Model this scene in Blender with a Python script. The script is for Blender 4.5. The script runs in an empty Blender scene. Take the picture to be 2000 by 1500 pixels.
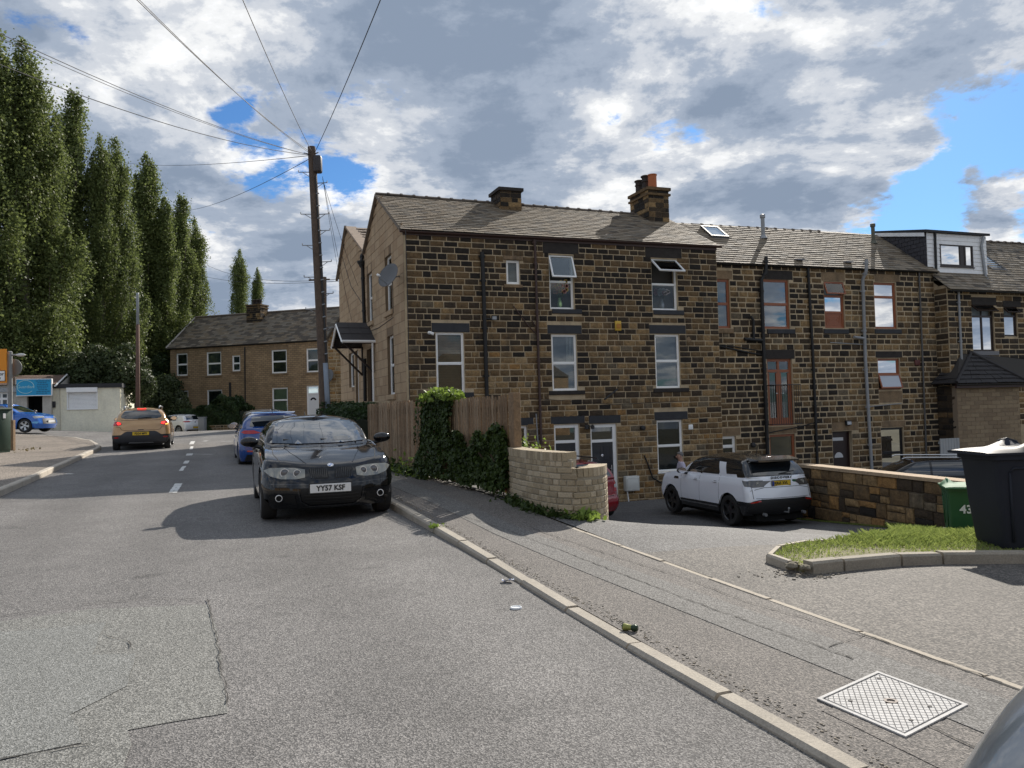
import bpy, bmesh, math, random
import numpy as np
from mathutils import Vector, Matrix
from mathutils.bvhtree import BVHTree
random.seed(7); rng = np.random.default_rng(7)
R_ = math.radians
sc = bpy.context.scene
COL = sc.collection

# ------------------------------------------------------------------ camera, sky, sun, exposure
CZ = 1.65
FPX = 1550.0
PITCH, ROLL = R_(1.885), R_(-1.55)
cam_d = bpy.data.cameras.new('camera'); cam = bpy.data.objects.new('camera', cam_d); COL.objects.link(cam)
cam_d.sensor_width = 36.0; cam_d.lens = 36.0*FPX/2000.0; cam_d.clip_end = 3000; cam_d.clip_start = 0.05
cam.matrix_world = Matrix.Translation((0, 0, CZ)) @ Matrix.Rotation(math.pi/2+PITCH, 4, 'X') @ Matrix.Rotation(ROLL, 4, 'Z')
sc.camera = cam
SUN_AZ, SUN_EL = R_(26), R_(32)      # to the right of straight ahead, above the roofs
sd = bpy.data.lights.new('sun', 'SUN'); sd.energy = 5.0; sd.angle = R_(0.5); sd.color = (1.0, .93, .83)
so = bpy.data.objects.new('sun', sd); COL.objects.link(so)
sdir = Vector((math.sin(SUN_AZ)*math.cos(SUN_EL), math.cos(SUN_AZ)*math.cos(SUN_EL), math.sin(SUN_EL)))
so.rotation_euler = sdir.to_track_quat('Z', 'Y').to_euler(); so.location = (20, 40, 40)
sc.view_settings.view_transform = 'Standard'; sc.view_settings.look = 'None'
sc.view_settings.exposure = 0.28; sc.view_settings.gamma = 1; sc.view_settings.use_curve_mapping = False

def NN(t, kind, **k):
    n = t.nodes.new(kind)
    for a, b in k.items():
        if a in ('operation', 'noise_dimensions', 'feature', 'sky_type', 'sun_disc', 'sun_elevation', 'sun_rotation', 'data_type', 'blend_type', 'attribute_name', 'attribute_type', 'interpolation_type', 'clamp', 'normalize', 'wave_type', 'bands_direction', 'distance', 'invert', 'air_density', 'dust_density', 'ozone_density'):
            setattr(n, a, b)
        else:
            n.inputs[a.replace('_', ' ')].default_value = b
    return n

MW = cam.matrix_world.to_3x3()
def ray(px, py): return MW @ Vector(((px-1000)/FPX, (750-py)/FPX, -1))
def at(px, py, D):
    """point seen at a pixel of the photograph, D metres ahead (survey helper)"""
    d = ray(px, py); return Vector((d.x*D/d.y, D, CZ+d.z*D/d.y))
def onz(px, py, z):
    d = ray(px, py); t = (z-CZ)/d.z; return Vector((d.x*t, d.y*t, z))

w = bpy.data.worlds.new('World'); sc.world = w; w.use_nodes = True
t = w.node_tree; t.nodes.clear(); L = t.links.new
sky = NN(t, 'ShaderNodeTexSky'); sky.sky_type = 'NISHITA'; sky.sun_disc = False
sky.sun_elevation = SUN_EL; sky.sun_rotation = SUN_AZ; sky.air_density = 1.1; sky.dust_density = .3; sky.ozone_density = 2.2
tc = NN(t, 'ShaderNodeTexCoord'); D0 = tc.outputs['Generated']
sep = NN(t, 'ShaderNodeSeparateXYZ'); L(D0, sep.inputs[0])
def mth(op, a, b=None, c=None, clamp=False):
    n = t.nodes.new('ShaderNodeMath'); n.operation = op; n.use_clamp = clamp
    for i, x in enumerate((a, b, c)):
        if x is None: continue
        if isinstance(x, (int, float)): n.inputs[i].default_value = x
        else: L(x, n.inputs[i])
    return n.outputs[0]
zc = mth('MAXIMUM', sep.outputs[2], 0.0)
den = mth('ADD', zc, 0.22)
cx = mth('DIVIDE', sep.outputs[0], den); cy = mth('DIVIDE', sep.outputs[1], den)
cmb = NN(t, 'ShaderNodeCombineXYZ'); L(cx, cmb.inputs[0]); L(cy, cmb.inputs[1])
def noise(scale, detail, rough, dist=0.0, off=(0, 0, 0), vec=None):
    mp = NN(t, 'ShaderNodeMapping'); mp.inputs['Location'].default_value = off; L(vec or cmb.outputs[0], mp.inputs[0])
    n = NN(t, 'ShaderNodeTexNoise'); n.inputs['Scale'].default_value = scale; n.inputs['Detail'].default_value = detail
    n.inputs['Roughness'].default_value = rough; n.inputs['Distortion'].default_value = dist; L(mp.outputs[0], n.inputs['Vector'])
    return n.outputs['Fac']
big = noise(1.15, 3, .5, .3, (3.1, 1.7, 0))
fine = noise(2.3, 14, .66, .12, (1.3, 7.7, 0))
vfine = noise(7.0, 8, .65, .2, (9.3, 2.2, 0))
cov = mth('ADD', mth('MULTIPLY', big, .55), mth('ADD', mth('MULTIPLY', fine, 1.10), mth('MULTIPLY', vfine, .42)))
def blob(px, py, rad, wgt):
    d = ray(px, py).normalized()
    n = NN(t, 'ShaderNodeVectorMath'); n.operation = 'DISTANCE'; L(D0, n.inputs[0]); n.inputs[1].default_value = d
    mr = NN(t, 'ShaderNodeMapRange'); mr.interpolation_type = 'SMOOTHSTEP'; L(n.outputs['Value'], mr.inputs[0])
    mr.inputs[1].default_value = 0; mr.inputs[2].default_value = rad; mr.inputs[3].default_value = wgt; mr.inputs[4].default_value = 0
    return mr.outputs[0]
# where the cloud deck is open and where it is closed
cov2 = cov
for px, py, rad, wg in [(1960, 260, .10, -.16), (1900, 400, .13, -.16), (2080, 420, .24, -.18), (1780, 470, .09, -.12), (2300, 100, .3, -.16), (1200, 240, .05, -.26), (1300, 250, .05, -.24), (1365, 265, .03, -.2),
                        (690, 340, .08, -.24), (510, 335, .06, -.18), (450, 235, .045, -.12), (610, 305, .07, -.16), (420, 480, .06, -.08), (60, 30, .25, .10), (560, 470, .08, -.05), (1780, 200, .12, -.05), (640, 590, .08, -.06), (1500, 20, .05, -.1),
                        (1250, 120, .42, .10), (300, 80, .38, .10), (900, 330, .22, .09), (1100, 420, .25, .07), (1965, 375, .065, .30), (1880, 432, .06, .26), (1990, 440, .06, .18), (1900, 330, .02, .14), (1650, 60, .25, .10), (2000, 50, .16, .10), (1700, 330, .12, .06), (560, 620, .3, .04)]:
    cov2 = mth('ADD', cov2, blob(px, py, rad, wg))
mk = NN(t, 'ShaderNodeMapRange'); mk.interpolation_type = 'SMOOTHSTEP'; L(cov2, mk.inputs[0])
mk.inputs[1].default_value = .865; mk.inputs[2].default_value = .975
# cloud brightness: bright fringes, grey-blue thick parts
thick = mth('SUBTRACT', cov2, .90)
shade = noise(2.4, 12, .62, .12, (4.9, 0.4, 0))
tv = mth('ADD', mth('MULTIPLY', thick, .75), mth('MULTIPLY', mth('SUBTRACT', shade, .405), 2.7))
rp = NN(t, 'ShaderNodeValToRGB'); L(tv, rp.inputs[0]); cr = rp.color_ramp; cr.interpolation = 'EASE'
cr.elements[0].position = 0.0; cr.elements[0].color = (.86, .87, .89, 1)
cr.elements[1].position = .68; cr.elements[1].color = (.215, .27, .36, 1)
for p, c in ((.10, (.76, .77, .78)), (.24, (.54, .57, .62)), (.42, (.32, .375, .465))):
    e = cr.elements.new(p); e.color = c+(1,)
bg1 = NN(t, 'ShaderNodeBackground'); bg1.inputs[1].default_value = .095
tint = NN(t, 'ShaderNodeMix'); tint.data_type = 'RGBA'; tint.blend_type = 'MULTIPLY'; tint.inputs[0].default_value = 1.0
L(sky.outputs[0], tint.inputs[6]); tint.inputs[7].default_value = (.40, .66, .96, 1)
L(tint.outputs[2], bg1.inputs[0])
bg2 = NN(t, 'ShaderNodeBackground'); bg2.inputs[1].default_value = 1.0; L(rp.outputs[0], bg2.inputs[0])
ms = NN(t, 'ShaderNodeMixShader'); L(mk.outputs[0], ms.inputs[0]); L(bg1.outputs[0], ms.inputs[1]); L(bg2.outputs[0], ms.inputs[2])
wo = NN(t, 'ShaderNodeOutputWorld'); L(ms.outputs[0], wo.inputs[0])
sc.cycles.max_bounces = 6; sc.cycles.transparent_max_bounces = 10; sc.cycles.use_denoising = True

# ------------------------------------------------------------------ materials
MT = {}
def M(name, col, rough=.7, metal=0., var=.0, scale=3., fine=.0, fscale=60., bump=0., bscale=40., coat=0., spec=.5, island=0., stain=0., stcol=(.02, .02, .02), emis=None):
    if name in MT: return MT[name]
    m = bpy.data.materials.new(name); m.use_nodes = True; nt = m.node_tree; b = nt.nodes['Principled BSDF']
    b.inputs['Roughness'].default_value = rough; b.inputs['Metallic'].default_value = metal
    b.inputs['Specular IOR Level'].default_value = spec
    if coat: b.inputs['Coat Weight'].default_value = coat; b.inputs['Coat Roughness'].default_value = .03
    b.inputs['Base Color'].default_value = tuple(col)+(1,)
    if emis: b.inputs['Emission Color'].default_value = tuple(emis[:3])+(1,); b.inputs['Emission Strength'].default_value = emis[3]
    geo = nt.nodes.new('ShaderNodeNewGeometry'); l = nt.links.new
    def nz(s, d=4, r=.6):
        n = nt.nodes.new('ShaderNodeTexNoise'); n.inputs['Scale'].default_value = s; n.inputs['Detail'].default_value = d; n.inputs['Roughness'].default_value = r
        l(geo.outputs['Position'], n.inputs['Vector']); return n.outputs['Fac']
    def mm(op, a, b_):
        n = nt.nodes.new('ShaderNodeMath'); n.operation = op
        for i, x in enumerate((a, b_)):
            if isinstance(x, (int, float)): n.inputs[i].default_value = x
            else: l(x, n.inputs[i])
        return n.outputs[0]
    f = None
    if var: f = mm('ADD', mm('MULTIPLY', mm('SUBTRACT', nz(scale), .5), 2.6*var), 1.0)
    if fine:
        g = mm('ADD', mm('MULTIPLY', mm('SUBTRACT', nz(fscale, 3, .75), .5), 3.2*fine), 1.0); f = g if f is None else mm('MULTIPLY', f, g)
    if island:
        g = mm('ADD', mm('MULTIPLY', mm('SUBTRACT', geo.outputs['Random Per Island'], .5), 2*island), 1.0); f = g if f is None else mm('MULTIPLY', f, g)
    src = None
    if f is not None:
        v = nt.nodes.new('ShaderNodeVectorMath'); v.operation = 'SCALE'; v.inputs[0].default_value = col; l(f, v.inputs['Scale']); src = v.outputs[0]
        l(src, b.inputs['Base Color'])
    if stain:
        mx = nt.nodes.new('ShaderNodeMix'); mx.data_type = 'RGBA'
        mr = nt.nodes.new('ShaderNodeMapRange'); mr.inputs[1].default_value = .5; mr.inputs[2].default_value = .68; mr.inputs[3].default_value = 0; mr.inputs[4].default_value = stain
        sv_ = nt.nodes.new('ShaderNodeVectorMath'); sv_.operation = 'MULTIPLY'; l(geo.outputs['Position'], sv_.inputs[0]); sv_.inputs[1].default_value = (1.5, 1.5, .55); sn_ = nt.nodes.new('ShaderNodeTexNoise'); sn_.inputs['Scale'].default_value = 1.2; sn_.inputs['Detail'].default_value = 7; sn_.inputs['Roughness'].default_value = .7; l(sv_.outputs[0], sn_.inputs['Vector']); l(sn_.outputs['Fac'], mr.inputs[0]); l(mr.outputs[0], mx.inputs[0])
        if src is not None: l(src, mx.inputs[6])
        else: mx.inputs[6].default_value = tuple(col)+(1,)
        mx.inputs[7].default_value = tuple(stcol)+(1,); l(mx.outputs[2], b.inputs['Base Color'])
    if bump:
        bp = nt.nodes.new('ShaderNodeBump'); bp.inputs['Strength'].default_value = min(1, bump); bp.inputs['Distance'].default_value = .01*max(1, bump)
        l(nz(bscale, 6, .65), bp.inputs['Height']); l(bp.outputs[0], b.inputs['Normal'])
    MT[name] = m; return m

def asphalt(name, c_lo, c_hi, sc1=95., patch=.25, warm=(1, .97, .92)):
    m = bpy.data.materials.new(name); m.use_nodes = True; nt = m.node_tree; b = nt.nodes['Principled BSDF']; l = nt.links.new
    geo = nt.nodes.new('ShaderNodeNewGeometry')
    def nz(s, d, r, dd=0):
        n = nt.nodes.new('ShaderNodeTexNoise'); n.inputs['Scale'].default_value = s; n.inputs['Detail'].default_value = d; n.inputs['Roughness'].default_value = r; n.inputs['Distortion'].default_value = dd
        l(geo.outputs['Position'], n.inputs['Vector']); return n.outputs['Fac']
    vo = nt.nodes.new('ShaderNodeTexVoronoi'); vo.inputs['Scale'].default_value = sc1; l(geo.outputs['Position'], vo.inputs['Vector'])
    sp = nt.nodes.new('ShaderNodeSeparateColor'); l(vo.outputs['Color'], sp.inputs[0])
    mr = nt.nodes.new('ShaderNodeMapRange'); mr.inputs[1].default_value = .1; mr.inputs[2].default_value = .95; l(sp.outputs[0], mr.inputs[0])
    pw = nt.nodes.new('ShaderNodeMath'); pw.operation = 'POWER'; l(mr.outputs[0], pw.inputs[0]); pw.inputs[1].default_value = 1.5
    mx = nt.nodes.new('ShaderNodeMix'); mx.data_type = 'RGBA'; l(pw.outputs[0], mx.inputs[0])
    mx.inputs[6].default_value = tuple(c_lo)+(1,); mx.inputs[7].default_value = tuple(c_hi)+(1,)
    # broad wear, tyre polish and damp patches
    a = nz(.55, 5, .6, .4); c = nz(3.5, 5, .65)
    s = nt.nodes.new('ShaderNodeMath'); s.operation = 'MULTIPLY_ADD'; l(a, s.inputs[0]); s.inputs[1].default_value = patch*2.2; s.inputs[2].default_value = 1-patch*1.1
    s2 = nt.nodes.new('ShaderNodeMath'); s2.operation = 'MULTIPLY_ADD'; l(c, s2.inputs[0]); s2.inputs[1].default_value = patch*1.3; s2.inputs[2].default_value = 1-patch*.65
    s3 = nt.nodes.new('ShaderNodeMath'); s3.operation = 'MULTIPLY'; l(s.outputs[0], s3.inputs[0]); l(s2.outputs[0], s3.inputs[1])
    v = nt.nodes.new('ShaderNodeVectorMath'); v.operation = 'SCALE'; l(mx.outputs[2], v.inputs[0]); l(s3.outputs[0], v.inputs['Scale'])
    if name == 'road asphalt':   # wheel tracks along the road and a few oil spots
        dt = nt.nodes.new('ShaderNodeVectorMath'); dt.operation = 'DOT_PRODUCT'; l(geo.outputs['Position'], dt.inputs[0]); dt.inputs[1].default_value = (.9323, .3616, 0)
        q = nt.nodes.new('ShaderNodeMath'); q.operation = 'MULTIPLY_ADD'; l(dt.outputs['Value'], q.inputs[0]); q.inputs[1].default_value = 4.2; l(a, q.inputs[2])
        q2 = nt.nodes.new('ShaderNodeMath'); q2.operation = 'SINE'; l(q.outputs[0], q2.inputs[0])
        q3 = nt.nodes.new('ShaderNodeMath'); q3.operation = 'MULTIPLY_ADD'; l(q2.outputs[0], q3.inputs[0]); q3.inputs[1].default_value = .07; q3.inputs[2].default_value = .97
        o = nt.nodes.new('ShaderNodeMapRange'); l(nz(1.9, 3, .5, 1.), o.inputs[0]); o.inputs[1].default_value = .66; o.inputs[2].default_value = .74; o.inputs[3].default_value = 1; o.inputs[4].default_value = .72
        q4 = nt.nodes.new('ShaderNodeMath'); q4.operation = 'MULTIPLY'; l(q3.outputs[0], q4.inputs[0]); l(o.outputs[0], q4.inputs[1])
        v2 = nt.nodes.new('ShaderNodeVectorMath'); v2.operation = 'SCALE'; l(v.outputs[0], v2.inputs[0]); l(q4.outputs[0], v2.inputs['Scale']); v = v2
    l(v.outputs[0], b.inputs['Base Color'])
    b.inputs['Roughness'].default_value = .82; b.inputs['Specular IOR Level'].default_value = .35
    bp = nt.nodes.new('ShaderNodeBump'); bp.inputs['Strength'].default_value = .6; bp.inputs['Distance'].default_value = .006
    l(vo.outputs['Distance'], bp.inputs['Height']); l(bp.outputs[0], b.inputs['Normal'])
    MT[name] = m; return m
A_ROAD = asphalt('road asphalt', (.085, .082, .08), (.30, .285, .27), 130, .36)
A_PATCH = asphalt('patch asphalt', (.10, .10, .092), (.335, .33, .305), 130, .22)
A_PAVE = asphalt('pavement asphalt', (.07, .064, .06), (.25, .225, .20), 115, .34)
A_TRENCH = asphalt('trench asphalt', (.08, .077, .072), (.25, .24, .225), 110, .2)
A_YARD = asphalt('yard asphalt', (.06, .058, .057), (.21, .205, .20), 80, .4)
A_DRIVE = asphalt('gravelly drive asphalt', (.052, .048, .044), (.22, .198, .172), 80, .34)

def leafmat(name, c1, c2, trans=.35):
    m = bpy.data.materials.new(name); m.use_nodes = True; nt = m.node_tree; nt.nodes.clear(); l = nt.links.new
    geo = nt.nodes.new('ShaderNodeNewGeometry')
    n = nt.nodes.new('ShaderNodeTexNoise'); n.inputs['Scale'].default_value = .5; n.inputs['Detail'].default_value = 3; l(geo.outputs['Position'], n.inputs['Vector'])
    ad = nt.nodes.new('ShaderNodeMath'); ad.operation = 'MULTIPLY_ADD'; l(geo.outputs['Random Per Island'], ad.inputs[0]); ad.inputs[1].default_value = .65
    sb = nt.nodes.new('ShaderNodeMath'); sb.operation = 'MULTIPLY'; l(n.outputs['Fac'], sb.inputs[0]); sb.inputs[1].default_value = .45; l(sb.outputs[0], ad.inputs[2])
    mx = nt.nodes.new('ShaderNodeMix'); mx.data_type = 'RGBA'; l(ad.outputs[0], mx.inputs[0]); mx.inputs[6].default_value = c1+(1,); mx.inputs[7].default_value = c2+(1,)
    p = nt.nodes.new('ShaderNodeBsdfPrincipled'); p.inputs['Roughness'].default_value = .55; p.inputs['Specular IOR Level'].default_value = .35; l(mx.outputs[2], p.inputs['Base Color'])
    tr = nt.nodes.new('ShaderNodeBsdfTranslucent'); l(mx.outputs[2], tr.inputs[0])
    s = nt.nodes.new('ShaderNodeMixShader'); s.inputs[0].default_value = trans; l(p.outputs[0], s.inputs[1]); l(tr.outputs[0], s.inputs[2])
    o = nt.nodes.new('ShaderNodeOutputMaterial'); l(s.outputs[0], o.inputs[0]); MT[name] = m; return m
LEAF_POP = leafmat('poplar leaves', (.06, .085, .024), (.23, .275, .09), .48)
LEAF_DK = leafmat('dark hedge leaves', (.016, .034, .012), (.05, .085, .025), .25)
LEAF_IVY = leafmat('ivy leaves', (.012, .028, .008), (.07, .11, .02), .25)
LEAF_LT = leafmat('fresh weed leaves', (.12, .19, .03), (.30, .40, .08), .45)
GRASSM = leafmat('grass blades', (.11, .165, .03), (.38, .44, .13), .4)

def glassmat(name, refl=.10, tint=(.8, .85, .85), rough=.01):
    m = bpy.data.materials.new(name); m.use_nodes = True; nt = m.node_tree; nt.nodes.clear(); l = nt.links.new
    tr = nt.nodes.new('ShaderNodeBsdfTransparent'); tr.inputs[0].default_value = tint+(1,)
    gl = nt.nodes.new('ShaderNodeBsdfGlossy'); gl.inputs['Roughness'].default_value = rough
    fr = nt.nodes.new('ShaderNodeFresnel'); fr.inputs[0].default_value = 1.5
    ad = nt.nodes.new('ShaderNodeMath'); ad.operation = 'ADD'; ad.use_clamp = True; l(fr.outputs[0], ad.inputs[0]); ad.inputs[1].default_value = refl
    s = nt.nodes.new('ShaderNodeMixShader'); l(ad.outputs[0], s.inputs[0]); l(tr.outputs[0], s.inputs[1]); l(gl.outputs[0], s.inputs[2])
    o = nt.nodes.new('ShaderNodeOutputMaterial'); l(s.outputs[0], o.inputs[0]); MT[name] = m; return m
GLASS = glassmat('window glass', .0)
GLASS_R = glassmat('reflecting glass', .07)
CARGLASS = M('car glass', (.012, .016, .02), .04, coat=1, spec=.8)
SCREEN = glassmat('windscreen glass', .16, (.62, .72, .78))
BLK = M('black plastic', (.018, .018, .019), .5)
BLKG = M('black gloss', (.01, .01, .011), .12, coat=1)
RUB = M('rubber', (.022, .021, .02), .8, var=.2, scale=8)
WHT = M('white plastic frame', (.90, .90, .88), .35, var=.06, scale=6)
WHTP = M('white paint', (.80, .80, .80), .5)
MORTAR = M('mortar', (.47, .37, .24), .95, var=.3, scale=2.2, fine=.2, fscale=40, bump=.4, bscale=60, stain=.45, stcol=(.15, .12, .08))
DARKROOM = M('dark room', (.012, .012, .013), .9)
CHROME = M('chrome', (.8, .8, .82), .12, 1.)
STEEL = M('galvanised steel', (.33, .34, .35), .5, .6, var=.15, scale=20)

# ------------------------------------------------------------------ mesh helpers
class MB:
    def __init__(s): s.v = []; s.f = []; s.m = []
    def quad(s, a, b, c, d, m=0):
        i = len(s.v); s.v += [tuple(a), tuple(b), tuple(c), tuple(d)]; s.f.append((i, i+1, i+2, i+3)); s.m.append(m)
    def poly(s, pts, m=0):
        i = len(s.v); s.v += [tuple(p) for p in pts]; s.f.append(tuple(range(i, i+len(pts)))); s.m.append(m)
    def hexa(s, p, m=0):
        """8 points: bottom ring 0-3, top ring 4-7"""
        i = len(s.v); s.v += [tuple(q) for q in p]
        for f in ((3, 2, 1, 0), (4, 5, 6, 7), (0, 1, 5, 4), (1, 2, 6, 5), (2, 3, 7, 6), (3, 0, 4, 7)):
            s.f.append(tuple(i+k for k in f)); s.m.append(m)
    def box(s, x0, x1, y0, y1, z0, z1, m=0):
        s.hexa([(x0, y0, z0), (x1, y0, z0), (x1, y1, z0), (x0, y1, z0), (x0, y0, z1), (x1, y0, z1), (x1, y1, z1), (x0, y1, z1)], m)
    def obox(s, c, ax, ay, az, m=0):
        """box about c with half-axis vectors"""
        c, ax, ay, az = map(Vector, (c, ax, ay, az))
        s.hexa([c-ax-ay-az, c+ax-ay-az, c+ax+ay-az, c-ax+ay-az, c-ax-ay+az, c+ax-ay+az, c+ax+ay+az, c-ax+ay+az], m)
    def tube(s, pts, r, n=8, m=0, caps=True):
        pts = [Vector(p) for p in pts]; rs = r if isinstance(r, (list, tuple)) else [r]*len(pts)
        i0 = len(s.v); up = None
        for k, p in enumerate(pts):
            d = (pts[min(k+1, len(pts)-1)]-pts[max(k-1, 0)]).normalized()
            if up is None:
                a = Vector((0, 0, 1)) if abs(d.z) < .9 else Vector((1, 0, 0)); up = d.cross(a).normalized()
            else:
                up = (up-d*up.dot(d)).normalized()
            sd_ = d.cross(up)
            for j in range(n):
                an = 2*math.pi*j/n; s.v.append(tuple(p+(up*math.cos(an)+sd_*math.sin(an))*rs[k]))
        for k in range(len(pts)-1):
            for j in range(n):
                a = i0+k*n+j; b = i0+k*n+(j+1) % n; s.f.append((a, b, b+n, a+n)); s.m.append(m)
        if caps:
            s.f.append(tuple(i0+j for j in range(n))[::-1]); s.m.append(m)
            e = i0+(len(pts)-1)*n; s.f.append(tuple(e+j for j in range(n))); s.m.append(m)
    def lathe(s, prof, c, axis=(0, 0, 1), n=20, m=0):
        c = Vector(c); ax = Vector(axis).normalized(); a = Vector((0, 0, 1)) if abs(ax.z) < .9 else Vector((1, 0, 0))
        u_ = ax.cross(a).normalized(); v_ = ax.cross(u_); i0 = len(s.v)
        for r, h in prof:
            for j in range(n):
                an = 2*math.pi*j/n; s.v.append(tuple(c+ax*h+(u_*math.cos(an)+v_*math.sin(an))*r))
        for k in range(len(prof)-1):
            for j in range(n):
                a_ = i0+k*n+j; b = i0+k*n+(j+1) % n; s.f.append((a_, b, b+n, a_+n)); s.m.append(m)
    def prism(s, poly, d0, d1, fr=None, m=0):
        """extrude polygon given as 3D points by vector d1 starting at d0"""
        p = [Vector(q)+Vector(d0) for q in poly]; q2 = [q+Vector(d1) for q in p]; n = len(p); i = len(s.v)
        s.v += [tuple(q) for q in p+q2]
        s.f.append(tuple(range(i, i+n))[::-1]); s.m.append(m); s.f.append(tuple(range(i+n, i+2*n))); s.m.append(m)
        for k in range(n): s.f.append((i+k, i+(k+1) % n, i+n+(k+1) % n, i+n+k)); s.m.append(m)
    def ell(s, c, rx, ry, rz, n=16, k=10, m=0):
        i0 = len(s.v)
        for a in range(k+1):
            th = math.pi*a/k
            for j in range(n):
                ph = 2*math.pi*j/n; s.v.append((c[0]+rx*math.sin(th)*math.cos(ph), c[1]+ry*math.sin(th)*math.sin(ph), c[2]+rz*math.cos(th)))
        for a in range(k):
            for j in range(n):
                p = i0+a*n+j; q = i0+a*n+(j+1) % n; s.f.append((p, p+n, q+n, q)); s.m.append(m)
    def xform(s, mat):
        s.v = [tuple(mat @ Vector(p)) for p in s.v]; return s
    def merge(s, o, moff=0):
        i = len(s.v); s.v += o.v; s.f += [tuple(k+i for k in f) for f in o.f]; s.m += [k+moff for k in o.m]
    def build(s, name, mats, parent=None, smooth=False, world=False, fix=False, angle=None):
        me = bpy.data.meshes.new(name)
        v = s.v
        if world and parent is not None:
            Lc = wloc(parent); v = [(p[0]-Lc[0], p[1]-Lc[1], p[2]-Lc[2]) for p in v]
        me.from_pydata(v, [], s.f)
        if not isinstance(mats, (list, tuple)): mats = [mats]
        for m_ in mats: me.materials.append(m_)
        if len(mats) > 1: me.polygons.foreach_set('material_index', s.m)
        if fix:
            b = bmesh.new(); b.from_mesh(me); bmesh.ops.remove_doubles(b, verts=b.verts, dist=1e-5); bmesh.ops.recalc_face_normals(b, faces=b.faces); b.to_mesh(me); b.free()
        if smooth:
            me.polygons.foreach_set('use_smooth', [True]*len(me.polygons))
            if angle is not None:
                try: me.set_sharp_from_angle(angle=R_(angle))
                except Exception: pass
        me.update()
        o = bpy.data.objects.new(name, me); COL.objects.link(o)
        if parent is not None: o.parent = parent
        return o
def wloc(o):
    v = Vector(o.location)
    while o.parent is not None: o = o.parent; v += Vector(o.location)
    return v
def tag(o, label=None, cat=None, group=None, kind=None):
    if label: o['label'] = label
    if cat: o['category'] = cat
    if group: o['group'] = group
    if kind: o['kind'] = kind
    return o
def thing(name, loc, label=None, cat=None, group=None, rz=0, kind=None):
    o = bpy.data.objects.new(name, None); COL.objects.link(o); o.location = loc; o.rotation_euler = (0, 0, rz); o.empty_display_size = .2
    return tag(o, label, cat, group, kind)
def stuff(o): o['kind'] = 'stuff'; return o
def rbox(c, size, bev=.02, seg=2, rot=None):
    b = bmesh.new(); bmesh.ops.create_cube(b, size=1); bmesh.ops.scale(b, vec=size, verts=b.verts)
    bmesh.ops.bevel(b, geom=list(b.edges), offset=bev, segments=seg, affect='EDGES', profile=.5)
    mb = MB()
    mt = Matrix.Translation(c) @ (rot.to_4x4() if rot else Matrix())
    mb.v = [tuple(mt @ v.co) for v in b.verts]; mb.f = [tuple(v.index for v in f.verts) for f in b.faces]; mb.m = [0]*len(mb.f); b.free(); return mb
def text_mb(s, size, depth=.004, bold=0.0, spacing=1.0, xs=1.0):
    cu = bpy.data.curves.new('t', 'FONT'); cu.body = s; cu.size = size; cu.extrude = depth/2; cu.align_x = 'CENTER'; cu.align_y = 'CENTER'; cu.offset = bold; cu.space_character = spacing
    cu.resolution_u = 3
    o = bpy.data.objects.new('t', cu); COL.objects.link(o); dg = bpy.context.evaluated_depsgraph_get(); dg.update()
    me = bpy.data.meshes.new_from_object(o.evaluated_get(dg)); mb = MB(); mb.v = [(v.co.x*xs, v.co.y, v.co.z) for v in me.vertices]
    mb.f = [tuple(p.vertices) for p in me.polygons]; mb.m = [0]*len(mb.f)
    bpy.data.objects.remove(o); bpy.data.meshes.remove(me); bpy.data.curves.remove(cu); return mb
def leaves(name, pts, size, mat, parent=None, nrm=None, aspect=1.5, flat=.0, world=True):
    """many leaf-sized rhombi"""
    n = len(pts); pts = np.asarray(pts, float)
    if parent is not None and world: pts = pts-np.array(wloc(parent))
    a = rng.normal(size=(n, 3)); a /= np.linalg.norm(a, axis=1)[:, None]
    if nrm is None: nn = rng.normal(size=(n, 3))
    else: nn = nrm+rng.normal(size=(n, 3))*.6
    nn[:, 2] += flat; nn /= np.linalg.norm(nn, axis=1)[:, None]
    e1 = np.cross(nn, a); e1 /= (np.linalg.norm(e1, axis=1)[:, None]+1e-9); e2 = np.cross(nn, e1)
    s = size*(rng.uniform(.55, 1.35, size=(n, 1)))
    V = np.empty((n, 4, 3)); V[:, 0] = pts-e1*s*aspect*.5; V[:, 1] = pts+e2*s*.5+nn*s*.12; V[:, 2] = pts+e1*s*aspect*.5; V[:, 3] = pts-e2*s*.5+nn*s*.12
    me = bpy.data.meshes.new(name); me.vertices.add(4*n); me.vertices.foreach_set('co', V.reshape(-1).astype(np.float32))
    me.loops.add(4*n); me.loops.foreach_set('vertex_index', np.arange(4*n, dtype=np.int32)); me.polygons.add(n)
    me.polygons.foreach_set('loop_start', np.arange(0, 4*n, 4, dtype=np.int32)); me.update(calc_edges=True)
    me.materials.append(mat); o = bpy.data.objects.new(name, me); COL.objects.link(o)
    if parent is not None: o.parent = parent
    o['kind'] = 'stuff'; return o
def sm(x, a, b):
    t_ = max(0, min(1, (x-a)/(b-a))); return t_*t_*(3-2*t_)

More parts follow.
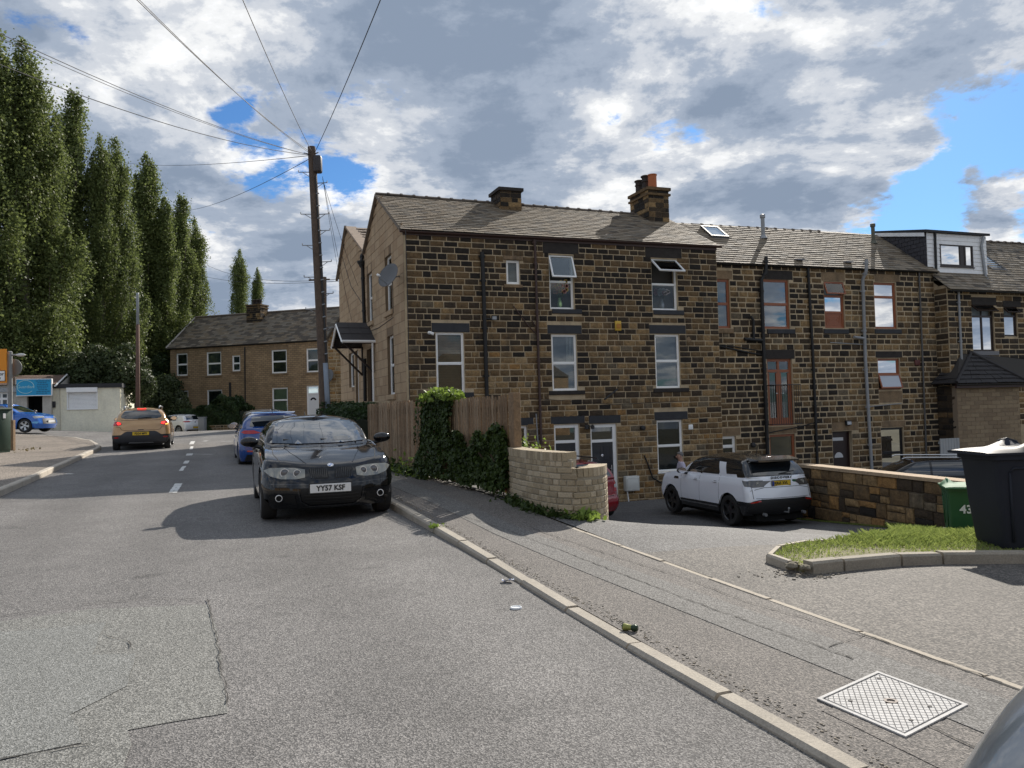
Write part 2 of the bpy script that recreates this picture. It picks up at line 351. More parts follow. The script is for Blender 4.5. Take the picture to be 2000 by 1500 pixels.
# ------------------------------------------------------------------ the lie of the land (a runs up the road, b across it)
def PV(a): return .03+.07*sm(a, 6, 12)
VX, VY = -.3616, .9323
def ab(x, y): return VX*x+VY*y, VY*x-VX*y
def xy(a, b): return VX*a+VY*b, VY*a-VX*b
ZA = [-60, -12, 0, 11, 20, 29, 40, 50, 56, 63, 75, 110, 400]; ZZ = [-1.6, -.3, 0, .27, .42, .61, .82, .93, .84, .62, .7, 1.2, 5]
DA = [-30, 2, 5, 6.5, 8, 10, 13, 16.3, 23, 40]; DD = [.22, .2, .22, .3, .6, 1.22, 1.5, 1.8, 2.0, 2.1]
def zT(a, b):
    z = float(np.interp(a, ZA, ZZ))
    z += .07*max(0, min(7, -(b+4)))*sm(a, 35, 43)*(1-sm(a, 56, 62))
    if b > 4:
        e = 11 if a < 10 else (8.2 if a > 14 else 11-2.8*(a-10)/4)
        z += PV(a)-float(np.interp(a, DA, DD))*sm(b, 4, e)*(1-sm(a, 26, 40))-.22*sm(b, 4.2, 5.5)*(1-sm(b, 7, 10))*sm(a, 8.3, 10)*(1-sm(a, 12, 15))
    return z
def gz(x, y): return zT(*ab(x, y))
def sheet(name, strips, off, mat, nb=6, kind='structure', skirt=0., step=.6, parent=None):
    """ground sheet: rows (a, b_left, b_right) following the land"""
    rows = []
    for (a0, l0, r0), (a1, l1, r1) in zip(strips, strips[1:]):
        n = max(1, int((a1-a0)/step))
        for i in range(n): k = i/n; rows.append((a0+(a1-a0)*k, l0+(l1-l0)*k, r0+(r1-r0)*k))
    rows.append(strips[-1]); mb = MB()
    for a, l_, r in rows:
        for j in range(nb+1):
            b = l_+(r-l_)*j/nb; x, y = xy(a, b); mb.v.append((x, y, zT(a, b)+(off(a) if callable(off) else off)))
    for i in range(len(rows)-1):
        for j in range(nb):
            k = i*(nb+1)+j; mb.f.append((k, k+1, k+nb+2, k+nb+1)); mb.m.append(0)
    if skirt:
        n0 = len(rows)
        edge = [j for j in range(nb+1)]+[i*(nb+1)+nb for i in range(1, n0)]+[(n0-1)*(nb+1)+j for j in range(nb-1, -1, -1)]+[i*(nb+1) for i in range(n0-2, 0, -1)]
        base = len(mb.v); mb.v += [(mb.v[k][0], mb.v[k][1], mb.v[k][2]-skirt) for k in edge]
        for i in range(len(edge)):
            j = (i+1) % len(edge); mb.f.append((edge[i], base+i, base+j, edge[j])); mb.m.append(0)
    o = mb.build(name, mat, parent, smooth=False)
    if kind: o['kind'] = kind
    return o
EARTH = M('earth and rough grass', (.085, .08, .055), .95, var=.5, scale=.8, fine=.3, fscale=12)
sheet('ground', [(-60, -260, 300), (-12, -160, 160), (0, -120, 120), (10, -120, 120), (28, -120, 120), (60, -160, 160), (120, -300, 300), (400, -700, 700)], -.05, EARTH, nb=160, step=1.5)
sheet('road', [(-70, -3.4, 2.5), (31, -3.4, 2.5), (34, -3.7, 2.5), (34.2, -3.9, 4), (36, -14, 12), (41, -40, 16), (64, -40, 16)], 0, A_ROAD, nb=40, step=.8)
# left pavement: in the corner of the junction
LP = [(-14, -18, -3.52), (31, -18, -3.52), (34, -18, -3.95), (37, -18, -4.5), (39.5, -18, -5.4), (41, -18, -7.2), (41.8, -18, -9.8), (42.2, -18, -16)]
sheet('pavement_left', LP, .11, asphalt('left pavement asphalt', (.10, .085, .07), (.42, .36, .30), 70, .5), nb=30, skirt=.2)
sheet('pavement_right', [(-14, 2.6, 3.99), (9, 2.6, 3.99), (9.5, 2.6, 3.999), (31, 2.6, 3.999), (33, 2.6, 5.5)], PV, A_PAVE, nb=6, skirt=.2)
sheet('trench_strip', [(-2, 3.42, 3.82), (1, 3.40, 3.82), (3, 3.33, 3.80), (5, 3.22, 3.66), (7, 3.10, 3.52), (8.5, 3.02, 3.42), (13, 2.95, 3.35), (18, 2.9, 3.3)], lambda a: PV(a)+.004, A_TRENCH, nb=2, skirt=.02)
sheet('trench_strip', [(-4, 2.78, 3.1), (1, 2.9, 3.15), (3.2, 2.85, 3.3)], lambda a: PV(a)+.003, A_PAVE, nb=2, skirt=.02)
sheet('yard', [(6.9, 4.03, 16), (10, 4.03, 22), (13, 4.03, 28), (24, 4.03, 34), (30, 4.03, 40)], .0, A_YARD, nb=60, step=.35)
sheet('driveway', [(-10, 4.03, 16), (5.6, 4.03, 16), (6.9, 4.03, 16)], .0, A_DRIVE, nb=36, step=.4)
# road patch with its own outline, and a second lighter one inside
def flatpoly(name, pts, off, mat, kind='structure', sub=.5, thick=.0):
    b = bmesh.new(); vs = [b.verts.new((x, y, 0)) for x, y in pts]; b.faces.new(vs)
    xs = [p[0] for p in pts]; ys = [p[1] for p in pts]
    for ax, lo, hi in ((0, min(xs), max(xs)), (1, min(ys), max(ys))):
        k = lo+sub
        while k < hi:
            no = (1, 0, 0) if ax == 0 else (0, 1, 0); co = (k, 0, 0) if ax == 0 else (0, k, 0)
            bmesh.ops.bisect_plane(b, geom=list(b.verts)+list(b.edges)+list(b.faces), plane_co=co, plane_no=no); k += sub
    for v_ in b.verts: v_.co.z = gz(v_.co.x, v_.co.y)+off
    if thick:
        r = bmesh.ops.extrude_face_region(b, geom=list(b.faces))
        for e in r['geom']:
            if isinstance(e, bmesh.types.BMVert): e.co.z -= thick
    bmesh.ops.recalc_face_normals(b, faces=b.faces)
    me = bpy.data.meshes.new(name); b.to_mesh(me); b.free(); me.materials.append(mat)
    o = bpy.data.objects.new(name, me); COL.objects.link(o)
    if kind: o['kind'] = kind
    return o
def wob(pts, amp=.02, step=.18):
    out = []
    for i in range(len(pts)):
        p, q = Vector(pts[i]), Vector(pts[(i+1) % len(pts)]); n = max(1, int((q-p).length/step)); nn = Vector((-(q-p).y, (q-p).x)).normalized()
        for k in range(n): out.append(tuple(p.lerp(q, k/n)+nn*random.uniform(-amp, amp)))
    return out
PP = [(-9, 4.6), (-6.2, 5.3), (-3.87, 5.98), (-3.35, 6.3), (-2.47, 6.37), (-2.1, 5.6), (-1.85, 4.96), (-1.53, 4.2), (-1.79, 4.09), (-1.95, 4.0), (-1.63, 3.3), (-1.2, 2.2), (-4, 1.2), (-8, 2.4)]
flatpoly('road_patch', wob(PP, .015), .004, A_PATCH)
P2 = [(-8, 4.3), (-3.95, 5.6), (-3.03, 5.9), (-2.75, 5.15), (-2.47, 5.17), (-2.24, 4.6), (-2.35, 4.2), (-2.1, 3.85), (-2.5, 3.62), (-6, 2.5)]
flatpoly('road_patch', wob(P2, .012), .008, asphalt('newer patch asphalt', (.12, .122, .113), (.33, .332, .315), 140, .12))
CRACK = M('crack', (.045, .042, .038), .95)
def crack(name, pts, w_, off=.012, pv=False):
    mb = MB(); P = []
    for p, q in zip(pts, pts[1:]):
        p, q = Vector(p), Vector(q); n = max(1, int((q-p).length/.07)); nn = Vector((-(q-p).y, (q-p).x)).normalized()
        for k in range(n): P.append(p.lerp(q, k/n)+nn*random.uniform(-.012, .012))
    for i in range(len(P)-1):
        d = (P[i+1]-P[i]).normalized(); nn = Vector((-d.y, d.x))*w_*random.uniform(.3, 1)
        a, b_ = P[i], P[i+1]
        mb.quad((a.x-nn.x, a.y-nn.y, gz(a.x, a.y)+off), (b_.x-nn.x, b_.y-nn.y, gz(b_.x, b_.y)+off), (b_.x+nn.x, b_.y+nn.y, gz(b_.x, b_.y)+off), (a.x+nn.x, a.y+nn.y, gz(a.x, a.y)+off))
    if pv: mb.v = [(x, y, z+PV(ab(x, y)[0])) for x, y, z in mb.v]
    o = mb.build(name, CRACK); o['kind'] = 'structure'; return o
def gp(px, py, off=.0, it=6):
    """point of the ground seen at a pixel"""
    z = .2
    for _ in range(it): p = onz(px, py, z); z = .5*z+.5*(gz(p.x, p.y)+(PV(ab(p.x, p.y)[0]) if off else 0))
    return (p.x, p.y)
def onpave(lst): return [gp(px, py, .1) for px, py in lst]
crack('road_crack', [(-3.4, 3.2), (-2.39, 3.69), (-2.0, 3.87)], .006)
crack('road_crack', [gp(0, 1205), gp(180, 1180), gp(300, 1170), gp(405, 1172)], .006)
crack('road_crack', [gp(405, 1172), gp(430, 1290), gp(447, 1385)], .005)
crack('road_crack', [gp(200, 1240), gp(250, 1255), gp(262, 1272)], .005)
for l_ in ([(980, 1032), (1108, 1080), (1260, 1140), (1420, 1200), (1560, 1250), (1688, 1296)], [(1016, 1024), (1108, 1056), (1204, 1088), (1332, 1128), (1460, 1176), (1700, 1240), (1985, 1335)],
           [(1790, 1412), (1860, 1440), (1905, 1460), (1990, 1500)], [(1620, 1265), (1690, 1240), (1735, 1232)], [(820, 985), (900, 1008), (980, 1032)]):
    crack('pavement_crack', onpave(l_), .005, .009, True)
# worn centre line, a few give-way dashes
LINE = M('worn road paint', (.62, .62, .60), .7, var=.35, scale=14, stain=.5, stcol=(.16, .155, .15))
def mark(pts):
    flatpoly('road_marking', pts, .006, LINE, sub=1.0)
def dash(p0, p1, w_):
    p0, p1 = Vector(gp(*p0)), Vector(gp(*p1)); d = (p1-p0).normalized(); n_ = Vector((-d.y, d.x))*w_/2
    mark(wob([tuple(p0-n_), tuple(p1-n_), tuple(p1+n_), tuple(p0+n_)], .008, .15))
for a_, b_, w_ in (((333, 963), (346, 945), .07), ((341, 963), (353, 945), .07), ((353, 920), (360, 911), .09), ((362, 906), (366, 900), .12), ((369, 890), (371, 886), .18), ((373, 878), (375, 872), .1),
                   ((374, 868), (377, 862), .16), ((398, 862), (404, 861), .16), ((432, 862), (452, 862), .14), ((377, 887), (415, 888), .05), ((185, 888), (196, 888), .1), ((130, 926), (142, 926), .12), ((250, 862), (268, 861), .16), ((160, 870), (172, 868), .12)):
    dash(a_, b_, w_)

# ------------------------------------------------------------------ kerbs, stone by stone
KERB = M('kerb concrete', (.37, .33, .27), .85, var=.22, scale=3, fine=.35, fscale=70, bump=.4, bscale=90, stain=.35, stcol=(.16, .14, .12))
KERBD = M('dark kerb concrete', (.20, .18, .155), .9, var=.25, scale=3, fine=.35, fscale=60, bump=.5, bscale=80)
def kerb(name, path, w_, top, drop, mat, label=None, ln=.91, gap=.012, side=1, bev=.02):
    par = thing(name, (path[0][0], path[0][1], 0), label=label, kind='structure')
    P = [Vector(p) for p in path]; segs = []; cur = P[0]; acc = []
    # resample into stones
    pts = [P[0]]
    for p, q in zip(P, P[1:]):
        n = max(1, round((q-p).length/ln))
        for k in range(1, n+1): pts.append(p.lerp(q, k/n))
    for i in range(len(pts)-1):
        p, q = pts[i], pts[i+1]; d = (q-p).normalized(); nn = Vector((-d.y, d.x))*w_*side*-1
        p2, q2 = p+d*gap, q-d*gap; j = random.uniform(-.006, .006)
        za, zb = gz(p2.x, p2.y)+(top(ab(*p2)[0]) if callable(top) else top)+j, gz(q2.x, q2.y)+(top(ab(*q2)[0]) if callable(top) else top)+j+random.uniform(-.004, .004); mb = MB()
        prof = [(0, -drop), (0, -bev), (bev, 0), (w_, 0), (w_, -drop)]
        ring = []
        for (pt, z) in ((p2, za), (q2, zb)):
            ring.append([(pt.x+nn.x/w_*k, pt.y+nn.y/w_*k, z+h) for k, h in prof])
        mb.v = ring[0]+ring[1]; n = len(prof)
        for k in range(n-1): mb.f.append((k, k+1, n+k+1, n+k)); mb.m.append(0)
        mb.f.append(tuple(range(n))[::-1]); mb.m.append(0); mb.f.append(tuple(range(n, 2*n))); mb.m.append(0)
        mb.build('kerb_stone', mat, par, world=True, fix=True)
    return par
kerb('kerb_right', [xy(a, 2.5+(.02*math.sin(a))) for a in np.arange(-2, 33.5, .93)], .105, lambda a: PV(a)+.006, .25, KERB, side=1)
kerb('kerb_left', [xy(a, b) for a, b in ((2, -3.4), (31, -3.4), (34, -3.83), (37, -4.38), (39.4, -5.25), (40.9, -7.1), (41.7, -9.8), (42.1, -16))], .12, .12, .25, M('light kerb concrete', (.46, .41, .34), .85, var=.2, scale=3, fine=.3, fscale=60), side=-1)
kerb('edging_strip', [xy(a, b) for a, b in ((-4, 3.975), (3.2, 3.975), (5, 3.97), (6.5, 3.965), (8.9, 3.94))], .05, lambda a: PV(a)+.004, .12, M('edging concrete', (.38, .33, .26), .85, var=.2, scale=4, fine=.3, fscale=60), side=1, bev=.005)
# ------------------------------------------------------------------ stone walling
STN = {}
def tone(k):
    base = {'black': (.020, .015, .011), 'dark': (.052, .035, .020), 'mid': (.14, .088, .040), 'tan': (.26, .168, .076), 'light': (.34, .235, .12), 'ochre': (.29, .16, .055), 'grey': (.14, .108, .068)}[k]
    return M('stone '+k, base, .92, var=.62, scale=10, fine=.55, fscale=34, bump=1.2, bscale=26, stain=.6 if k not in ('black',) else 0, stcol=(.03, .025, .02))
TON = ['black', 'dark', 'mid', 'tan', 'light', 'ochre', 'grey']
UNIT = {}
def unit_stone(kind, var, smooth=.5):
    """a stone one metre long, one high, with a chamfered rough face, origin at its lower left on the wall face"""
    key = (kind, var)
    if key in UNIT: return UNIT[key]
    r = random.Random(var*7+3); nx, nz = 4, 3; mb = MB(); c = .035
    def fx(i): return c+(1-2*c)*i/nx
    def fz(j): return 2*c+(1-4*c)*j/nz
    for j in range(nz+1):
        for i in range(nx+1):
            e = (i in (0, nx)) or (j in (0, nz)); mb.v.append((fx(i)+(0 if i in (0, nx) else r.uniform(-.04, .04)), -(.012+(r.uniform(0, .006) if e else r.uniform(.004, .020)))*smooth*2, fz(j)+r.uniform(-.025, .025)))
    for j in range(nz):
        for i in range(nx):
            k = j*(nx+1)+i; mb.f.append((k, k+1, k+nx+2, k+nx+1)); mb.m.append(0)
    rim = [j for j in range(nx+1)]+[(j+1)*(nx+1)+nx for j in range(nz)]+[nz*(nx+1)+i for i in range(nx-1, -1, -1)]+[j*(nx+1) for j in range(nz-1, 0, -1)]
    base = len(mb.v)
    for k in rim:
        x, y, z = mb.v[k]; X = .0+(x-c)/(1-2*c); Z = max(0, min(1, (z-2*c)/(1-4*c))); mb.v.append((max(0, min(1, X)), .012, Z))
    n = len(rim)
    for i in range(n): mb.f.append((rim[i], base+i, base+(i+1) % n, rim[(i+1) % n])); mb.m.append(0)
    me = bpy.data.meshes.new('stone'); me.from_pydata(mb.v, [], [f[::-1] for f in mb.f]); me.materials.append(tone(kind))
    b = bmesh.new(); b.from_mesh(me); bmesh.ops.recalc_face_normals(b, faces=b.faces)
    b.to_mesh(me); b.free()
    UNIT[key] = (me, np.array([v.co[:] for v in me.vertices]), [tuple(p.vertices) for p in me.polygons]); return UNIT[key]

class Fr:
    """a vertical wall plane: s along, z up, d outward"""
    def __init__(f, O, u, left=False):
        f.O = Vector((O[0], O[1])); f.u = Vector((u[0], u[1])).normalized(); f.n = Vector((f.u.y, -f.u.x))
        if left: f.n = -f.n
    def p(f, s, z, d=0.): q = f.O+f.u*s+f.n*d; return Vector((q.x, q.y, z))
    def uv(f, px, py, d=0.):
        r = ray(px, py); nn = Vector((-f.u.y, f.u.x)); o = f.O+f.n*d; t_ = nn.dot(o)/(nn.x*r.x+nn.y*r.y); h = Vector((r.x*t_, r.y*t_)); return (h-o).dot(f.u), CZ+r.z*t_
    def px(f, x0, y0, x1, y1, d=0.):
        ym, xm = (y0+y1)/2, (x0+x1)/2
        s = [f.uv(x0, ym, d)[0], f.uv(x1, ym, d)[0]]; z = [f.uv(xm, y0, d)[1], f.uv(xm, y1, d)[1]]
        return min(s), max(s), min(z), max(z)
    def box(f, mb, s0, s1, z0, z1, d0, d1, m=0):
        mb.hexa([f.p(s0, z0, d0), f.p(s1, z0, d0), f.p(s1, z0, d1), f.p(s0, z0, d1), f.p(s0, z1, d0), f.p(s1, z1, d0), f.p(s1, z1, d1), f.p(s0, z1, d1)], m)
    def rotz(f): return math.atan2(f.u.y, f.u.x)

def stones(par, fr, s0, s1, z0, z1, holes, tf, nparts=300, course=(.165, .215), length=(.22, .45), d=.0, joint=.017, flip=False, top=None, name='stone', rowtone=None):
    L_ = []; z = z0
    rr = random.Random(int(s1*1000+z1*77))
    while z < z1-.05:
        h = rr.uniform(*course); h = min(h, z1-z)
        if z1-z-h < .07: h = z1-z
        blocks = [(a, b) for a, b, c, e in holes if min(e, z+h)-max(c, z) > .30*h]
        free = [(s0, s1)]
        if top is not None:      # gable outline
            lo, hi = top(z+h*.6); free = [(max(s0, lo), min(s1, hi))]
        for a, b in blocks:
            nf = []
            for x, y in free:
                if b <= x or a >= y: nf.append((x, y)); continue
                if a > x: nf.append((x, a))
                if b < y: nf.append((b, y))
            free = nf
        for x, y in free:
            if y-x < .05: continue
            p = x
            while p < y-1e-4:
                l_ = rr.uniform(*length)*(1.15 if h > .19 else 1)
                if y-p-l_ < length[0]*.6: l_ = y-p
                l_ = min(l_, y-p); L_.append((p+joint/2, z+joint/2, l_-joint, h-joint)); p += l_
        z += h
    out = []
    for (s, z, l_, h) in L_:
        if l_ < .03 or h < .03: continue
        P = fr.p(s, z, d); dist = (P.xy.length); out.append((-(l_*h)/dist**2, s, z, l_, h))
    out.sort(); pl = wloc(par); rz = fr.rotz(); acc_v = []; acc_f = []; acc_m = []; off = 0
    tones = [k for k in TON]; cs, sn = math.cos(rz), math.sin(rz)
    for i, (_, s, z, l_, h) in enumerate(out):
        k = tf(s, z, rr) if tf else 'tan'; var = rr.randrange(4); me, V, F = unit_stone(k, var)
        dd = d+rr.uniform(-.004, .006); P = fr.p(s, z, dd)
        if i < nparts:
            o = bpy.data.objects.new(name, me); COL.objects.link(o); o.parent = par; o.location = P-pl
            o.rotation_euler = (0, 0, rz); o.scale = (l_, -1 if flip else 1, h)
        else:
            x = V[:, 0]*l_; y = V[:, 1]*(-1 if flip else 1); zz = V[:, 2]*h
            W = np.stack([P.x-pl.x+cs*x-sn*y, P.y-pl.y+sn*x+cs*y, P.z-pl.z+zz], 1); acc_v.append(W)
            acc_f += [tuple(q+off for q in f_) for f_ in F]; acc_m += [tones.index(k)]*len(F); off += len(V)
    if acc_v:
        me = bpy.data.meshes.new(name); me.from_pydata(np.concatenate(acc_v).tolist(), [], acc_f)
        for k in tones: me.materials.append(tone(k))
        me.polygons.foreach_set('material_index', acc_m); me.update()
        o = bpy.data.objects.new(name+'work', me); COL.objects.link(o); o.parent = par; o['kind'] = 'stuff'
    return out

def wall_sheet(par, fr, s0, s1, z0, z1, holes, d=.001, thick=.32, mat=None, name='wall', extra=None):
    """backing wall with its openings, reveals included"""
    mb = MB(); S = sorted({s0, s1}|{min(max(x, s0), s1) for h in holes for x in h[:2]}); Z = sorted({z0, z1}|{min(max(x, z0), z1) for h in holes for x in h[2:4]})
    for a, b in zip(S, S[1:]):
        for c, e in zip(Z, Z[1:]):
            m_, n_ = (a+b)/2, (c+e)/2
            if any(h[0] < m_ < h[1] and h[2] < n_ < h[3] for h in holes): continue
            mb.quad(fr.p(a, c, d), fr.p(b, c, d), fr.p(b, e, d), fr.p(a, e, d)); mb.quad(fr.p(a, e, d-thick), fr.p(b, e, d-thick), fr.p(b, c, d-thick), fr.p(a, c, d-thick))
    for h in holes:
        a, b, c, e = h[:4]
        mb.quad(fr.p(a, c, d), fr.p(a, e, d), fr.p(a, e, d-thick), fr.p(a, c, d-thick)); mb.quad(fr.p(b, c, d-thick), fr.p(b, e, d-thick), fr.p(b, e, d), fr.p(b, c, d))
        mb.quad(fr.p(a, e, d), fr.p(b, e, d), fr.p(b, e, d-thick), fr.p(a, e, d-thick)); mb.quad(fr.p(a, c, d-thick), fr.p(b, c, d-thick), fr.p(b, c, d), fr.p(a, c, d))
    mb.quad(fr.p(s0, z0, d), fr.p(s0, z1, d), fr.p(s0, z1, d-thick), fr.p(s0, z0, d-thick)); mb.quad(fr.p(s1, z0, d-thick), fr.p(s1, z1, d-thick), fr.p(s1, z1, d), fr.p(s1, z0, d))
    mb.quad(fr.p(s0, z1, d), fr.p(s1, z1, d), fr.p(s1, z1, d-thick), fr.p(s0, z1, d-thick))
    for p_ in (extra or []): mb.poly(p_)
    return mb.build(name, mat or MORTAR, par, world=True)

SILLM = M('dark painted stone', (.028, .03, .035), .7, var=.4, scale=5, bump=.4, bscale=30)
LINT = M('tan stone lintel', (.24, .165, .095), .9, var=.35, scale=4, fine=.3, fscale=30, bump=.6, bscale=30, stain=.6, stcol=(.05, .04, .03))
LINTD = M('soot dark lintel', (.032, .027, .024), .9, var=.5, scale=6, fine=.3, bump=.8, bscale=25)
def slab(par, fr, s0, s1, z0, z1, d1, mat, name='lintel'):
    mb = MB(); n = 6
    # slightly uneven front with a small chamfer
    c = .012
    F = [(s0, z0), (s1, z0), (s1, z1), (s0, z1)]; G = [(s0+c, z0+c), (s1-c, z0+c), (s1-c, z1-c), (s0+c, z1-c)]
    mb.v = [fr.p(s, z, -.05) for s, z in F]+[fr.p(s, z, d1-c) for s, z in F]+[fr.p(s, z, d1) for s, z in G]
    for k in range(4):
        j = (k+1) % 4; mb.f += [(k, j, 4+j, 4+k), (4+k, 4+j, 8+j, 8+k)]; mb.m += [0, 0]
    mb.f += [(8, 9, 10, 11), (3, 2, 1, 0)]; mb.m += [0, 0]
    return mb.build(name, mat, par, world=True, fix=True)

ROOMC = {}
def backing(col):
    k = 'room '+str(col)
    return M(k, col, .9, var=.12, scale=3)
def window(par, fr, box, rec=.10, fw=.055, fmat=None, bars=(), vbars=(), back=(.02, .022, .025), glass=None, name='window', backd=.10, blind=None, sill=None, skip=()):
    """frame with rails at the given heights (fractions) ; pane children ; something behind the glass"""
    s0, s1, z0, z1 = box; fmat = fmat or WHT; glass = glass or GLASS; d1, d0 = -rec, -rec-.06
    mb = MB()
    fr.box(mb, s0, s1, z0, z0+fw, d0, d1); fr.box(mb, s0, s1, z1-fw, z1, d0, d1)
    fr.box(mb, s0, s0+fw, z0+fw, z1-fw, d0, d1); fr.box(mb, s1-fw, s1, z0+fw, z1-fw, d0, d1)
    zs = [z0+fw]; 
    for b in bars:
        zz = z0+(z1-z0)*b; fr.box(mb, s0+fw, s1-fw, zz-fw*.5, zz+fw*.5, d0+.002, d1-.002); zs += [zz-fw*.5, zz+fw*.5]
    zs.append(z1-fw); ss = [s0+fw]
    for b in vbars:
        q = s0+(s1-s0)*b; fr.box(mb, q-fw*.45, q+fw*.45, z0+fw, z1-fw, d0+.004, d1-.004); ss += [q-fw*.45, q+fw*.45]
    ss.append(s1-fw)
    w_ = mb.build(name, fmat, par, world=True); k = 0
    for i in range(0, len(ss), 2):
        for j in range(0, len(zs), 2):
            if (i//2, j//2) in skip: continue
            g = MB(); fr.box(g, ss[i], ss[i+1], zs[j], zs[j+1], d1-.045, d1-.035); g.build('pane', glass, w_, world=True)
            # sash edge
            e = MB(); t_ = .016
            a, b, c, e1 = ss[i], ss[i+1], zs[j], zs[j+1]
            for q in ((a, b, c, c+t_), (a, b, e1-t_, e1), (a, a+t_, c+t_, e1-t_), (b-t_, b, c+t_, e1-t_)): fr.box(e, *q, d1-.034, d1-.012)
            e.build('sash_bead', fmat, w_, world=True)
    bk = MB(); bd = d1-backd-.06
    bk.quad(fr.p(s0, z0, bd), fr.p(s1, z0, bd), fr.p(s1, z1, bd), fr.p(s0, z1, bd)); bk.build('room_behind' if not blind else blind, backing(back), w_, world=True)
    if sill:
        q = MB(); fr.box(q, s0-.03, s1+.03, z0-.04, z0-.002, -rec-.02, sill); q.build('sill', fmat, w_, world=True)
    return w_
def casement(par, fr, s0, s1, z0, z1, ang, d=-.09, fmat=None, fw=.05, name='open_casement', glass=None, bottom_hung=False):
    """a top-hung sash swung outward"""
    fmat = fmat or WHT; glass = glass or GLASS_R; H = z1-z0; a = R_(ang)
    def q(s, h, k): # h down from the hinge, k outward normal to the sash
        if bottom_hung: return fr.p(s, z0+(H-h)*math.cos(a)+0*k, d+(H-h)*math.sin(a)+k)
        return fr.p(s, z1-h*math.cos(a)+k*math.sin(a), d+h*math.sin(a)+k*math.cos(a))
    mb = MB()
    def bx(a0, a1, h0, h1, k0, k1, m=mb):
        m.hexa([q(a0, h1, k0), q(a1, h1, k0), q(a1, h1, k1), q(a0, h1, k1), q(a0, h0, k0), q(a1, h0, k0), q(a1, h0, k1), q(a0, h0, k1)])
    bx(s0, s1, 0, fw, 0, .045); bx(s0, s1, H-fw, H, 0, .045); bx(s0, s0+fw, fw, H-fw, 0, .045); bx(s1-fw, s1, fw, H-fw, 0, .045)
    o = mb.build(name, fmat, par, world=True, fix=True); g = MB(); bx(s0+fw, s1-fw, fw, H-fw, .018, .026, g); g.build('pane', glass, o, world=True, fix=True)
    return o

SL = [M('slate %s' % n, c, .75, var=.25, scale=3, fine=.35, fscale=25, bump=.3, bscale=40, spec=.15) for n, c in (('buff', (.25, .205, .15)), ('brown', (.195, .155, .11)), ('grey', (.20, .172, .135)), ('dark', (.11, .093, .075)), ('pale', (.28, .235, .18)))]
def slates(par, P00, P10, P01, P11, rows, wid, th=.014, mats=SL, wts=(5, 4, 4, 1.2, 2), name='roof_slates', lift=.008, clip=None, over=1.35):
    """slates in lapped courses; P00-P10 eave, P01-P11 ridge"""
    P00, P10, P01, P11 = map(Vector, (P00, P10, P01, P11)); nrm = (P10-P00).cross(P01-P00).normalized()
    if nrm.z < 0: nrm = -nrm
    mb = MB(); rr = random.Random(len(name)+rows)
    for r in range(rows):
        t0, t1 = r/rows, min(1.0, (r+over)/rows)
        A, B = P00.lerp(P01, t0), P10.lerp(P11, t0); C_, D_ = P00.lerp(P01, t1), P10.lerp(P11, t1)
        ln = (B-A).length
        if ln < .05: continue
        n = max(1, round(ln/wid)); o_ = (.5 if r % 2 else 0); k = -o_
        while k < n-1e-6:
            a, b = max(0, k/n), min(1, (k+1)/n); k += 1
            if b-a < 1e-4: continue
            g = .006/ln; a2, b2 = a+g, b-g; j = rr.uniform(0, lift); j2 = rr.uniform(-.012, .012)
            dn = (A-C_).normalized()*(j2)
            p = [A.lerp(B, a2)+dn, A.lerp(B, b2)+dn, C_.lerp(D_, b2), C_.lerp(D_, a2)]
            lo = nrm*(th+.012+j); hi = nrm*.004
            T = [p[0]+lo, p[1]+lo+nrm*rr.uniform(-.002, .002), p[2]+hi, p[3]+hi]; Bm = [p[0]+lo-nrm*th, p[1]+lo-nrm*th]
            m_ = rr.choices(range(len(mats)), wts[:len(mats)])[0]
            i = len(mb.v); mb.v += [tuple(q) for q in T+Bm]
            mb.f += [(i, i+1, i+2, i+3), (i+4, i+5, i+1, i), (i, i+3, i+4), (i+1, i+5, i+2)]; mb.m += [m_]*4
    o = mb.build(name, mats, par, world=True); o['kind'] = 'stuff'
    u = MB(); e = nrm*-.01
    u.quad(P00+e, P10+e, P11+e, P01+e); u.build('roof_felt', M('roof felt', (.05, .045, .04), .9), par, world=True)
    return o
RIDGEM = M('ridge tile', (.13, .105, .085), .85, var=.3, scale=5, fine=.3)
def ridge(par, A, B, step=.45, r=.10, mat=RIDGEM):
    A, B = Vector(A), Vector(B); n = max(1, round((B-A).length/step)); d = (B-A).normalized(); side = Vector((d.y, -d.x, 0)).normalized(); L1 = (B-A).length/n
    mb = MB()
    for k, (x0, x1, rr) in enumerate(((0, L1-.03, r), (L1-.05, L1+.02, r*1.28))):
        P = []
        for x in (x0, x1):
            for j in range(7):
                a = math.pi*j/6; P.append((x, math.cos(a)*rr*1.15, math.sin(a)*rr*.8-.04))
        i = len(mb.v); mb.v += P
        for j in range(6): mb.f.append((i+j, i+j+1, i+8+j, i+7+j)); mb.m.append(0)
        mb.f.append(tuple(i+j for j in range(7))); mb.m.append(0); mb.f.append(tuple(i+7+j for j in range(7))[::-1]); mb.m.append(0)
    me = None
    for k in range(n):
        p = A+d*L1*k
        if me is None: o = mb.build('ridge_tile', mat, par); me = o.data
        else: o = bpy.data.objects.new('ridge_tile', me); COL.objects.link(o); o.parent = par
        q = d.to_track_quat('X', 'Z'); o.rotation_mode = 'QUATERNION'; o.rotation_quaternion = q; o.location = p-wloc(par)+Vector((0, 0, random.uniform(-.006, .01)))

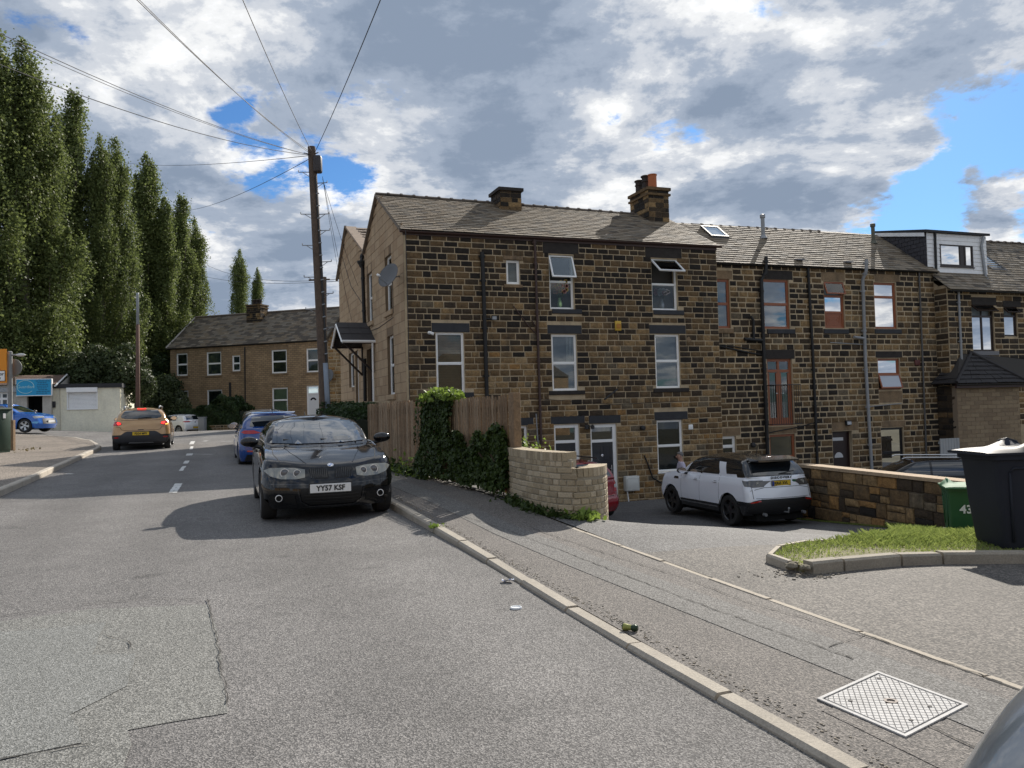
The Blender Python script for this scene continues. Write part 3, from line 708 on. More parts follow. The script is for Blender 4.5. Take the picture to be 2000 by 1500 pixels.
# ================================================================== the near stone house
U = (math.sin(R_(70)), math.cos(R_(70))); V = (math.sin(R_(-21.2)), math.cos(R_(-21.2)))
C0 = at(787, 448, 23.5)
F1 = Fr((C0.x, C0.y), U); G1 = Fr((C0.x, C0.y), V, left=True)
SW1 = 10.95; EZ = 7.06; YZ = -1.75
h1 = thing('stone_house', (C0.x, C0.y, gz(C0.x, C0.y)), 'tall sooty stone end house with white framed windows and a plain gable facing the road', 'house')
def soot(levels):
    def f(s, z, r):
        g = math.sin(s*1.3+z*.7)*.5+math.sin(s*.55-z*1.9+2)*.5
        t_ = (z-1.1)/4.1+g*.34+(.12 if s > 4.5 else -.05)+r.uniform(-.38, .38)
        if t_ > 1.0: return r.choice(['black', 'dark', 'dark', 'mid', 'mid', 'black'])
        if t_ > .5: return r.choice(['dark', 'mid', 'mid', 'dark', 'black', 'dark', 'tan'])
        if t_ > .05: return r.choice(['mid', 'tan', 'mid', 'mid', 'dark', 'tan', 'grey'])
        return r.choice(['tan', 'tan', 'light', 'mid', 'mid', 'grey', 'tan', 'tan', 'ochre'])
    return f
W = {}
for k, b in dict(small=(989, 508, 1015, 555), up1=(1073, 498, 1121, 604), up2=(1273, 506, 1323, 606), ml=(852, 649, 907, 767), m1=(1078, 653, 1127, 763), m2=(1280, 653, 1328, 758),
                 gw=(1284, 820, 1334, 921), door1=(1084, 829, 1133, 966), door2=(1155, 828, 1206, 972), gs=(1006, 832, 1030, 880)).items(): W[k] = F1.px(*b)
W['door1'] = W['door1'][:2]+(-1.4, W['door1'][3]); W['door2'] = W['door2'][:2]+(-1.42, W['door2'][3])
holes = list(W.values()); lint = {}
for b, mt in (((843, 631, 917, 649), SILLM), ((1069, 635, 1136, 652), SILLM), ((1268, 635, 1339, 652), SILLM), ((1060, 474, 1130, 496), LINTD), ((1260, 483, 1331, 504), LINTD),
              ((1076, 812, 1142, 828), SILLM), ((1150, 811, 1212, 827), SILLM), ((1278, 804, 1343, 820), SILLM), ((1001, 816, 1042, 831), SILLM), ((983, 500, 1021, 508), LINT),
              ((843, 767, 925, 777), SILLM), ((1078, 604, 1136, 613), SILLM), ((1276, 606, 1335, 615), SILLM), ((1072, 763, 1142, 771), LINTD), ((1276, 758, 1345, 766), LINTD), ((984, 556, 1020, 562), LINT)):
    q = F1.px(*b); holes.append(q); slab(h1, F1, *q, .015 if (b[3]-b[1]) > 10 else .05, mt, 'lintel' if (b[3]-b[1]) > 10 or mt is LINT else 'stone_sill')
op = [W[k] for k in W]
wall_sheet(h1, F1, 0, SW1, YZ, EZ+.12, op)
stones(h1, F1, .06, SW1, YZ, EZ, holes, soot(0), 300)
# gable wall, smooth dressed stone
ap = [(0.02, 7.12), (3.48, 9.06), (6.02, 7.58), (9.76, 9.36), (12.1, 7.75)]
def gtop(z):
    return 0, 12.05
GW = {'a': G1.px(748, 499, 763, 612), 'b': G1.px(715.5, 531, 725.5, 633), 'c': G1.px(755, 664, 770, 772), 'd': G1.px(683, 703, 697, 748), 'e': G1.px(703, 706, 712, 784), 'f': G1.px(719, 702, 734, 786)}
GW['a'] = (1.62, 2.62, 4.95, 6.75); GW['b'] = (4.75, 5.72, 4.95, 6.72); GW['c'] = (1.55, 2.5, 2.25, 4.15); GW['d'] = (8.7, 9.9, 2.75, 4.15); GW['e'] = (7.75, 8.4, 1.7, 4.15); GW['f'] = (5.0, 6.0, 1.1, 4.0)
GABM = M('dressed gable stone', (.44, .32, .20), .9, var=.16, scale=2.2, fine=.22, fscale=22, bump=.5, bscale=20, stain=.25, stcol=(.12, .085, .055))
GABJ = M('gable joints', (.20, .14, .085), .95, var=.25, scale=3, fine=.2)
gh = list(GW.values())
gp_ = []
for (a, b) in zip(ap, ap[1:]): gp_.append([G1.p(a[0], 7.08, -.012), G1.p(b[0], 7.08, -.012), G1.p(b[0], b[1], -.012), G1.p(a[0], a[1], -.012)])
wall_sheet(h1, G1, 0, 12.1, -1.0, 7.08, gh, mat=GABJ, name='gable_wall', extra=gp_)
def gstones():
    rr = random.Random(5); mb = MB(); z = -.6
    def rf(s): return float(np.interp(s, [a[0] for a in ap], [a[1] for a in ap]))
    while z < 9.3:
        h = rr.uniform(.27, .34); p = 0.
        while p < 12.05:
            l_ = min(rr.uniform(.45, .85), 12.05-p)
            if 12.05-p-l_ < .3: l_ = 12.05-p
            a, b, c, e = p+.008, p+l_-.008, z+.008, z+h-.008; p += l_
            if any(a < q[1]-.01 and b > q[0]+.01 and c < q[3]-.01 and e > q[2]+.01 for q in gh):
                q = [q for q in gh if a < q[1]-.01 and b > q[0]+.01 and c < q[3]-.01 and e > q[2]+.01][0]
                if q[0]-a > .08: b = q[0]
                elif b-q[1] > .08: a = q[1]
                elif e-q[3] > .05: c = q[3]
                elif q[2]-c > .05: e = q[2]
                else: continue
            ta, tb = rf(a)-.05, rf(b)-.05
            if c > min(ta, tb)-.06 and c > max(ta, tb)-.06: continue
            k = rr.uniform(0, .006); pts = [(a, c), (b, c), (b, min(e, max(tb, c+.01))), (a, min(e, max(ta, c+.01)))]
            i = len(mb.v); mb.v += [G1.p(x, y, .004+k) for x, y in pts]+[G1.p(x, y, -.012) for x, y in pts]
            mb.f += [(i, i+1, i+2, i+3)]+[(i+4+q, i+4+(q+1) % 4, i+(q+1) % 4, i+q) for q in range(4)]; mb.m += [rr.choice([0, 0, 0, 1])]*5
        z += h
    o = mb.build('gable_stonework', [GABM, M('dressed gable stone brown', (.38, .265, .16), .9, var=.2, scale=2.2, fine=.22, fscale=22, bump=.5, bscale=20)], h1, world=True, fix=False); o['kind'] = 'stuff'
gstones()
for k in 'abcdef':
    q = GW[k]
    if k == 'f':
        mb = MB(); G1.box(mb, q[0], q[1], q[2], q[3], -.16, -.12); mb.build('door', M('dark brown door', (.03, .018, .012), .5), h1, world=True); continue
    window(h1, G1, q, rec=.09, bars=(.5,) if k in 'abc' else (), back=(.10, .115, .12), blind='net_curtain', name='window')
    if k in 'abc': slab(h1, G1, q[0]-.1, q[1]+.12, q[2]-.16, q[2], .06, GABM, 'stone_sill')
# front windows of the house
FL = {}
def flowers(par, fr, s, z, d, h, cols, vase, leafc, name, label, cat, seed):
    rr = random.Random(seed); P = fr.p(s, z, d); o = thing(name, P, label, cat); mb = MB(); 
    mb.lathe([(.0, 0), (.055, 0), (.075, .06), (.085, .14), (.06, .24), (.035, .30), (.05, .33)], (0, 0, 0), n=14); mb.build('vase', vase, o, smooth=True)
    st = MB(); bl = MB(); lf = MB()
    for i in range(26):
        a = rr.uniform(0, 6.28); r = rr.uniform(.03, .27); e = Vector((math.cos(a)*r, math.sin(a)*r*.3, rr.uniform(.5, h)))
        st.tube([(0, 0, .25), Vector((e.x*.4, e.y*.4, e.z*.6)), e], .004, 4)
        for j in range(5): an = j*1.256+a; bl.obox(e+Vector((math.cos(an)*.025, 0, math.sin(an)*.025)), Vector((.032, 0, .01)), (0, .006, 0), Vector((-.01, 0, .032)), m=i % len(cols))
    st.build('stems', leafc, o); x = bl.build('blossoms', cols, o); x['kind'] = 'stuff'; return o
TRANS = .10
window(h1, F1, W['small'], rec=.05, fw=.06, back=(.17, .19, .21), blind='frosted_panel', name='window')
for k, ang in (('up1', 22), ('up2', 52)):
    q = W[k]; zm = q[2]+(q[3]-q[2])*.515
    wn = window(h1, F1, q, rec=.09, bars=(.515,), back=(.03, .035, .045), name='window', backd=.55, skip=((0, 1),), glass=glassmat('clear pane '+k, .0))
    casement(wn, F1, q[0]+.01, q[1]-.01, zm+.03, q[3]-.03, ang, d=-.085)
flowers(None, F1, W['up1'][0]+.42, W['up1'][2]+.06, -.20, .86, [M('coral petals', (.75, .22, .10), .6), M('pink petals', (.65, .30, .25), .6), M('yellow petals', (.75, .5, .12), .6)], M('pale green vase', (.42, .62, .30), .3), M('flower stems', (.10, .17, .06), .7), 'flower_vase', 'pale green vase of coral and yellow flowers in the upper window under the open sash', 'flower vase', 3)
flowers(None, F1, W['up2'][0]+.48, W['up2'][2]+.06, -.20, .66, [M('dusky pink petals', (.5, .2, .22), .6), M('white petals', (.6, .58, .6), .6)], M('clear vase', (.25, .28, .32), .2), M('dusky stems', (.10, .10, .07), .7), 'flower_vase', 'small vase of dusky pink and white flowers in the right upper window', 'flower vase', 8)
window(h1, F1, W['ml'], rec=.05, fw=.055, bars=(.485,), back=(.55, .38, .25), blind='slatted_blind', name='window', backd=.05, glass=GLASS)
# blind slats
q = W['ml']; sl = MB(); zz = q[2]+.07
while zz < q[3]-.08:
    sl.hexa([F1.p(q[0]+.05, zz, -.135), F1.p(q[1]-.05, zz, -.135), F1.p(q[1]-.05, zz+.012, -.147), F1.p(q[0]+.05, zz+.012, -.147), F1.p(q[0]+.05, zz+.002, -.135), F1.p(q[1]-.05, zz+.002, -.135), F1.p(q[1]-.05, zz+.036, -.147), F1.p(q[0]+.05, zz+.036, -.147)]); zz += .05
sl.build('blind_slats', M('wooden blind', (.62, .42, .28), .6, var=.2, scale=10), h1, world=True)['kind'] = 'stuff'
window(h1, F1, W['m1'], rec=.05, bars=(.49,), back=(.11, .125, .135), glass=GLASS_R, name='window')
c_ = MB(); q = W['m1']
for i in range(5): F1.box(c_, q[1]-.30+i*.05, q[1]-.272+i*.05, q[2]+(q[3]-q[2])*.52, q[3]-.06, -.16-.01*(i % 2), -.14-.01*(i % 2))
c_.build('curtain', M('white curtain', (.5, .5, .5), .8), h1, world=True)
window(h1, F1, W['m2'], rec=.05, bars=(.505,), back=(.06, .085, .085), glass=GLASS_R, name='window')
window(h1, F1, W['gw'], rec=.06, bars=(.5,), back=(.055, .045, .04), name='window', sill=.06)
window(h1, F1, W['gs'], rec=.06, back=(.05, .05, .045), name='window')
DOORM = M('black panelled door', (.018, .02, .026), .35, coat=.3)
for k in ('door1', 'door2'):
    s0, s1, z0, z1 = W[k]; d_ = MB(); fw = .075
    F1.box(d_, s0, s0+fw*.8, z0, z1, -.14, -.05); F1.box(d_, s1-fw*1.6, s1, z0, z1, -.14, -.05); F1.box(d_, s0+fw*.8, s1-fw*1.6, z1-fw*1.4, z1, -.14, -.05)
    zt = z1-.50; F1.box(d_, s0+fw*.8, s1-fw*1.6, zt-.09, zt, -.14, -.052); fro = d_.build('door_frame', WHT, h1, world=True)
    g = MB(); F1.box(g, s0+fw*.8, s1-fw*1.6, zt, z1-fw*1.4, -.11, -.10); g.build('fanlight', glassmat('grey pane', .12, (.3, .32, .32)), fro, world=True)
    g = MB(); F1.box(g, s0+fw*.8, s1-fw*1.6, z0+.03, zt-.09, -.12, -.085)
    a0, a1 = s0+fw*.8+.08, s1-fw*1.6-.08; m_ = (a0+a1)/2
    dr = g.build('door', DOORM, fro, world=True)
    for (x0, x1) in ((a0, m_-.04), (m_+.04, a1)):
        for (y0, y1) in ((z0+.2, z0+.75), (z0+.85, z0+1.3), (z0+1.4, zt-.2)):
            g2 = MB(); 
            for e in ((x0, x1, y0, y0+.02), (x0, x1, y1-.02, y1), (x0, x0+.02, y0+.02, y1-.02), (x1-.02, x1, y0+.02, y1-.02)): F1.box(g2, *e, -.085, -.076)
            g2.build('panel_moulding', DOORM, fro, world=True)
    kn = MB(); kn.lathe([(0, .012), (.03, .012), (.045, .004), (.045, 0)], F1.p(m_, z0+1.52, -.084), axis=(F1.n.x, F1.n.y, 0), n=16); kn.build('knocker', CHROME, fro, world=True)
    hd = MB(); F1.box(hd, a1+.0, a1+.03, z0+.95, z0+1.2, -.085, -.06); F1.box(hd, a1-.07, a1+.03, z0+1.08, z0+1.1, -.06, -.04); hd.build('handle', CHROME, fro, world=True)
# gutters and pipes
PIPEB = M('brown plastic pipe', (.06, .032, .026), .5); PIPEK = M('black cast iron pipe', (.012, .012, .012), .6, var=.4, scale=8); PIPEG = M('grey soil pipe', (.30, .31, .32), .55, var=.2, scale=6)
def pipe(par, fr, pts, r, mat, name='downpipe', d=.07, coll=True, label=None):
    P = []
    for a in pts:
        dd = a[2] if len(a) > 2 else d; s, z = fr.uv(a[0], a[1], dd); P.append(fr.p(s, z, dd))
    mb = MB(); mb.tube(P, r, 10); 
    if coll:
        for p, q in zip(P, P[1:]):
            n = int((q-p).length/1.7)
            for k in range(n+1):
                c = p.lerp(q, (k+.3)/(n+1)); dn = (q-p).normalized()*.04; mb.tube([c-dn, c+dn], r*1.28, 10)
                mb.obox(c-Vector((fr.n.x, fr.n.y, 0))*.03, Vector((fr.u.x, fr.u.y, 0))*r*1.7, Vector((fr.n.x, fr.n.y, 0))*.03, Vector((0, 0, .02)))
    o = mb.build(name, mat, par, world=True, smooth=True, angle=40)
    if label: o['label'] = label
    return o
def gutter(par, fr, s0, s1, z0, z1, mat, d=.11, r=.055, name='gutter'):
    mb = MB(); n = 8; P0, P1 = fr.p(s0, z0, d), fr.p(s1, z1, d); N = Vector((fr.n.x, fr.n.y, 0))
    for P in (P0, P1):
        for rad in (r, r*.8):
            for j in range(n+1): a = math.pi*j/n; mb.v.append(tuple(P+N*math.cos(a)*rad-Vector((0, 0, math.sin(a)*rad))))
    m_ = n+1
    for j in range(n): mb.f += [(j, j+1, 2*m_+j+1, 2*m_+j), (m_+j, 3*m_+j, 3*m_+j+1, m_+j+1), (j, m_+j, m_+j+1, j+1), (2*m_+j, 2*m_+j+1, 3*m_+j+1, 3*m_+j)]; mb.m += [0]*4
    for j in (0, n): mb.f.append((j, m_+j, 3*m_+j, 2*m_+j)); mb.m.append(0)
    return mb.build(name, mat, par, world=True, fix=True)
gutter(h1, F1, -.12, SW1+.15, EZ+.0, EZ+.04, PIPEB)
mb = MB(); F1.box(mb, -.02, SW1, EZ-.1, EZ+.10, .002, .045); mb.build('fascia', PIPEB, h1, world=True)
pipe(h1, F1, [(1043, 468, .11), (1045, 486), (1057, 868)], .042, PIPEB)
pipe(h1, F1, [(941, 492), (943, 520), (952, 800)], .062, PIPEK, label='black cast iron soil pipe left of the small window')
pipe(h1, F1, [(1003, 598), (1030, 634), (1047, 652)], .018, PIPEB, 'waste_pipe', d=.04, coll=False)
pipe(h1, F1, [(1038, 625), (1046, 637), (1050, 655)], .018, PIPEB, 'waste_pipe', d=.04, coll=False)
pipe(h1, F1, [(946, 622), (962, 624)], .03, PIPEK, 'waste_pipe', d=.07, coll=False)
pipe(h1, F1, [(1047, 808, .03), (1051, 868, .03)], .02, PIPEG, 'conduit', d=.03, coll=False)
pipe(h1, F1, [(1258, 889, .03), (1265, 905, .03), (1275, 933, .03), (1297, 946, .03)], .022, BLK, 'cable', d=.03, coll=False)
pipe(h1, F1, [(1181, 780, .25), (1206, 760, .05)], .028, BLK, 'bracket_arm', coll=False)
pipe(h1, F1, [(1002, 776, .012), (1040, 778, .012), (1200, 790, .012), (1340, 783, .012)], .008, BLK, 'cable', coll=False)
def on(fr, name, b, d0, d1, mat, par=h1, label=None):
    q = fr.px(*b); mb = rbox(((q[0]+q[1])/2, 0, 0), (q[1]-q[0], d1-d0, q[3]-q[2]), min(.02, (q[1]-q[0])*.15)); c = fr.p((q[0]+q[1])/2, (q[2]+q[3])/2, (d0+d1)/2)
    mb.v = [(x-(q[0]+q[1])/2, y, z) for x, y, z in mb.v]; mb.xform(Matrix.Translation(c) @ Matrix.Rotation(fr.rotz(), 4, 'Z')); o = mb.build(name, mat, par, world=True, smooth=True, angle=35)
    if label: o['label'] = label
    return o
al = thing('alarm_box', F1.p(*F1.uv(1206, 636), .0), 'small yellow alarm box high on the wall between the two right window columns', 'alarm box')
on(F1, 'casing', (1200, 627, 1212, 646), 0.01, .07, M('yellow plastic', (.62, .40, .05), .5), al); on(F1, 'panel', (1202, 633, 1210, 642), .071, .078, M('faded orange', (.5, .22, .03), .5), al)
mt_ = thing('meter_box', F1.p(*F1.uv(1230, 944), .0), 'white gas meter box on the wall right of the second black door', 'meter box')
on(F1, 'casing', (1217, 929, 1243, 958), .01, .22, M('off white box', (.62, .62, .58), .5, var=.1, scale=6), mt_); on(F1, 'door', (1219, 933, 1241, 955), .222, .236, M('off white box', (.62, .62, .58), .5), mt_)
mb = MB(); s_, z_ = F1.uv(1222, 960); mb.tube([F1.p(s_, z_, .12), F1.p(s_+.05, z_-.42, .12)], .02); mb.build('pipe', WHT, mt_, world=True)
on(F1, 'vent', (1344, 829, 1353, 839), .0, .03, WHT)
mb = MB(); s_, z_ = F1.uv(1253, 836); mb.lathe([(0, .16), (.05, .16), (.085, .13), (.085, 0)], F1.p(s_, z_, 0), axis=(F1.n.x, F1.n.y, 0), n=16); mb.build('boiler_flue', BLK, h1, world=True, smooth=True, angle=40)
mb = MB(); s_, z_ = F1.uv(1345, 663); mb.lathe([(0, .012), (.09, .012), (.09, 0)], F1.p(s_, z_, .008), axis=(F1.n.x, F1.n.y, 0), n=16); mb.build('round_vent', LINT, h1, world=True)
lp = thing('wall_lamp', F1.p(*F1.uv(1148, 834), 0), 'black twin wall lamp between the two black doors', 'lamp'); mb = MB(); c = F1.p(*F1.uv(1148, 834), .0)
N1 = Vector((F1.n.x, F1.n.y, 0)); U1 = Vector((F1.u.x, F1.u.y, 0))
mb.obox(c+N1*.02, U1*.05, N1*.02, (0, 0, .07))
for sg in (-1, 1): mb.tube([c+N1*.04, c+N1*.12+U1*sg*.1+Vector((0, 0, .05))], .015); mb.lathe([(.02, 0), (.06, -.05), (.065, -.13), (.03, -.15)], c+N1*.13+U1*sg*.11+Vector((0, 0, .08)), n=10)
mb.build('lamp_body', BLK, lp, world=True)
cm = thing('security_camera', F1.p(*F1.uv(838, 650), 0), 'small white security camera beside the left window of the end house', 'camera'); mb = MB(); c = F1.p(*F1.uv(838, 650), .0); mb.lathe([(0, .03), (.05, .03), (.05, 0)], c, axis=(N1.x, N1.y, 0), n=12); mb.tube([c+N1*.03, c+N1*.09, c+N1*.15+U1*.1-Vector((0, 0, .05))], [.02, .045, .045]); mb.build('housing', WHT, cm, world=True)
fl_ = thing('flood_light', F1.p(*F1.uv(962, 622), 0), 'small floodlight beside the black soil pipe under the eaves', 'floodlight'); mb = MB(); c = F1.p(*F1.uv(963, 622), .0); mb.obox(c+N1*.12, U1*.07, N1*.03, (0, 0, .05)); mb.tube([c, c+N1*.1], .015); mb.build('housing', STEEL, fl_, world=True)
# roofs: main ridge and the rear ridge of the M shaped gable
def R1(s, v, z): return G1.p(v, z, 0)+Vector((U[0]*s, U[1]*s, 0))
e0 = F1.p(-.10, EZ+.03, .14); e1 = F1.p(SW1+.1, EZ+.03, .14)
slates(h1, e0, e1, R1(-.10, 3.48, 9.10), R1(SW1+.1, 3.48, 9.0), 21, .33, name='roof_slates')
slates(h1, R1(SW1, 6.05, 7.6), R1(-.1, 6.05, 7.6), R1(SW1, 3.48, 9.02), R1(-.1, 3.48, 9.10), 15, .4, name='rear_slates')
ridge(h1, R1(-.08, 3.48, 9.12), R1(SW1+.1, 3.48, 9.0))
slates(h1, R1(.35, 6.0, 7.6), R1(7, 6.0, 7.6), R1(.35, 9.76, 9.40), R1(7, 9.76, 9.40), 9, .4, name='valley_tiles', th=.03, mats=[M('brown pantile', (.20, .15, .11), .8, var=.2, scale=4)], wts=(1,), lift=.03)
slates(h1, R1(7, 12.3, 7.65), R1(-.05, 12.3, 7.65), R1(7, 9.76, 9.40), R1(-.05, 9.76, 9.40), 14, .4, name='far_slates')
COPE = M('coping stone', (.33, .25, .185), .9, var=.2, scale=4, fine=.2)
mb = MB(); a, b = R1(0, 5.98, 7.66), R1(0, 9.80, 9.45); k = Vector((U[0], U[1], 0))*.38; dn = Vector((0, 0, -.09)); o_ = Vector((-U[0], -U[1], 0))*.06
mb.hexa([a+dn+o_, a+k+dn, b+k+dn, b+dn+o_, a+o_, a+k, b+k, b+o_]); mb.build('coping', COPE, h1, world=True)
mb = MB()
for (p, q) in ((R1(-.06, .0, 7.16), R1(-.06, 3.48, 9.12)), (R1(-.06, 3.48, 9.12), R1(-.06, 6.0, 7.62)), (R1(-.06, 9.76, 9.46), R1(-.06, 12.3, 7.66))):
    t_ = Vector((U[0], U[1], 0))*.05; dz = Vector((0, 0, .09)); mb.hexa([p-t_-dz, p+t_-dz, q+t_-dz, q-t_-dz, p-t_, p+t_, q+t_, q-t_])
mb.build('verge', M('verge mortar', (.20, .165, .13), .9, var=.3, scale=5), h1, world=True)
# body of the house behind, so that it shades the road
mb = MB(); 
def bodyblock(s0, s1, v0, v1, z0, zt0, zr, vr, zt1):
    A = [(v0, z0), (v0, zt0), (vr, zr), (v1, zt1), (v1, z0)]
    L0 = [R1(s0, a, z) for a, z in A]; L1_ = [R1(s1, a, z) for a, z in A]; mb.poly(L0[::-1]); mb.poly(L1_)
    for i in range(5): j = (i+1) % 5; mb.quad(L0[i], L0[j], L1_[j], L1_[i])
bodyblock(.35, SW1-.01, .36, 6.04, -1.7, 6.95, 8.92, 3.48, 7.42); bodyblock(.35, 7, 6.06, 12.08, -.9, 7.42, 9.2, 9.76, 7.62)
mb.build('inner_walls', backing((.05, .045, .04)), h1, world=True)
mb = MB(); mb.quad(R1(SW1, 0, -1.7), R1(SW1, 3.48, -1.7), R1(SW1, 3.48, 8.95), R1(SW1, 0, 7.0)); mb.build('end_wall', MORTAR, h1, world=True)
# gable downpipe in the valley, hopper, telephone cables
pipe(h1, G1, [(707, 497, .05), (706, 512, .12), (708, 525), (712, 652)], .06, PIPEK, 'downpipe')
pipe(h1, G1, [(712, 700), (713, 784)], .06, PIPEK, 'downpipe')
mb = MB(); c = G1.p(*G1.uv(706, 513, .1), .1); mb.lathe([(.06, -.18), (.10, -.1), (.16, 0), (.16, .06), (.12, .06)], c, n=10); mb.build('hopper', PIPEK, h1, world=True)
for l_ in ([(792, 450, .015), (797, 620, .015), (800, 780, .015)], [(768, 620, .015), (740, 640, .015), (715, 650, .015), (690, 668, .015)], [(766, 530, .015), (768, 612, .015)], [(668, 500, .015), (686, 560, .015), (712, 600, .015)]):
    pipe(h1, G1, l_, .011, BLK, 'cable', coll=False)
# chimneys of the near house
def chimney(par, s, v, w_, dp, zb, zt, pots, cap=False, seed=1, name='chimney', frm=R1, uvec=None, vvec=None):
    uu = Vector((U[0], U[1], 0)) if uvec is None else uvec; vv = Vector((V[0], V[1], 0)) if vvec is None else vvec; c = frm(s, v, 0); core = MB(); 
    core.obox(Vector((c.x, c.y, (zb+zt)/2)), uu*(w_/2-.012), vv*(dp/2-.012), Vector((0, 0, (zt-zb)/2)))
    ch = core.build(name, MORTAR, par, world=True); rr = random.Random(seed)
    # stones on all four faces
    acc = MB(); mats = [tone(k) for k in ('black', 'dark', 'mid', 'tan')]
    z = zb
    while z < zt-.03:
        h = min(rr.uniform(.15, .2), zt-z)
        for (o0, ax, n_, ln) in ((c-uu*w_/2-vv*dp/2, uu, -vv, w_), (c-uu*w_/2-vv*dp/2, vv, -uu, dp), (c+uu*w_/2-vv*dp/2, vv, uu, dp), (c-uu*w_/2+vv*dp/2, uu, vv, w_)):
            p = 0
            while p < ln-1e-3:
                l_ = min(rr.uniform(.22, .45), ln-p)
                if ln-p-l_ < .12: l_ = ln-p
                k = rr.uniform(.0, .02); P = Vector((o0.x, o0.y, z))+ax*(p+l_/2)+Vector((0, 0, h/2))
                acc.obox(P+n_*(k/2-.03), ax*(l_/2-.008), n_*(.03+k/2), Vector((0, 0, h/2-.008)), m=rr.choices(range(4), (3, 4, 3, 2))[0]); p += l_
        z += h
    o = acc.build('stonework', mats, ch, world=False); 
    o.data.transform(Matrix.Translation(-wloc(par))); o['kind'] = 'stuff'
    cp = MB(); cp.obox(Vector((c.x, c.y, zt+.05)), uu*(w_/2+.07), vv*(dp/2+.07), Vector((0, 0, .055)), 0)
    if cap: cp.obox(Vector((c.x, c.y, zt-.16)), uu*(w_/2+.06), vv*(dp/2+.06), Vector((0, 0, .04)), 0)
    q = cp.build('cap_stone', LINTD if not cap else tone('mid'), ch); q.data.transform(Matrix.Translation(-wloc(par)))
    for (du, dv, hh, r, mt, fluted) in pots:
        pm = MB(); P = c+uu*du+vv*dv; P.z = zt+.08
        pr = [(r*1.1, 0), (r*1.1, .05), (r, .08), (r*.95, hh*.6), (r*1.15, hh*.63), (r*1.15, hh*.68), (r*.95, hh*.72), (r*1.0, hh*.86), (r*1.25, hh*.9), (r*1.25, hh*.96), (r*.9, hh), (r*.7, hh), (r*.7, hh-.2)] if fluted else [(r*1.02, 0), (r, hh*.93), (r*1.12, hh*.94), (r*1.12, hh), (r*.85, hh), (r*.85, hh-.2)]
        pm.lathe(pr, P, n=14); pm.v = [tuple(Vector(a)-wloc(par)) for a in pm.v]; pm.build('chimney_pot', mt, ch, smooth=True, angle=40)
    return ch
TERRA = M('orange terracotta', (.42, .13, .045), .7, var=.15, scale=8); POTK = M('sooty pot', (.035, .026, .022), .8, var=.4, scale=8)
chimney(h1, 4.5, 3.15, .78, .95, 8.4, 9.32, [], seed=2)
chimney(h1, 10.35, 3.25, .86, 1.35, 8.2, 9.72, [(0, -.28, .62, .16, TERRA, False), (-.05, .12, .70, .15, POTK, True), (-.1, .52, .62, .15, POTK, True)], cap=True, seed=3)
# satellite dish on the gable
SATM = M('grey dish', (.12, .125, .13), .5, var=.1)
dc = G1.p(*G1.uv(762, 540, .45), .45); ds = thing('satellite_dish', dc, 'grey satellite dish on the gable beside the upper window', 'satellite dish'); mb = MB()
ax = Vector((-.55, -.72, .35)).normalized(); prof = [(.0, 0), (.15, .012), (.28, .042), (.38, .085), (.385, .09), (.38, .097), (.28, .054), (.15, .024), (0, .012)]
mb.lathe(prof, (0, 0, 0), axis=ax, n=24); mb.build('dish', SATM, ds, smooth=True)
mb = MB(); foot = G1.p(*G1.uv(781, 540, .0), .0)-dc; mb.tube([ax*-.02, foot], .022); mb.tube([ax*.0+Vector((0, 0, -.33)), ax*.5+Vector((0, 0, -.22))], .012); mb.build('mount', STEEL, ds)
mb = MB(); mb.lathe([(.0, -.05), (.035, -.05), (.04, .05), (0, .05)], ax*.5+Vector((0, 0, -.2)), axis=-ax, n=10); mb.build('receiver', WHT, ds, smooth=True)
# porch canopy over the gable door
cp = thing('porch_canopy', G1.p(6.2, 3.9, 0), 'small dark tiled porch canopy with white trim on the gable wall', 'canopy')
TILEK = M('dark concrete tile', (.030, .027, .028), .7, var=.3, scale=6, fine=.3)
s0c, s1c, zt_, zb_, out = 4.45, 6.95, 4.95, 4.2, 1.15; sm_ = (s0c+s1c)/2
for side in (-1, 1):
    se = s0c if side < 0 else s1c
    for r in range(3):
        a0, a1 = r/3, (r+1.12)/3; sA, sB = sm_+(se-sm_)*(1-a0), sm_+(se-sm_)*(1-min(1, a1)); zA, zB = zb_+(zt_-zb_)*a0, zb_+(zt_-zb_)*min(1, a1)
        for c in range(3):
            d0_, d1_ = out*c/3+.004, out*(c+1)/3-.004; mb = MB(); up = Vector((0, 0, .045))
            mb.hexa([G1.p(sA, zA, d0_), G1.p(sA, zA, d1_), G1.p(sB, zB-.02, d1_), G1.p(sB, zB-.02, d0_), G1.p(sA, zA, d0_)+up, G1.p(sA, zA, d1_)+up, G1.p(sB, zB, d1_)+up*.5, G1.p(sB, zB, d0_)+up*.5]); mb.build('roof_tile', TILEK, cp, world=True)
mb = MB()
for se in (s0c, s1c): mb.tube([G1.p(se, zb_-.05, out-.02), G1.p(sm_, zt_-.05, out-.02)], .05, 4)
mb.build('bargeboard', WHT, cp, world=True)
for se in (s0c, s1c): gutter(cp, G1, 0, 1, zb_, zb_, WHT)if False else None
mb = MB(); mb.tube([G1.p(s0c-.05, zb_-.03, 0), G1.p(s0c-.05, zb_-.03, out)], .05, 8); mb.tube([G1.p(s0c-.02, zb_-.05, .1), G1.p(s0c-.02, 1.2, .1)], .035, 8); mb.build('gutter', WHT, cp, world=True)
for se in (s0c+.2, s1c-.2): mb = MB(); mb.tube([G1.p(se, zb_-.05, out-.1), G1.p(se, zb_-1.1, .03)], .04, 6); mb.tube([G1.p(se, zb_-.05, out), G1.p(se, zb_-.05, .0)], .04, 6); mb.tube([G1.p(se, zb_-.05, .03), G1.p(se, zb_-1.1, .03)], .04, 6); mb.build('bracket', M('dark stained timber', (.025, .015, .012), .6), cp, world=True)
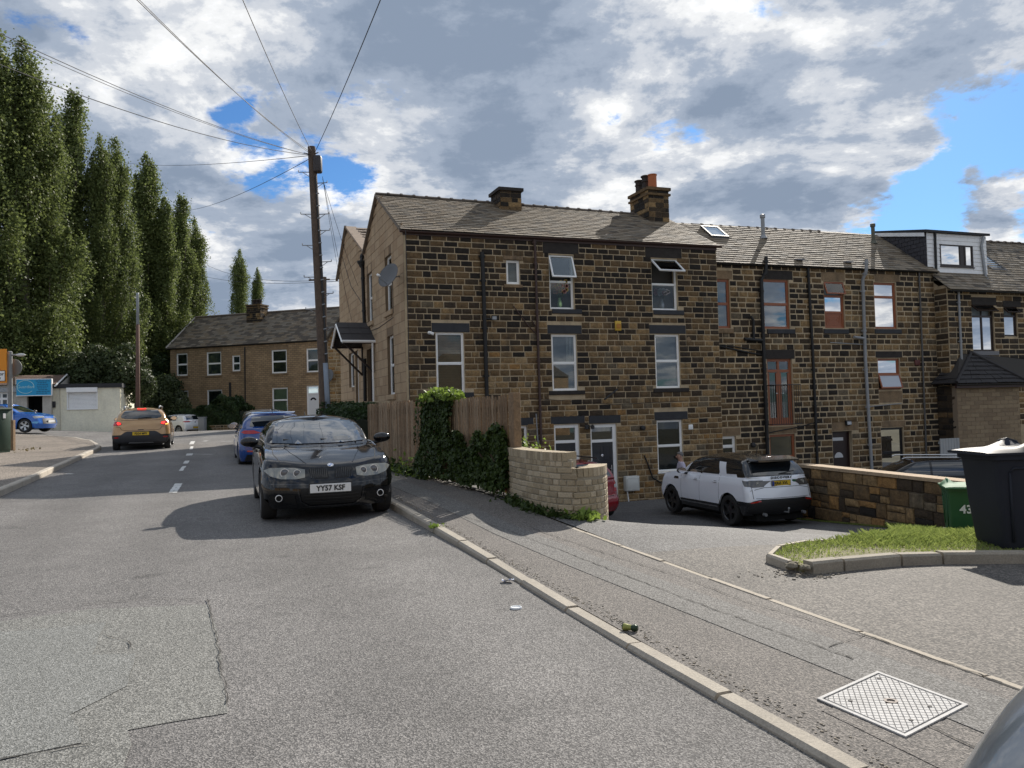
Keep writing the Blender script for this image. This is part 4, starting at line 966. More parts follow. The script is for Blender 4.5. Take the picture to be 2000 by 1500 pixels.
# ================================================================== the terrace with brown windows
F2 = Fr(F1.p(0, 0, -.8).xy, U); S20, S21 = 10.95, 21.72; EZ2 = 6.70
c2 = F2.p(16, 0, 0); h2 = thing('terraced_house', (c2.x, c2.y, -1.7), 'middle terraced stone house with brown window frames, blackened stone and a juliet balcony', 'house')
BRN = M('brown window frame', (.30, .095, .038), .4, var=.15, scale=10)
W2 = {}
for k, b in dict(a=(1388, 545, 1426, 641), b=(1491, 546, 1542, 642), c=(1610, 550, 1649, 641), d=(1708, 552, 1751, 642), fr=(1500, 701, 1549, 831), e=(1715, 700, 1758, 761), g1=(1405, 852, 1438, 905), g2=(1504, 848, 1554, 925), door=(1627, 842, 1665, 925), g3=(1722, 835, 1766, 925)).items(): W2[k] = F2.px(*b)
W2['a'] = (S20+.02,)+W2['a'][1:]; W2['g1'] = (S20+.35,)+W2['g1'][1:]
hol = list(W2.values())
for b, mt in (((1386, 528, 1430, 545), LINT), ((1490, 528, 1548, 546), LINTD), ((1604, 532, 1650, 549), LINT), ((1708, 535, 1757, 551), LINT), ((1495, 683, 1552, 701), LINTD), ((1710, 686, 1762, 699), LINTD), ((1625, 823, 1676, 841), LINT),
              ((1722, 822, 1768, 834), LINT), ((1404, 836, 1446, 851), LINT), ((1500, 833, 1556, 847), LINT), ((1386, 642, 1432, 651), LINT), ((1498, 643, 1552, 652), SILLM), ((1608, 643, 1657, 652), SILLM), ((1708, 643, 1760, 652), SILLM), ((1717, 764, 1762, 786), LINT)):
    q = F2.px(*b); hol.append(q); slab(h2, F2, *q, .012 if b[3]-b[1] > 10 else .05, mt, 'lintel' if b[3]-b[1] > 10 else 'stone_sill')
def soot2(s, z, r):
    g = math.sin(s*.9+z*1.3)*.5+math.sin(s*2.1-z*.6+1)*.4; t_ = g*.4+r.uniform(-.6, .7)+(.15 if s < 15 else 0)-(.25 if 17 < s < 19.5 and z < 4 else 0)
    if t_ > .62: return 'black'
    if t_ > .25: return r.choice(['dark', 'dark', 'black'])
    if t_ > -.2: return r.choice(['mid', 'dark', 'mid'])
    return r.choice(['tan', 'mid', 'tan', 'grey'])
wall_sheet(h2, F2, S20-.3, S21, -2.4, EZ2+.1, list(W2.values()))
stones(h2, F2, S20, S21, -1.9, EZ2, hol, soot2, 300, course=(.18, .25), length=(.25, .46), joint=.036)
def bw(k, **a): return window(h2, F2, W2[k], fmat=BRN, fw=.07, rec=.06, name='window', **a)
bw('a', bars=(.5,), back=(.13, .20, .20), glass=GLASS_R, blind='net_curtain'); bw('b', bars=(.5,), back=(.16, .20, .27), glass=GLASS_R, blind='blind')
q = W2['c']; zz1, zz2 = q[2]+(q[3]-q[2])*.34, q[2]+(q[3]-q[2])*.69
wc = bw('c', bars=(.34, .69), back=(.20, .26, .28), blind='net_curtain', skip=((0, 0), (0, 2)), glass=GLASS_R); casement(wc, F2, q[0]+.02, q[1]-.02, zz2+.02, q[3]-.04, 20, d=-.055, fmat=BRN)
mb = MB(); F2.box(mb, q[0]+.07, q[1]-.07, q[2]+.07, zz1-.03, -.11, -.09)
for k in (0, .08, .16): 
    a0, a1, b0, b1 = q[0]+.14+k, q[1]-.14-k, q[2]+.12+k, zz1-.08-k
    if a1-a0 > .05 and b1-b0 > .05:
        for e in ((a0, a1, b0, b0+.02), (a0, a1, b1-.02, b1), (a0, a0+.02, b0+.02, b1-.02), (a1-.02, a1, b0+.02, b1-.02)): F2.box(mb, *e, -.09, -.078)
mb.build('timber_panel', BRN, wc, world=True)
bw('d', bars=(.69,), back=(.27, .31, .34), glass=GLASS, blind='net_curtain')
q = W2['e']; we = bw('e', bars=(.5,), back=(.05, .045, .04), skip=((0, 0),)); casement(we, F2, q[0]+.02, q[1]-.02, q[2]+.02, q[2]+(q[3]-q[2])*.48, 17, d=-.05, fmat=BRN, glass=M('bright blind behind glass', (.5, .54, .6), .2))
# french doors with juliet balcony
q = W2['fr']; fd = window(h2, F2, q, fmat=BRN, fw=.075, rec=.08, bars=(.82,), vbars=(.5,), back=(.02, .03, .025), name='french_doors')
mb = MB()
for (x0, x1) in ((.06, .13), (.40, .47), (.53, .60), (.87, .94)):
    F2.box(mb, q[0]+(q[1]-q[0])*x0, q[0]+(q[1]-q[0])*x1, q[2]+.08, q[2]+(q[3]-q[2])*.79, -.115, -.085)
F2.box(mb, q[0]+.07, q[1]-.07, q[2]+.08, q[2]+.28, -.114, -.086); mb.build('door_stiles', BRN, fd, world=True)
mb = MB()
for x in (.38, .62): F2.box(mb, q[0]+(q[1]-q[0])*x-.05, q[0]+(q[1]-q[0])*x+.05, q[2]+1.17, q[2]+1.19, -.08, -.05)
mb.build('handle', CHROME, fd, world=True)
jb = F2.px(1500, 752, 1557, 831); ra = MB()
for z in (jb[2]+.05, jb[3]): ra.tube([F2.p(jb[0], z, .0), F2.p(jb[0], z, .22), F2.p(jb[1], z, .22), F2.p(jb[1], z, .0)], .018, 6)
rl = ra.build('balcony_rail', BLK, h2, world=True)
n = 13; bar = MB(); bar.tube([(0, 0, 0), (0, 0, jb[3]-jb[2]-.05)], .009, 6); bme = None
for i in range(n+1):
    p = F2.p(jb[0]+(jb[1]-jb[0])*i/n, jb[2]+.05, .22)-wloc(h2)
    if bme is None: o = bar.build('baluster', BLK, rl); bme = o.data
    else: o = bpy.data.objects.new('baluster', bme); COL.objects.link(o); o.parent = rl
    o.location = p
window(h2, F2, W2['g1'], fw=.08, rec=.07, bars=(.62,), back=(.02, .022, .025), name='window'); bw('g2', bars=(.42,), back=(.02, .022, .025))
q = W2['door']; mb = MB(); F2.box(mb, q[0], q[0]+.06, q[2], q[3], -.2, -.14); F2.box(mb, q[1]-.06, q[1], q[2], q[3], -.2, -.14); F2.box(mb, q[0]+.06, q[1]-.06, q[3]-.07, q[3], -.2, -.14); df = mb.build('door_frame', M('dark brown frame', (.03, .014, .01), .5), h2, world=True)
mb = MB(); F2.box(mb, q[0]+.06, q[1]-.06, q[2], q[3]-.07, -.2, -.165); mb.build('door', M('dark brown front door', (.022, .010, .010), .4), df, world=True)
mb = MB(); F2.box(mb, q[0]-.0, q[1]-.28, q[3]-.36, q[3]-.24, -.165, -.15); mb.build('fanlight', M('pale fanlight', (.55, .56, .58), .3), df, world=True)
mb = MB(); c = F2.p((q[0]+q[1])/2-.05, q[3]-1.0, -.163); pts = [c+U1*math.cos(a)*.2+Vector((0, 0, math.sin(a)*.2)) for a in np.linspace(0, math.pi, 12)]; mb.prism(pts, (0, 0, 0), N1*.01); mb.build('arched_light', M('pale fanlight', (.55, .56, .58), .3), df, world=True)
window(h2, F2, W2['g3'], fmat=M('black frame', (.012, .013, .015), .4), fw=.07, rec=.07, bars=(.45,), back=(.02, .02, .025), name='window')
gutter(h2, F2, S20+.05, S21+.1, EZ2-.02, EZ2+.02, PIPEK, d=.09)
pipe(h2, F2, [(1496, 502, .16), (1496, 532, .16), (1487, 546, .12), (1492, 700, .12), (1500, 905, .12)], .065, PIPEK, 'soil_pipe')
pipe(h2, F2, [(1489, 665), (1454, 662)], .06, PIPEK, 'soil_pipe', d=.12, coll=False); pipe(h2, F2, [(1472, 662), (1471, 625), (1466, 618)], .05, PIPEK, 'soil_pipe', d=.12, coll=False)
pipe(h2, F2, [(1490, 694), (1440, 684), (1405, 676)], .03, PIPEK, 'waste_pipe', d=.05, coll=False); pipe(h2, F2, [(1488, 686), (1440, 678), (1410, 674)], .02, PIPEK, 'waste_pipe', d=.05, coll=False)
pipe(h2, F2, [(1503, 845, .03), (1560, 834, .03), (1600, 823, .03)], .02, PIPEK, 'cable', d=.03, coll=False)
pipe(h2, F2, [(1578, 522), (1588, 700), (1597, 915)], .05, PIPEK, 'downpipe')
pipe(h2, F2, [(1692, 507, .3), (1692, 530, .3), (1685, 546, .12), (1690, 700, .12), (1703, 920, .12)], .06, PIPEG, 'soil_pipe'); pipe(h2, F2, [(1689, 661), (1668, 658)], .05, PIPEG, 'soil_pipe', d=.12, coll=False)
pipe(h2, F2, [(1688, 673, .04), (1622, 669, .04)], .018, PIPEG, 'waste_pipe', coll=False); pipe(h2, F2, [(1698, 794, .04), (1760, 788, .04)], .018, PIPEG, 'waste_pipe', coll=False)
pipe(h2, F2, [(1795, 532), (1802, 700), (1810, 905)], .035, M('thin grey downpipe', (.10, .095, .09), .6), 'downpipe')
sl_ = thing('flood_light', F2.p(*F2.uv(1654, 827), 0), 'square floodlight over the dark brown front door', 'floodlight'); on(F2, 'housing', (1649, 821, 1659, 831), .03, .12, BLK, sl_); on(F2, 'lens', (1650, 823, 1658, 829), .121, .126, M('pale fanlight', (.55, .56, .58), .3), sl_)
mb = MB(); s_, z_ = F2.uv(1469, 869); mb.lathe([(0, .12), (.05, .12), (.09, .1), (.09, 0)], F2.p(s_, z_, 0), axis=(F2.n.x, F2.n.y, 0), n=14); mb.build('boiler_flue', BLK, h2, world=True)
al2 = thing('alarm_box', F2.p(*F2.uv(1790, 708), 0), 'small dark red alarm box near the thin grey downpipe', 'alarm box'); on(F2, 'casing', (1785, 703, 1795, 714), .01, .07, M('dark red plastic', (.10, .02, .015), .5), al2)
# terrace roof: slopes in two heights with a broken verge between
def R2(s, d, z): return F1.p(s, z, d)
rz2 = 8.82
slates(h2, R2(S20+.1, -.62, EZ2-.02), R2(S21+.15, -.62, EZ2-.0), R2(S20+.1, -3.48, rz2-.05), R2(S21+.15, -3.48, rz2), 19, .33, name='roof_slates', wts=(6, 2.5, 4, .7, 3.5))
ridge(h2, R2(S20+.5, -3.53, rz2-.05), R2(18.5, -3.53, rz2+.0), r=.08); ridge(h2, R2(18.9, -3.53, rz2-.05), R2(S21+2, -3.53, rz2-.06), r=.08)
slates(h2, R2(30.5, -6.6, 6.6), R2(S20, -6.6, 6.6), R2(30.5, -3.48, rz2), R2(S20, -3.48, rz2-.05), 14, .5, name='rear_slates')
mb = MB(); A = [(-.86, -1.7), (-.86, EZ2-.1), (-3.48, rz2-.25), (-6.5, 6.5), (-6.5, -1.7)]
mb.poly([R2(S20+.02, a, z) for a, z in A][::-1]); mb.poly([R2(31, a, z) for a, z in A])
mb.quad(R2(S20, -1.2, EZ2-.2), R2(31, -1.2, EZ2-.2), R2(31, -3.48, rz2-.3), R2(S20, -3.48, rz2-.3)); mb.quad(R2(S20, -6.5, -1.7), R2(31, -6.5, -1.7), R2(31, -6.5, 6.5), R2(S20, -6.5, 6.5)); mb.build('inner_walls', backing((.05, .045, .04)), h2, world=True)
def roofz(d, e=-.68, ez=EZ2, k=(rz2-EZ2)/2.8): return ez+(e-d)*k
def skylight(par, s0, s1, d0, d1, zf, mat=GLASS_R):
    a, b = .07, .07; mb = MB(); P = lambda s, d, h: R2(s, d, zf(d)+h)
    for (x0, x1, y0, y1) in ((s0, s1, d0, d0-.07), (s0, s1, d1+.07, d1), (s0, s0+.07, d0-.07, d1+.07), (s1-.07, s1, d0-.07, d1+.07)):
        mb.hexa([P(x0, y0, 0), P(x1, y0, 0), P(x1, y1, 0), P(x0, y1, 0), P(x0, y0, .09), P(x1, y0, .09), P(x1, y1, .09), P(x0, y1, .09)])
    f = mb.build('skylight', M('skylight frame', (.03, .03, .03), .5), par, world=True); g = MB()
    g.hexa([P(s0+.07, d0-.07, .05), P(s1-.07, d0-.07, .05), P(s1-.07, d1+.07, .05), P(s0+.07, d1+.07, .05), P(s0+.07, d0-.07, .06), P(s1-.07, d0-.07, .06), P(s1-.07, d1+.07, .06), P(s0+.07, d1+.07, .06)]); g.build('pane', mat, f, world=True)
skylight(h2, 12.45, 13.25, -2.4, -3.15, roofz, M('skylight glass', (.45, .55, .65), .08))
def flue(par, s, d, zf, h, r, mat, name='flue_pipe'):
    mb = MB(); b = R2(s, d, zf(d)-.1); mb.tube([b, b+Vector((0, 0, h))], r, 12); mb.lathe([(r*1.4, 0), (r*1.4, .12), (0, .16)], b+Vector((0, 0, h-.05)), n=12); mb.lathe([(r*2.2, .02), (r*1.2, .16)], b+Vector((0, 0, .05)), n=12); mb.build(name, mat, par, world=True, smooth=True, angle=40)
s_, z_ = F1.uv(1491, 470, -2.6); flue(h2, s_, -2.6, roofz, .95, .075, PIPEG)
s_, z_ = F1.uv(1706, 475, -2.7); flue(h2, s_, -2.7, roofz, .85, .075, M('weathered flue', (.12, .12, .09), .8))
for px_ in (1560, 1655): # lifted slate vents near the eaves
    s_, z_ = F1.uv(px_, 514, -1.0); mb = MB(); P = R2(s_, -1.0, roofz(-1.0)); mb.obox(P+Vector((0, 0, .07)), U1*.16, N1*.15-Vector((0, 0, .02)), Vector((0, 0, .03))); mb.build('slate_vent', M('lead', (.16, .16, .17), .5), h2, world=True)

# ================================================================== the dormer house on the right
F3 = Fr(F1.p(0, 0, -.2).xy, U); S31 = 31.0; EZ3 = 5.92
c3 = F3.p(26, 0, 0); h3 = thing('dormer_house', (c3.x, c3.y, -1.7), 'stone house with a white clad box dormer at the right end of the terrace', 'house')
W3 = {'a': F3.px(1899, 596, 1942, 686), 'b': F3.px(1961, 600, 1987, 657)}
ho = list(W3.values())
for b, mt in (((1897, 581, 1945, 596), LINTD), ((1958, 588, 1993, 600), LINTD), ((1896, 686, 1951, 694), M('lead', (.16, .16, .17), .5))): q = F3.px(*b); ho.append(q); slab(h3, F3, *q, .03, mt, 'lintel')
wall_sheet(h3, F3, S21, S31, -2.4, EZ3+.1, list(W3.values())); 
stones(h3, F3, S21, 26.5, 0.5, EZ3, ho, soot2, 220, course=(.19, .26), length=(.28, .5), joint=.03)
FS = Fr(F3.p(S21, 0, 0).xy, V, left=True); wall_sheet(h3, FS, 0, .6, -2.0, EZ3+.2, [], name='side_wall'); stones(h3, FS, .01, .6, -2.0, EZ3+.1, [], soot2, 60, course=(.19, .26), length=(.28, .5), joint=.03, flip=True)
DKF = M('dark brown window', (.03, .018, .014), .4)
q = W3['a']; wa = window(h3, F3, q, fmat=DKF, fw=.06, rec=.06, bars=(.76,), vbars=(.5,), back=(.24, .27, .29), blind='net_curtain', skip=((0, 1), (1, 1))); casement(wa, F3, q[0]+.02, q[1]-.02, q[2]+(q[3]-q[2])*.78, q[3]-.02, 48, d=-.05, fmat=DKF)
q = W3['b']; wb = window(h3, F3, q, fmat=DKF, fw=.06, rec=.06, bars=(.7,), back=(.24, .27, .29), blind='net_curtain', skip=((0, 1),)); casement(wb, F3, q[0]+.02, q[1]-.02, q[2]+(q[3]-q[2])*.72, q[3]-.02, 42, d=-.05, fmat=DKF)
pipe(h3, F3, [(1872, 568), (1879, 720)], .045, PIPEG, 'downpipe')
def rz3(d): return EZ3+(-.05-d)*(rz2-EZ3)/3.43
slates(h3, R2(S21-.12, .05, EZ3-.02), R2(S31, .05, EZ3), R2(S21-.12, -3.48, rz2), R2(S31, -3.48, rz2), 22, .33, name='roof_slates', wts=(6, 3, 4, 1, 3))
gutter(h3, F3, S21-.1, S31, EZ3-.05, EZ3-.03, PIPEK, d=.27)
ridge(h3, R2(S21+2, -3.48, rz2), R2(S31, -3.48, rz2+.02))
mb = MB(); mb.poly([R2(S21+.02, -.25, -1.7), R2(S21+.02, -.25, EZ3-.1), R2(S21+.02, -3.4, rz2-.3), R2(S21+.02, -3.4, -1.7)]); mb.build('party_wall', MORTAR, h3, world=True)
skylight(h3, 25.6, 26.5, -1.3, -2.3, rz3, M('skylight glass', (.45, .55, .65), .08))
# dormer
dm = thing('roof_dormer', R2(23.2, -.9, 6.4), 'white clad box dormer with dark slate cheek on the right hand roof', 'dormer')
FD = Fr(F1.p(0, 0, -.95).xy, U); ds0, ds1, dz0, dz1 = 21.6, 24.85, 6.42, 8.35
q = FD.px(1835, 477, 1900, 521)
WPL = M('white cladding board', (.88, .88, .88), .45, var=.1, scale=5, stain=.2, stcol=(.3, .3, .3))
wall_sheet(dm, FD, ds0, ds1, dz0, dz1, [q], d=0, thick=.08, mat=WPL, name='front_wall')
z = dz0
while z < dz1-.02:
    h = min(.165, dz1-z)
    for (a, b) in ((ds0+.0, ds1-.0),):
        seg = [(a, b)] if not (z+h > q[2]+.05 and z < q[3]-.05) else [(a, q[0]), (q[1], b)]
        for x0, x1 in seg:
            mb = MB(); mb.hexa([FD.p(x0, z+.006, 0), FD.p(x1, z+.006, 0), FD.p(x1, z+.006, .026), FD.p(x0, z+.006, .026), FD.p(x0, z+h-.006, 0), FD.p(x1, z+h-.006, 0), FD.p(x1, z+h-.006, .010), FD.p(x0, z+h-.006, .010)]); mb.build('cladding_board', WPL, dm, world=True)
    z += h
dw = window(dm, FD, q, fmat=DKF, fw=.07, rec=-.02, vbars=(.62, .76), back=(.24, .30, .32), glass=GLASS_R, name='window', backd=.3, sill=.06)
mb = MB(); FD.box(mb, q[0]+(q[1]-q[0])*.62, q[0]+(q[1]-q[0])*.76, q[2]+.07, q[3]-.07, -.02, .0); mb.build('curtain', DKF, dw, world=True)
# cheek in slate hung courses
FC = Fr(FD.p(ds0, 0, 0).xy, V, left=True); mb = MB(); mb.poly([FC.p(0, dz0, 0), FC.p(0, dz1, 0), FC.p(2.55, rz2, 0), FC.p(2.55, 8.75, 0)]); mb.build('cheek', M('cheek felt', (.03, .028, .032), .9), dm, world=True)
rr = random.Random(3); CHK = M('hung slate', (.035, .033, .040), .6, var=.3, scale=5); z = dz0+.05; row = 0
while z < 8.7:
    p = 0 if row % 2 else -.15
    while p < 2.55:
        a, b = max(0, p), p+.29; zt_ = dz1+(rz2-dz1)*a/2.55; lo = dz0+(rz2-dz0)*b/2.55
        if z+.17 < zt_ and z > lo-.10 and b < 2.55:
            mb = MB(); k = rr.uniform(0, .008); mb.hexa([FC.p(a+.004, z, .004), FC.p(b-.004, z, .004), FC.p(b-.004, z, .026+k), FC.p(a+.004, z, .026+k), FC.p(a+.004, z+.2, .0), FC.p(b-.004, z+.2, .0), FC.p(b-.004, z+.2, .008), FC.p(a+.004, z+.2, .008)]); mb.build('hung_slate', CHK, dm, world=True)
        p += .3
    z += .17; row += 1
mb = MB(); A = FD.p(ds0-.12, dz1, .12); B = FD.p(ds1+.12, dz1, .12); C_ = R2(ds1+.12, -3.5, rz2+.05); D_ = R2(ds0-.12, -3.5, rz2+.05); up = Vector((0, 0, .10)); mb.hexa([A, B, C_, D_, A+up, B+up, C_+up, D_+up]); mb.build('flat_roof', M('roofing felt', (.03, .03, .033), .8), dm, world=True)
mb = MB(); A = FD.p(ds0-.125, dz1-.16, .0); B = R2(ds0-.125, -3.45, rz2-.1); mb.hexa([A, A+U1*.03, B+U1*.03, B, A+Vector((0, 0, .15)), A+U1*.03+Vector((0, 0, .15)), B+U1*.03+Vector((0, 0, .15)), B+Vector((0, 0, .15))]); mb.build('fascia', WPL, dm, world=True)
pipe(dm, FD, [(1826, 452, .06), (1829, 545, .06)], .05, PIPEK, 'downpipe', coll=False)
pipe(dm, FD, [(1921, 462, .12), (1917, 480, .08), (1925, 540, .08), (1930, 548, .3), (1960, 557, .5), (2010, 566, .8)], .055, STEEL, 'downpipe', coll=False)
# single storey extension with dark hipped roof
ex = thing('brick_extension', F1.p(22, -1, .1), 'single storey tan brick extension with dark tiled hipped roof at the right edge', 'extension')
FE = Fr(F1.p(0, 0, .12).xy, U); es0, es1, ez = 21.6, 24.95, 2.13
TBR = [M('tan block %d' % i, c, .9, var=.15, scale=4, fine=.25, fscale=30, bump=.4) for i, c in enumerate(((.25, .185, .115), (.22, .16, .10), (.28, .21, .13)))]
def bricks(par, fr, s0, s1, z0, z1, bl, bh, mats, joint=.01, nparts=300, flip=False, wall=MORTAR, name='brick', th=.012):
    mb = MB(); fr.box(mb, s0, s1, z0, z1, -.2, 0); mb.build('wall', wall, par, world=True)
    L_ = []; z = z0; r = 0
    while z < z1-.01:
        h = min(bh, z1-z); p = s0-(bl/2 if r % 2 else 0)
        while p < s1-1e-3:
            a, b = max(s0, p), min(s1, p+bl); p += bl
            if b-a > .03: L_.append((a, b, z, z+h))
        z += h; r += 1
    L_.sort(key=lambda q: fr.p(q[0], q[2]).length); meshes = {}; pl = wloc(par); rest = MB(); rr = random.Random(4)
    for i, (a, b, c, e) in enumerate(L_):
        m_ = rr.randrange(len(mats)); k = th+rr.uniform(-.002, .003)
        if i < nparts:
            key = (round(b-a, 3), round(e-c, 3), m_)
            if key not in meshes:
                q = MB(); w_, h_ = b-a-joint, e-c-joint; g = .004; S_ = -1 if not flip else 1
                q.v = [(0, 0, 0), (w_, 0, 0), (w_, 0, h_), (0, 0, h_), (g, S_*th, g), (w_-g, S_*th, g), (w_-g, S_*th, h_-g), (g, S_*th, h_-g)]; q.f = [(4, 5, 6, 7), (0, 1, 5, 4), (1, 2, 6, 5), (2, 3, 7, 6), (3, 0, 4, 7)]; q.m = [0]*5
                o = q.build(name, mats[m_], par, fix=True); meshes[key] = o.data
            else: o = bpy.data.objects.new(name, meshes[key]); COL.objects.link(o); o.parent = par
            o.location = fr.p(a+joint/2, c+joint/2, rr.uniform(0, .003))-pl; o.rotation_euler = (0, 0, fr.rotz())
        else: fr.box(rest, a+joint/2, b-joint/2, c+joint/2, e-joint/2, 0, k, m_)
    if rest.f: o = rest.build(name+'work', mats, par, world=True); o['kind'] = 'stuff'
bricks(ex, FE, es0, es1, -1.2, ez, .46, .16, TBR, nparts=170, wall=M('tan mortar', (.26, .20, .14), .9))
FEs = Fr(FE.p(es1, 0, 0).xy, (U[0]*.75+V[0]*.66, U[1]*.75+V[1]*.66)); bricks(ex, FEs, .01, 2.0, -1.2, ez, .46, .16, TBR, nparts=40, wall=M('tan mortar', (.26, .20, .14), .9))
FEl = Fr(FE.p(es0, 0, 0).xy, V, left=True); mb = MB(); FEl.box(mb, 0.0, .9, -1.2, ez, -.2, -.03); mb.build('side_wall', tone('dark'), ex, world=True); stones(ex, FEl, 0, .9, -1.2, ez, [], soot2, 60, course=(.19, .26), length=(.28, .5), joint=.03, flip=True, d=-.03)
E1 = [FE.p(es0-.25, ez+.08, .25), FE.p(es1+.2, ez+.08, .25)]; AP = F1.p(22.75, 3.38, -.12)
slates(ex, E1[0], E1[1], AP+U1*-.02, AP+U1*.02, 7, .42, th=.035, mats=[TILEK], wts=(1,), name='roof_tiles', lift=.02)
slates(ex, F1.p(es0-.25, ez+.08, -.85), E1[0], AP-U1*.5+N1*-.1, AP, 7, .42, th=.035, mats=[TILEK], wts=(1,), name='side_tiles')
slates(ex, E1[1], FEs.p(2.2, ez+.08, .25), AP, AP+U1*3.5-Vector((0, 0, .25)), 7, .42, th=.035, mats=[TILEK], wts=(1,), name='right_tiles')
mb = MB(); mb.tube([E1[1]+Vector((0, 0, .05)), AP+Vector((0, 0, .06))], .08, 8); mb.tube([E1[0]+Vector((0, 0, .05)), AP+Vector((0, 0, .06))], .06, 8); mb.build('hip_ridge', TILEK, ex, world=True)
mb = MB(); FE.box(mb, es0-.2, es1+.15, ez-.10, ez+.06, .12, .2); mb.build('fascia', M('dark maroon fascia', (.035, .012, .012), .5), ex, world=True)
gutter(ex, FE, es0-.2, es1+.15, ez+.05, ez+.05, BLK, d=.26)
s_, z_ = FE.uv(1894, 722, -.3); mb = MB(); P = FE.p(s_, 2.55, -.3); mb.tube([P, P+Vector((0, 0, .65))], .06, 10); mb.lathe([(.13, 0), (.08, .1)], P+Vector((0, 0, .12)), n=10); mb.build('vent_pipe', BLK, ex, world=True)
# white panelled gate leaning by the extension
pg = FE.px(1836, 856, 1874, 895, .6); wp = thing('panel_gate', FE.p((pg[0]+pg[1])/2, -1, .6), 'pale grey boarded gate behind the bins beside the tan extension', 'gate')
for i in range(7):
    mb = MB(); a = pg[0]+(pg[1]-pg[0])*i/7; b = pg[0]+(pg[1]-pg[0])*(i+1)/7; FE.box(mb, a+.008, b-.008, -.75, pg[3], .58, .62); mb.build('board', M('pale grey board', (.36, .37, .37), .6, var=.1), wp, world=True)
mb = MB(); FE.box(mb, pg[0], pg[1], pg[3]-.2, pg[3]-.1, .53, .578); FE.box(mb, pg[0], pg[1], -.6, -.5, .53, .578); mb.build('rail', M('pale grey board', (.36, .37, .37), .6), wp, world=True)

# ================================================================== far terrace across the junction
FF = Fr((at(333, 740, 66)).xy, (at(667, 735, 61.5)-at(333, 740, 66)).xy); hw = (at(667, 735, 61.5)-at(333, 740, 66)).xy.length; gzf = .75
hf = thing('far_stone_house', FF.p(hw/2, gzf, 0), 'two storey brown stone terrace across the junction, slate roof and central chimney', 'house')
def brickmat(name, c1, c2, mo, w_, h_, u):
    m = bpy.data.materials.new(name); m.use_nodes = True; nt = m.node_tree; b = nt.nodes['Principled BSDF']; l = nt.links.new
    g = nt.nodes.new('ShaderNodeNewGeometry'); dt = nt.nodes.new('ShaderNodeVectorMath'); dt.operation = 'DOT_PRODUCT'; l(g.outputs['Position'], dt.inputs[0]); dt.inputs[1].default_value = (u[0], u[1], 0)
    sp = nt.nodes.new('ShaderNodeSeparateXYZ'); l(g.outputs['Position'], sp.inputs[0]); cb = nt.nodes.new('ShaderNodeCombineXYZ'); l(dt.outputs['Value'], cb.inputs[0]); l(sp.outputs[2], cb.inputs[1])
    t_ = nt.nodes.new('ShaderNodeTexBrick'); t_.inputs['Scale'].default_value = 1; t_.inputs['Brick Width'].default_value = w_; t_.inputs['Row Height'].default_value = h_; t_.inputs['Mortar Size'].default_value = .018
    t_.inputs['Color1'].default_value = c1+(1,); t_.inputs['Color2'].default_value = c2+(1,); t_.inputs['Mortar'].default_value = mo+(1,); l(cb.outputs[0], t_.inputs['Vector'])
    n = nt.nodes.new('ShaderNodeTexNoise'); n.inputs['Scale'].default_value = 1.2; n.inputs['Detail'].default_value = 6; l(g.outputs['Position'], n.inputs['Vector'])
    mr = nt.nodes.new('ShaderNodeMapRange'); mr.inputs[3].default_value = .55; mr.inputs[4].default_value = 1.45; l(n.outputs['Fac'], mr.inputs[0]); v = nt.nodes.new('ShaderNodeVectorMath'); v.operation = 'SCALE'; l(t_.outputs['Color'], v.inputs[0]); l(mr.outputs[0], v.inputs['Scale'])
    l(v.outputs[0], b.inputs['Base Color']); b.inputs['Roughness'].default_value = .9; bp = nt.nodes.new('ShaderNodeBump'); bp.inputs['Strength'].default_value = .6; bp.inputs['Distance'].default_value = .02; l(t_.outputs['Fac'], bp.inputs['Height']); bp.invert = True; l(bp.outputs[0], b.inputs['Normal']); return m
FARST = brickmat('far stonework', (.38, .26, .145), (.28, .19, .105), (.18, .13, .085), .38, .155, FF.u)
We = dict(a=(344, 690, 366, 734), b=(403, 687, 432, 733), c=(453, 694, 469, 725), d=(530, 683, 560, 729), e=(598, 680, 622, 727), f=(344, 763, 368, 830), g=(404, 761, 434, 800), h=(531, 757, 562, 806), i=(599, 753, 623, 830))
WF = {k: FF.px(*b) for k, b in We.items()}; EZF = FF.uv(333, 682)[1]; EZF2 = FF.uv(640, 671)[1]
for k in 'fi': WF[k] = WF[k][:2]+(gzf+.1, WF[k][3])
wall_sheet(hf, FF, 0, hw, -.3, EZF, list(WF.values()), mat=FARST, d=0)
for k in 'abcdegh':
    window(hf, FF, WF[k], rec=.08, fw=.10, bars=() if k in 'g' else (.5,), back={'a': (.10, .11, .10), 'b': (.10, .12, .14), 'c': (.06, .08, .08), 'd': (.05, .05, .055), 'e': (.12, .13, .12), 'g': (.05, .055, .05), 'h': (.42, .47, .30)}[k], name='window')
    if k in 'abd': q = WF[k]; slab(hf, FF, q[0]-.15, q[1]+.15, q[3], q[3]+.32, .02, LINT, 'lintel')
    q = WF[k]; slab(hf, FF, q[0]-.1, q[1]+.1, q[2]-.14, q[2], .07, LINT, 'stone_sill')
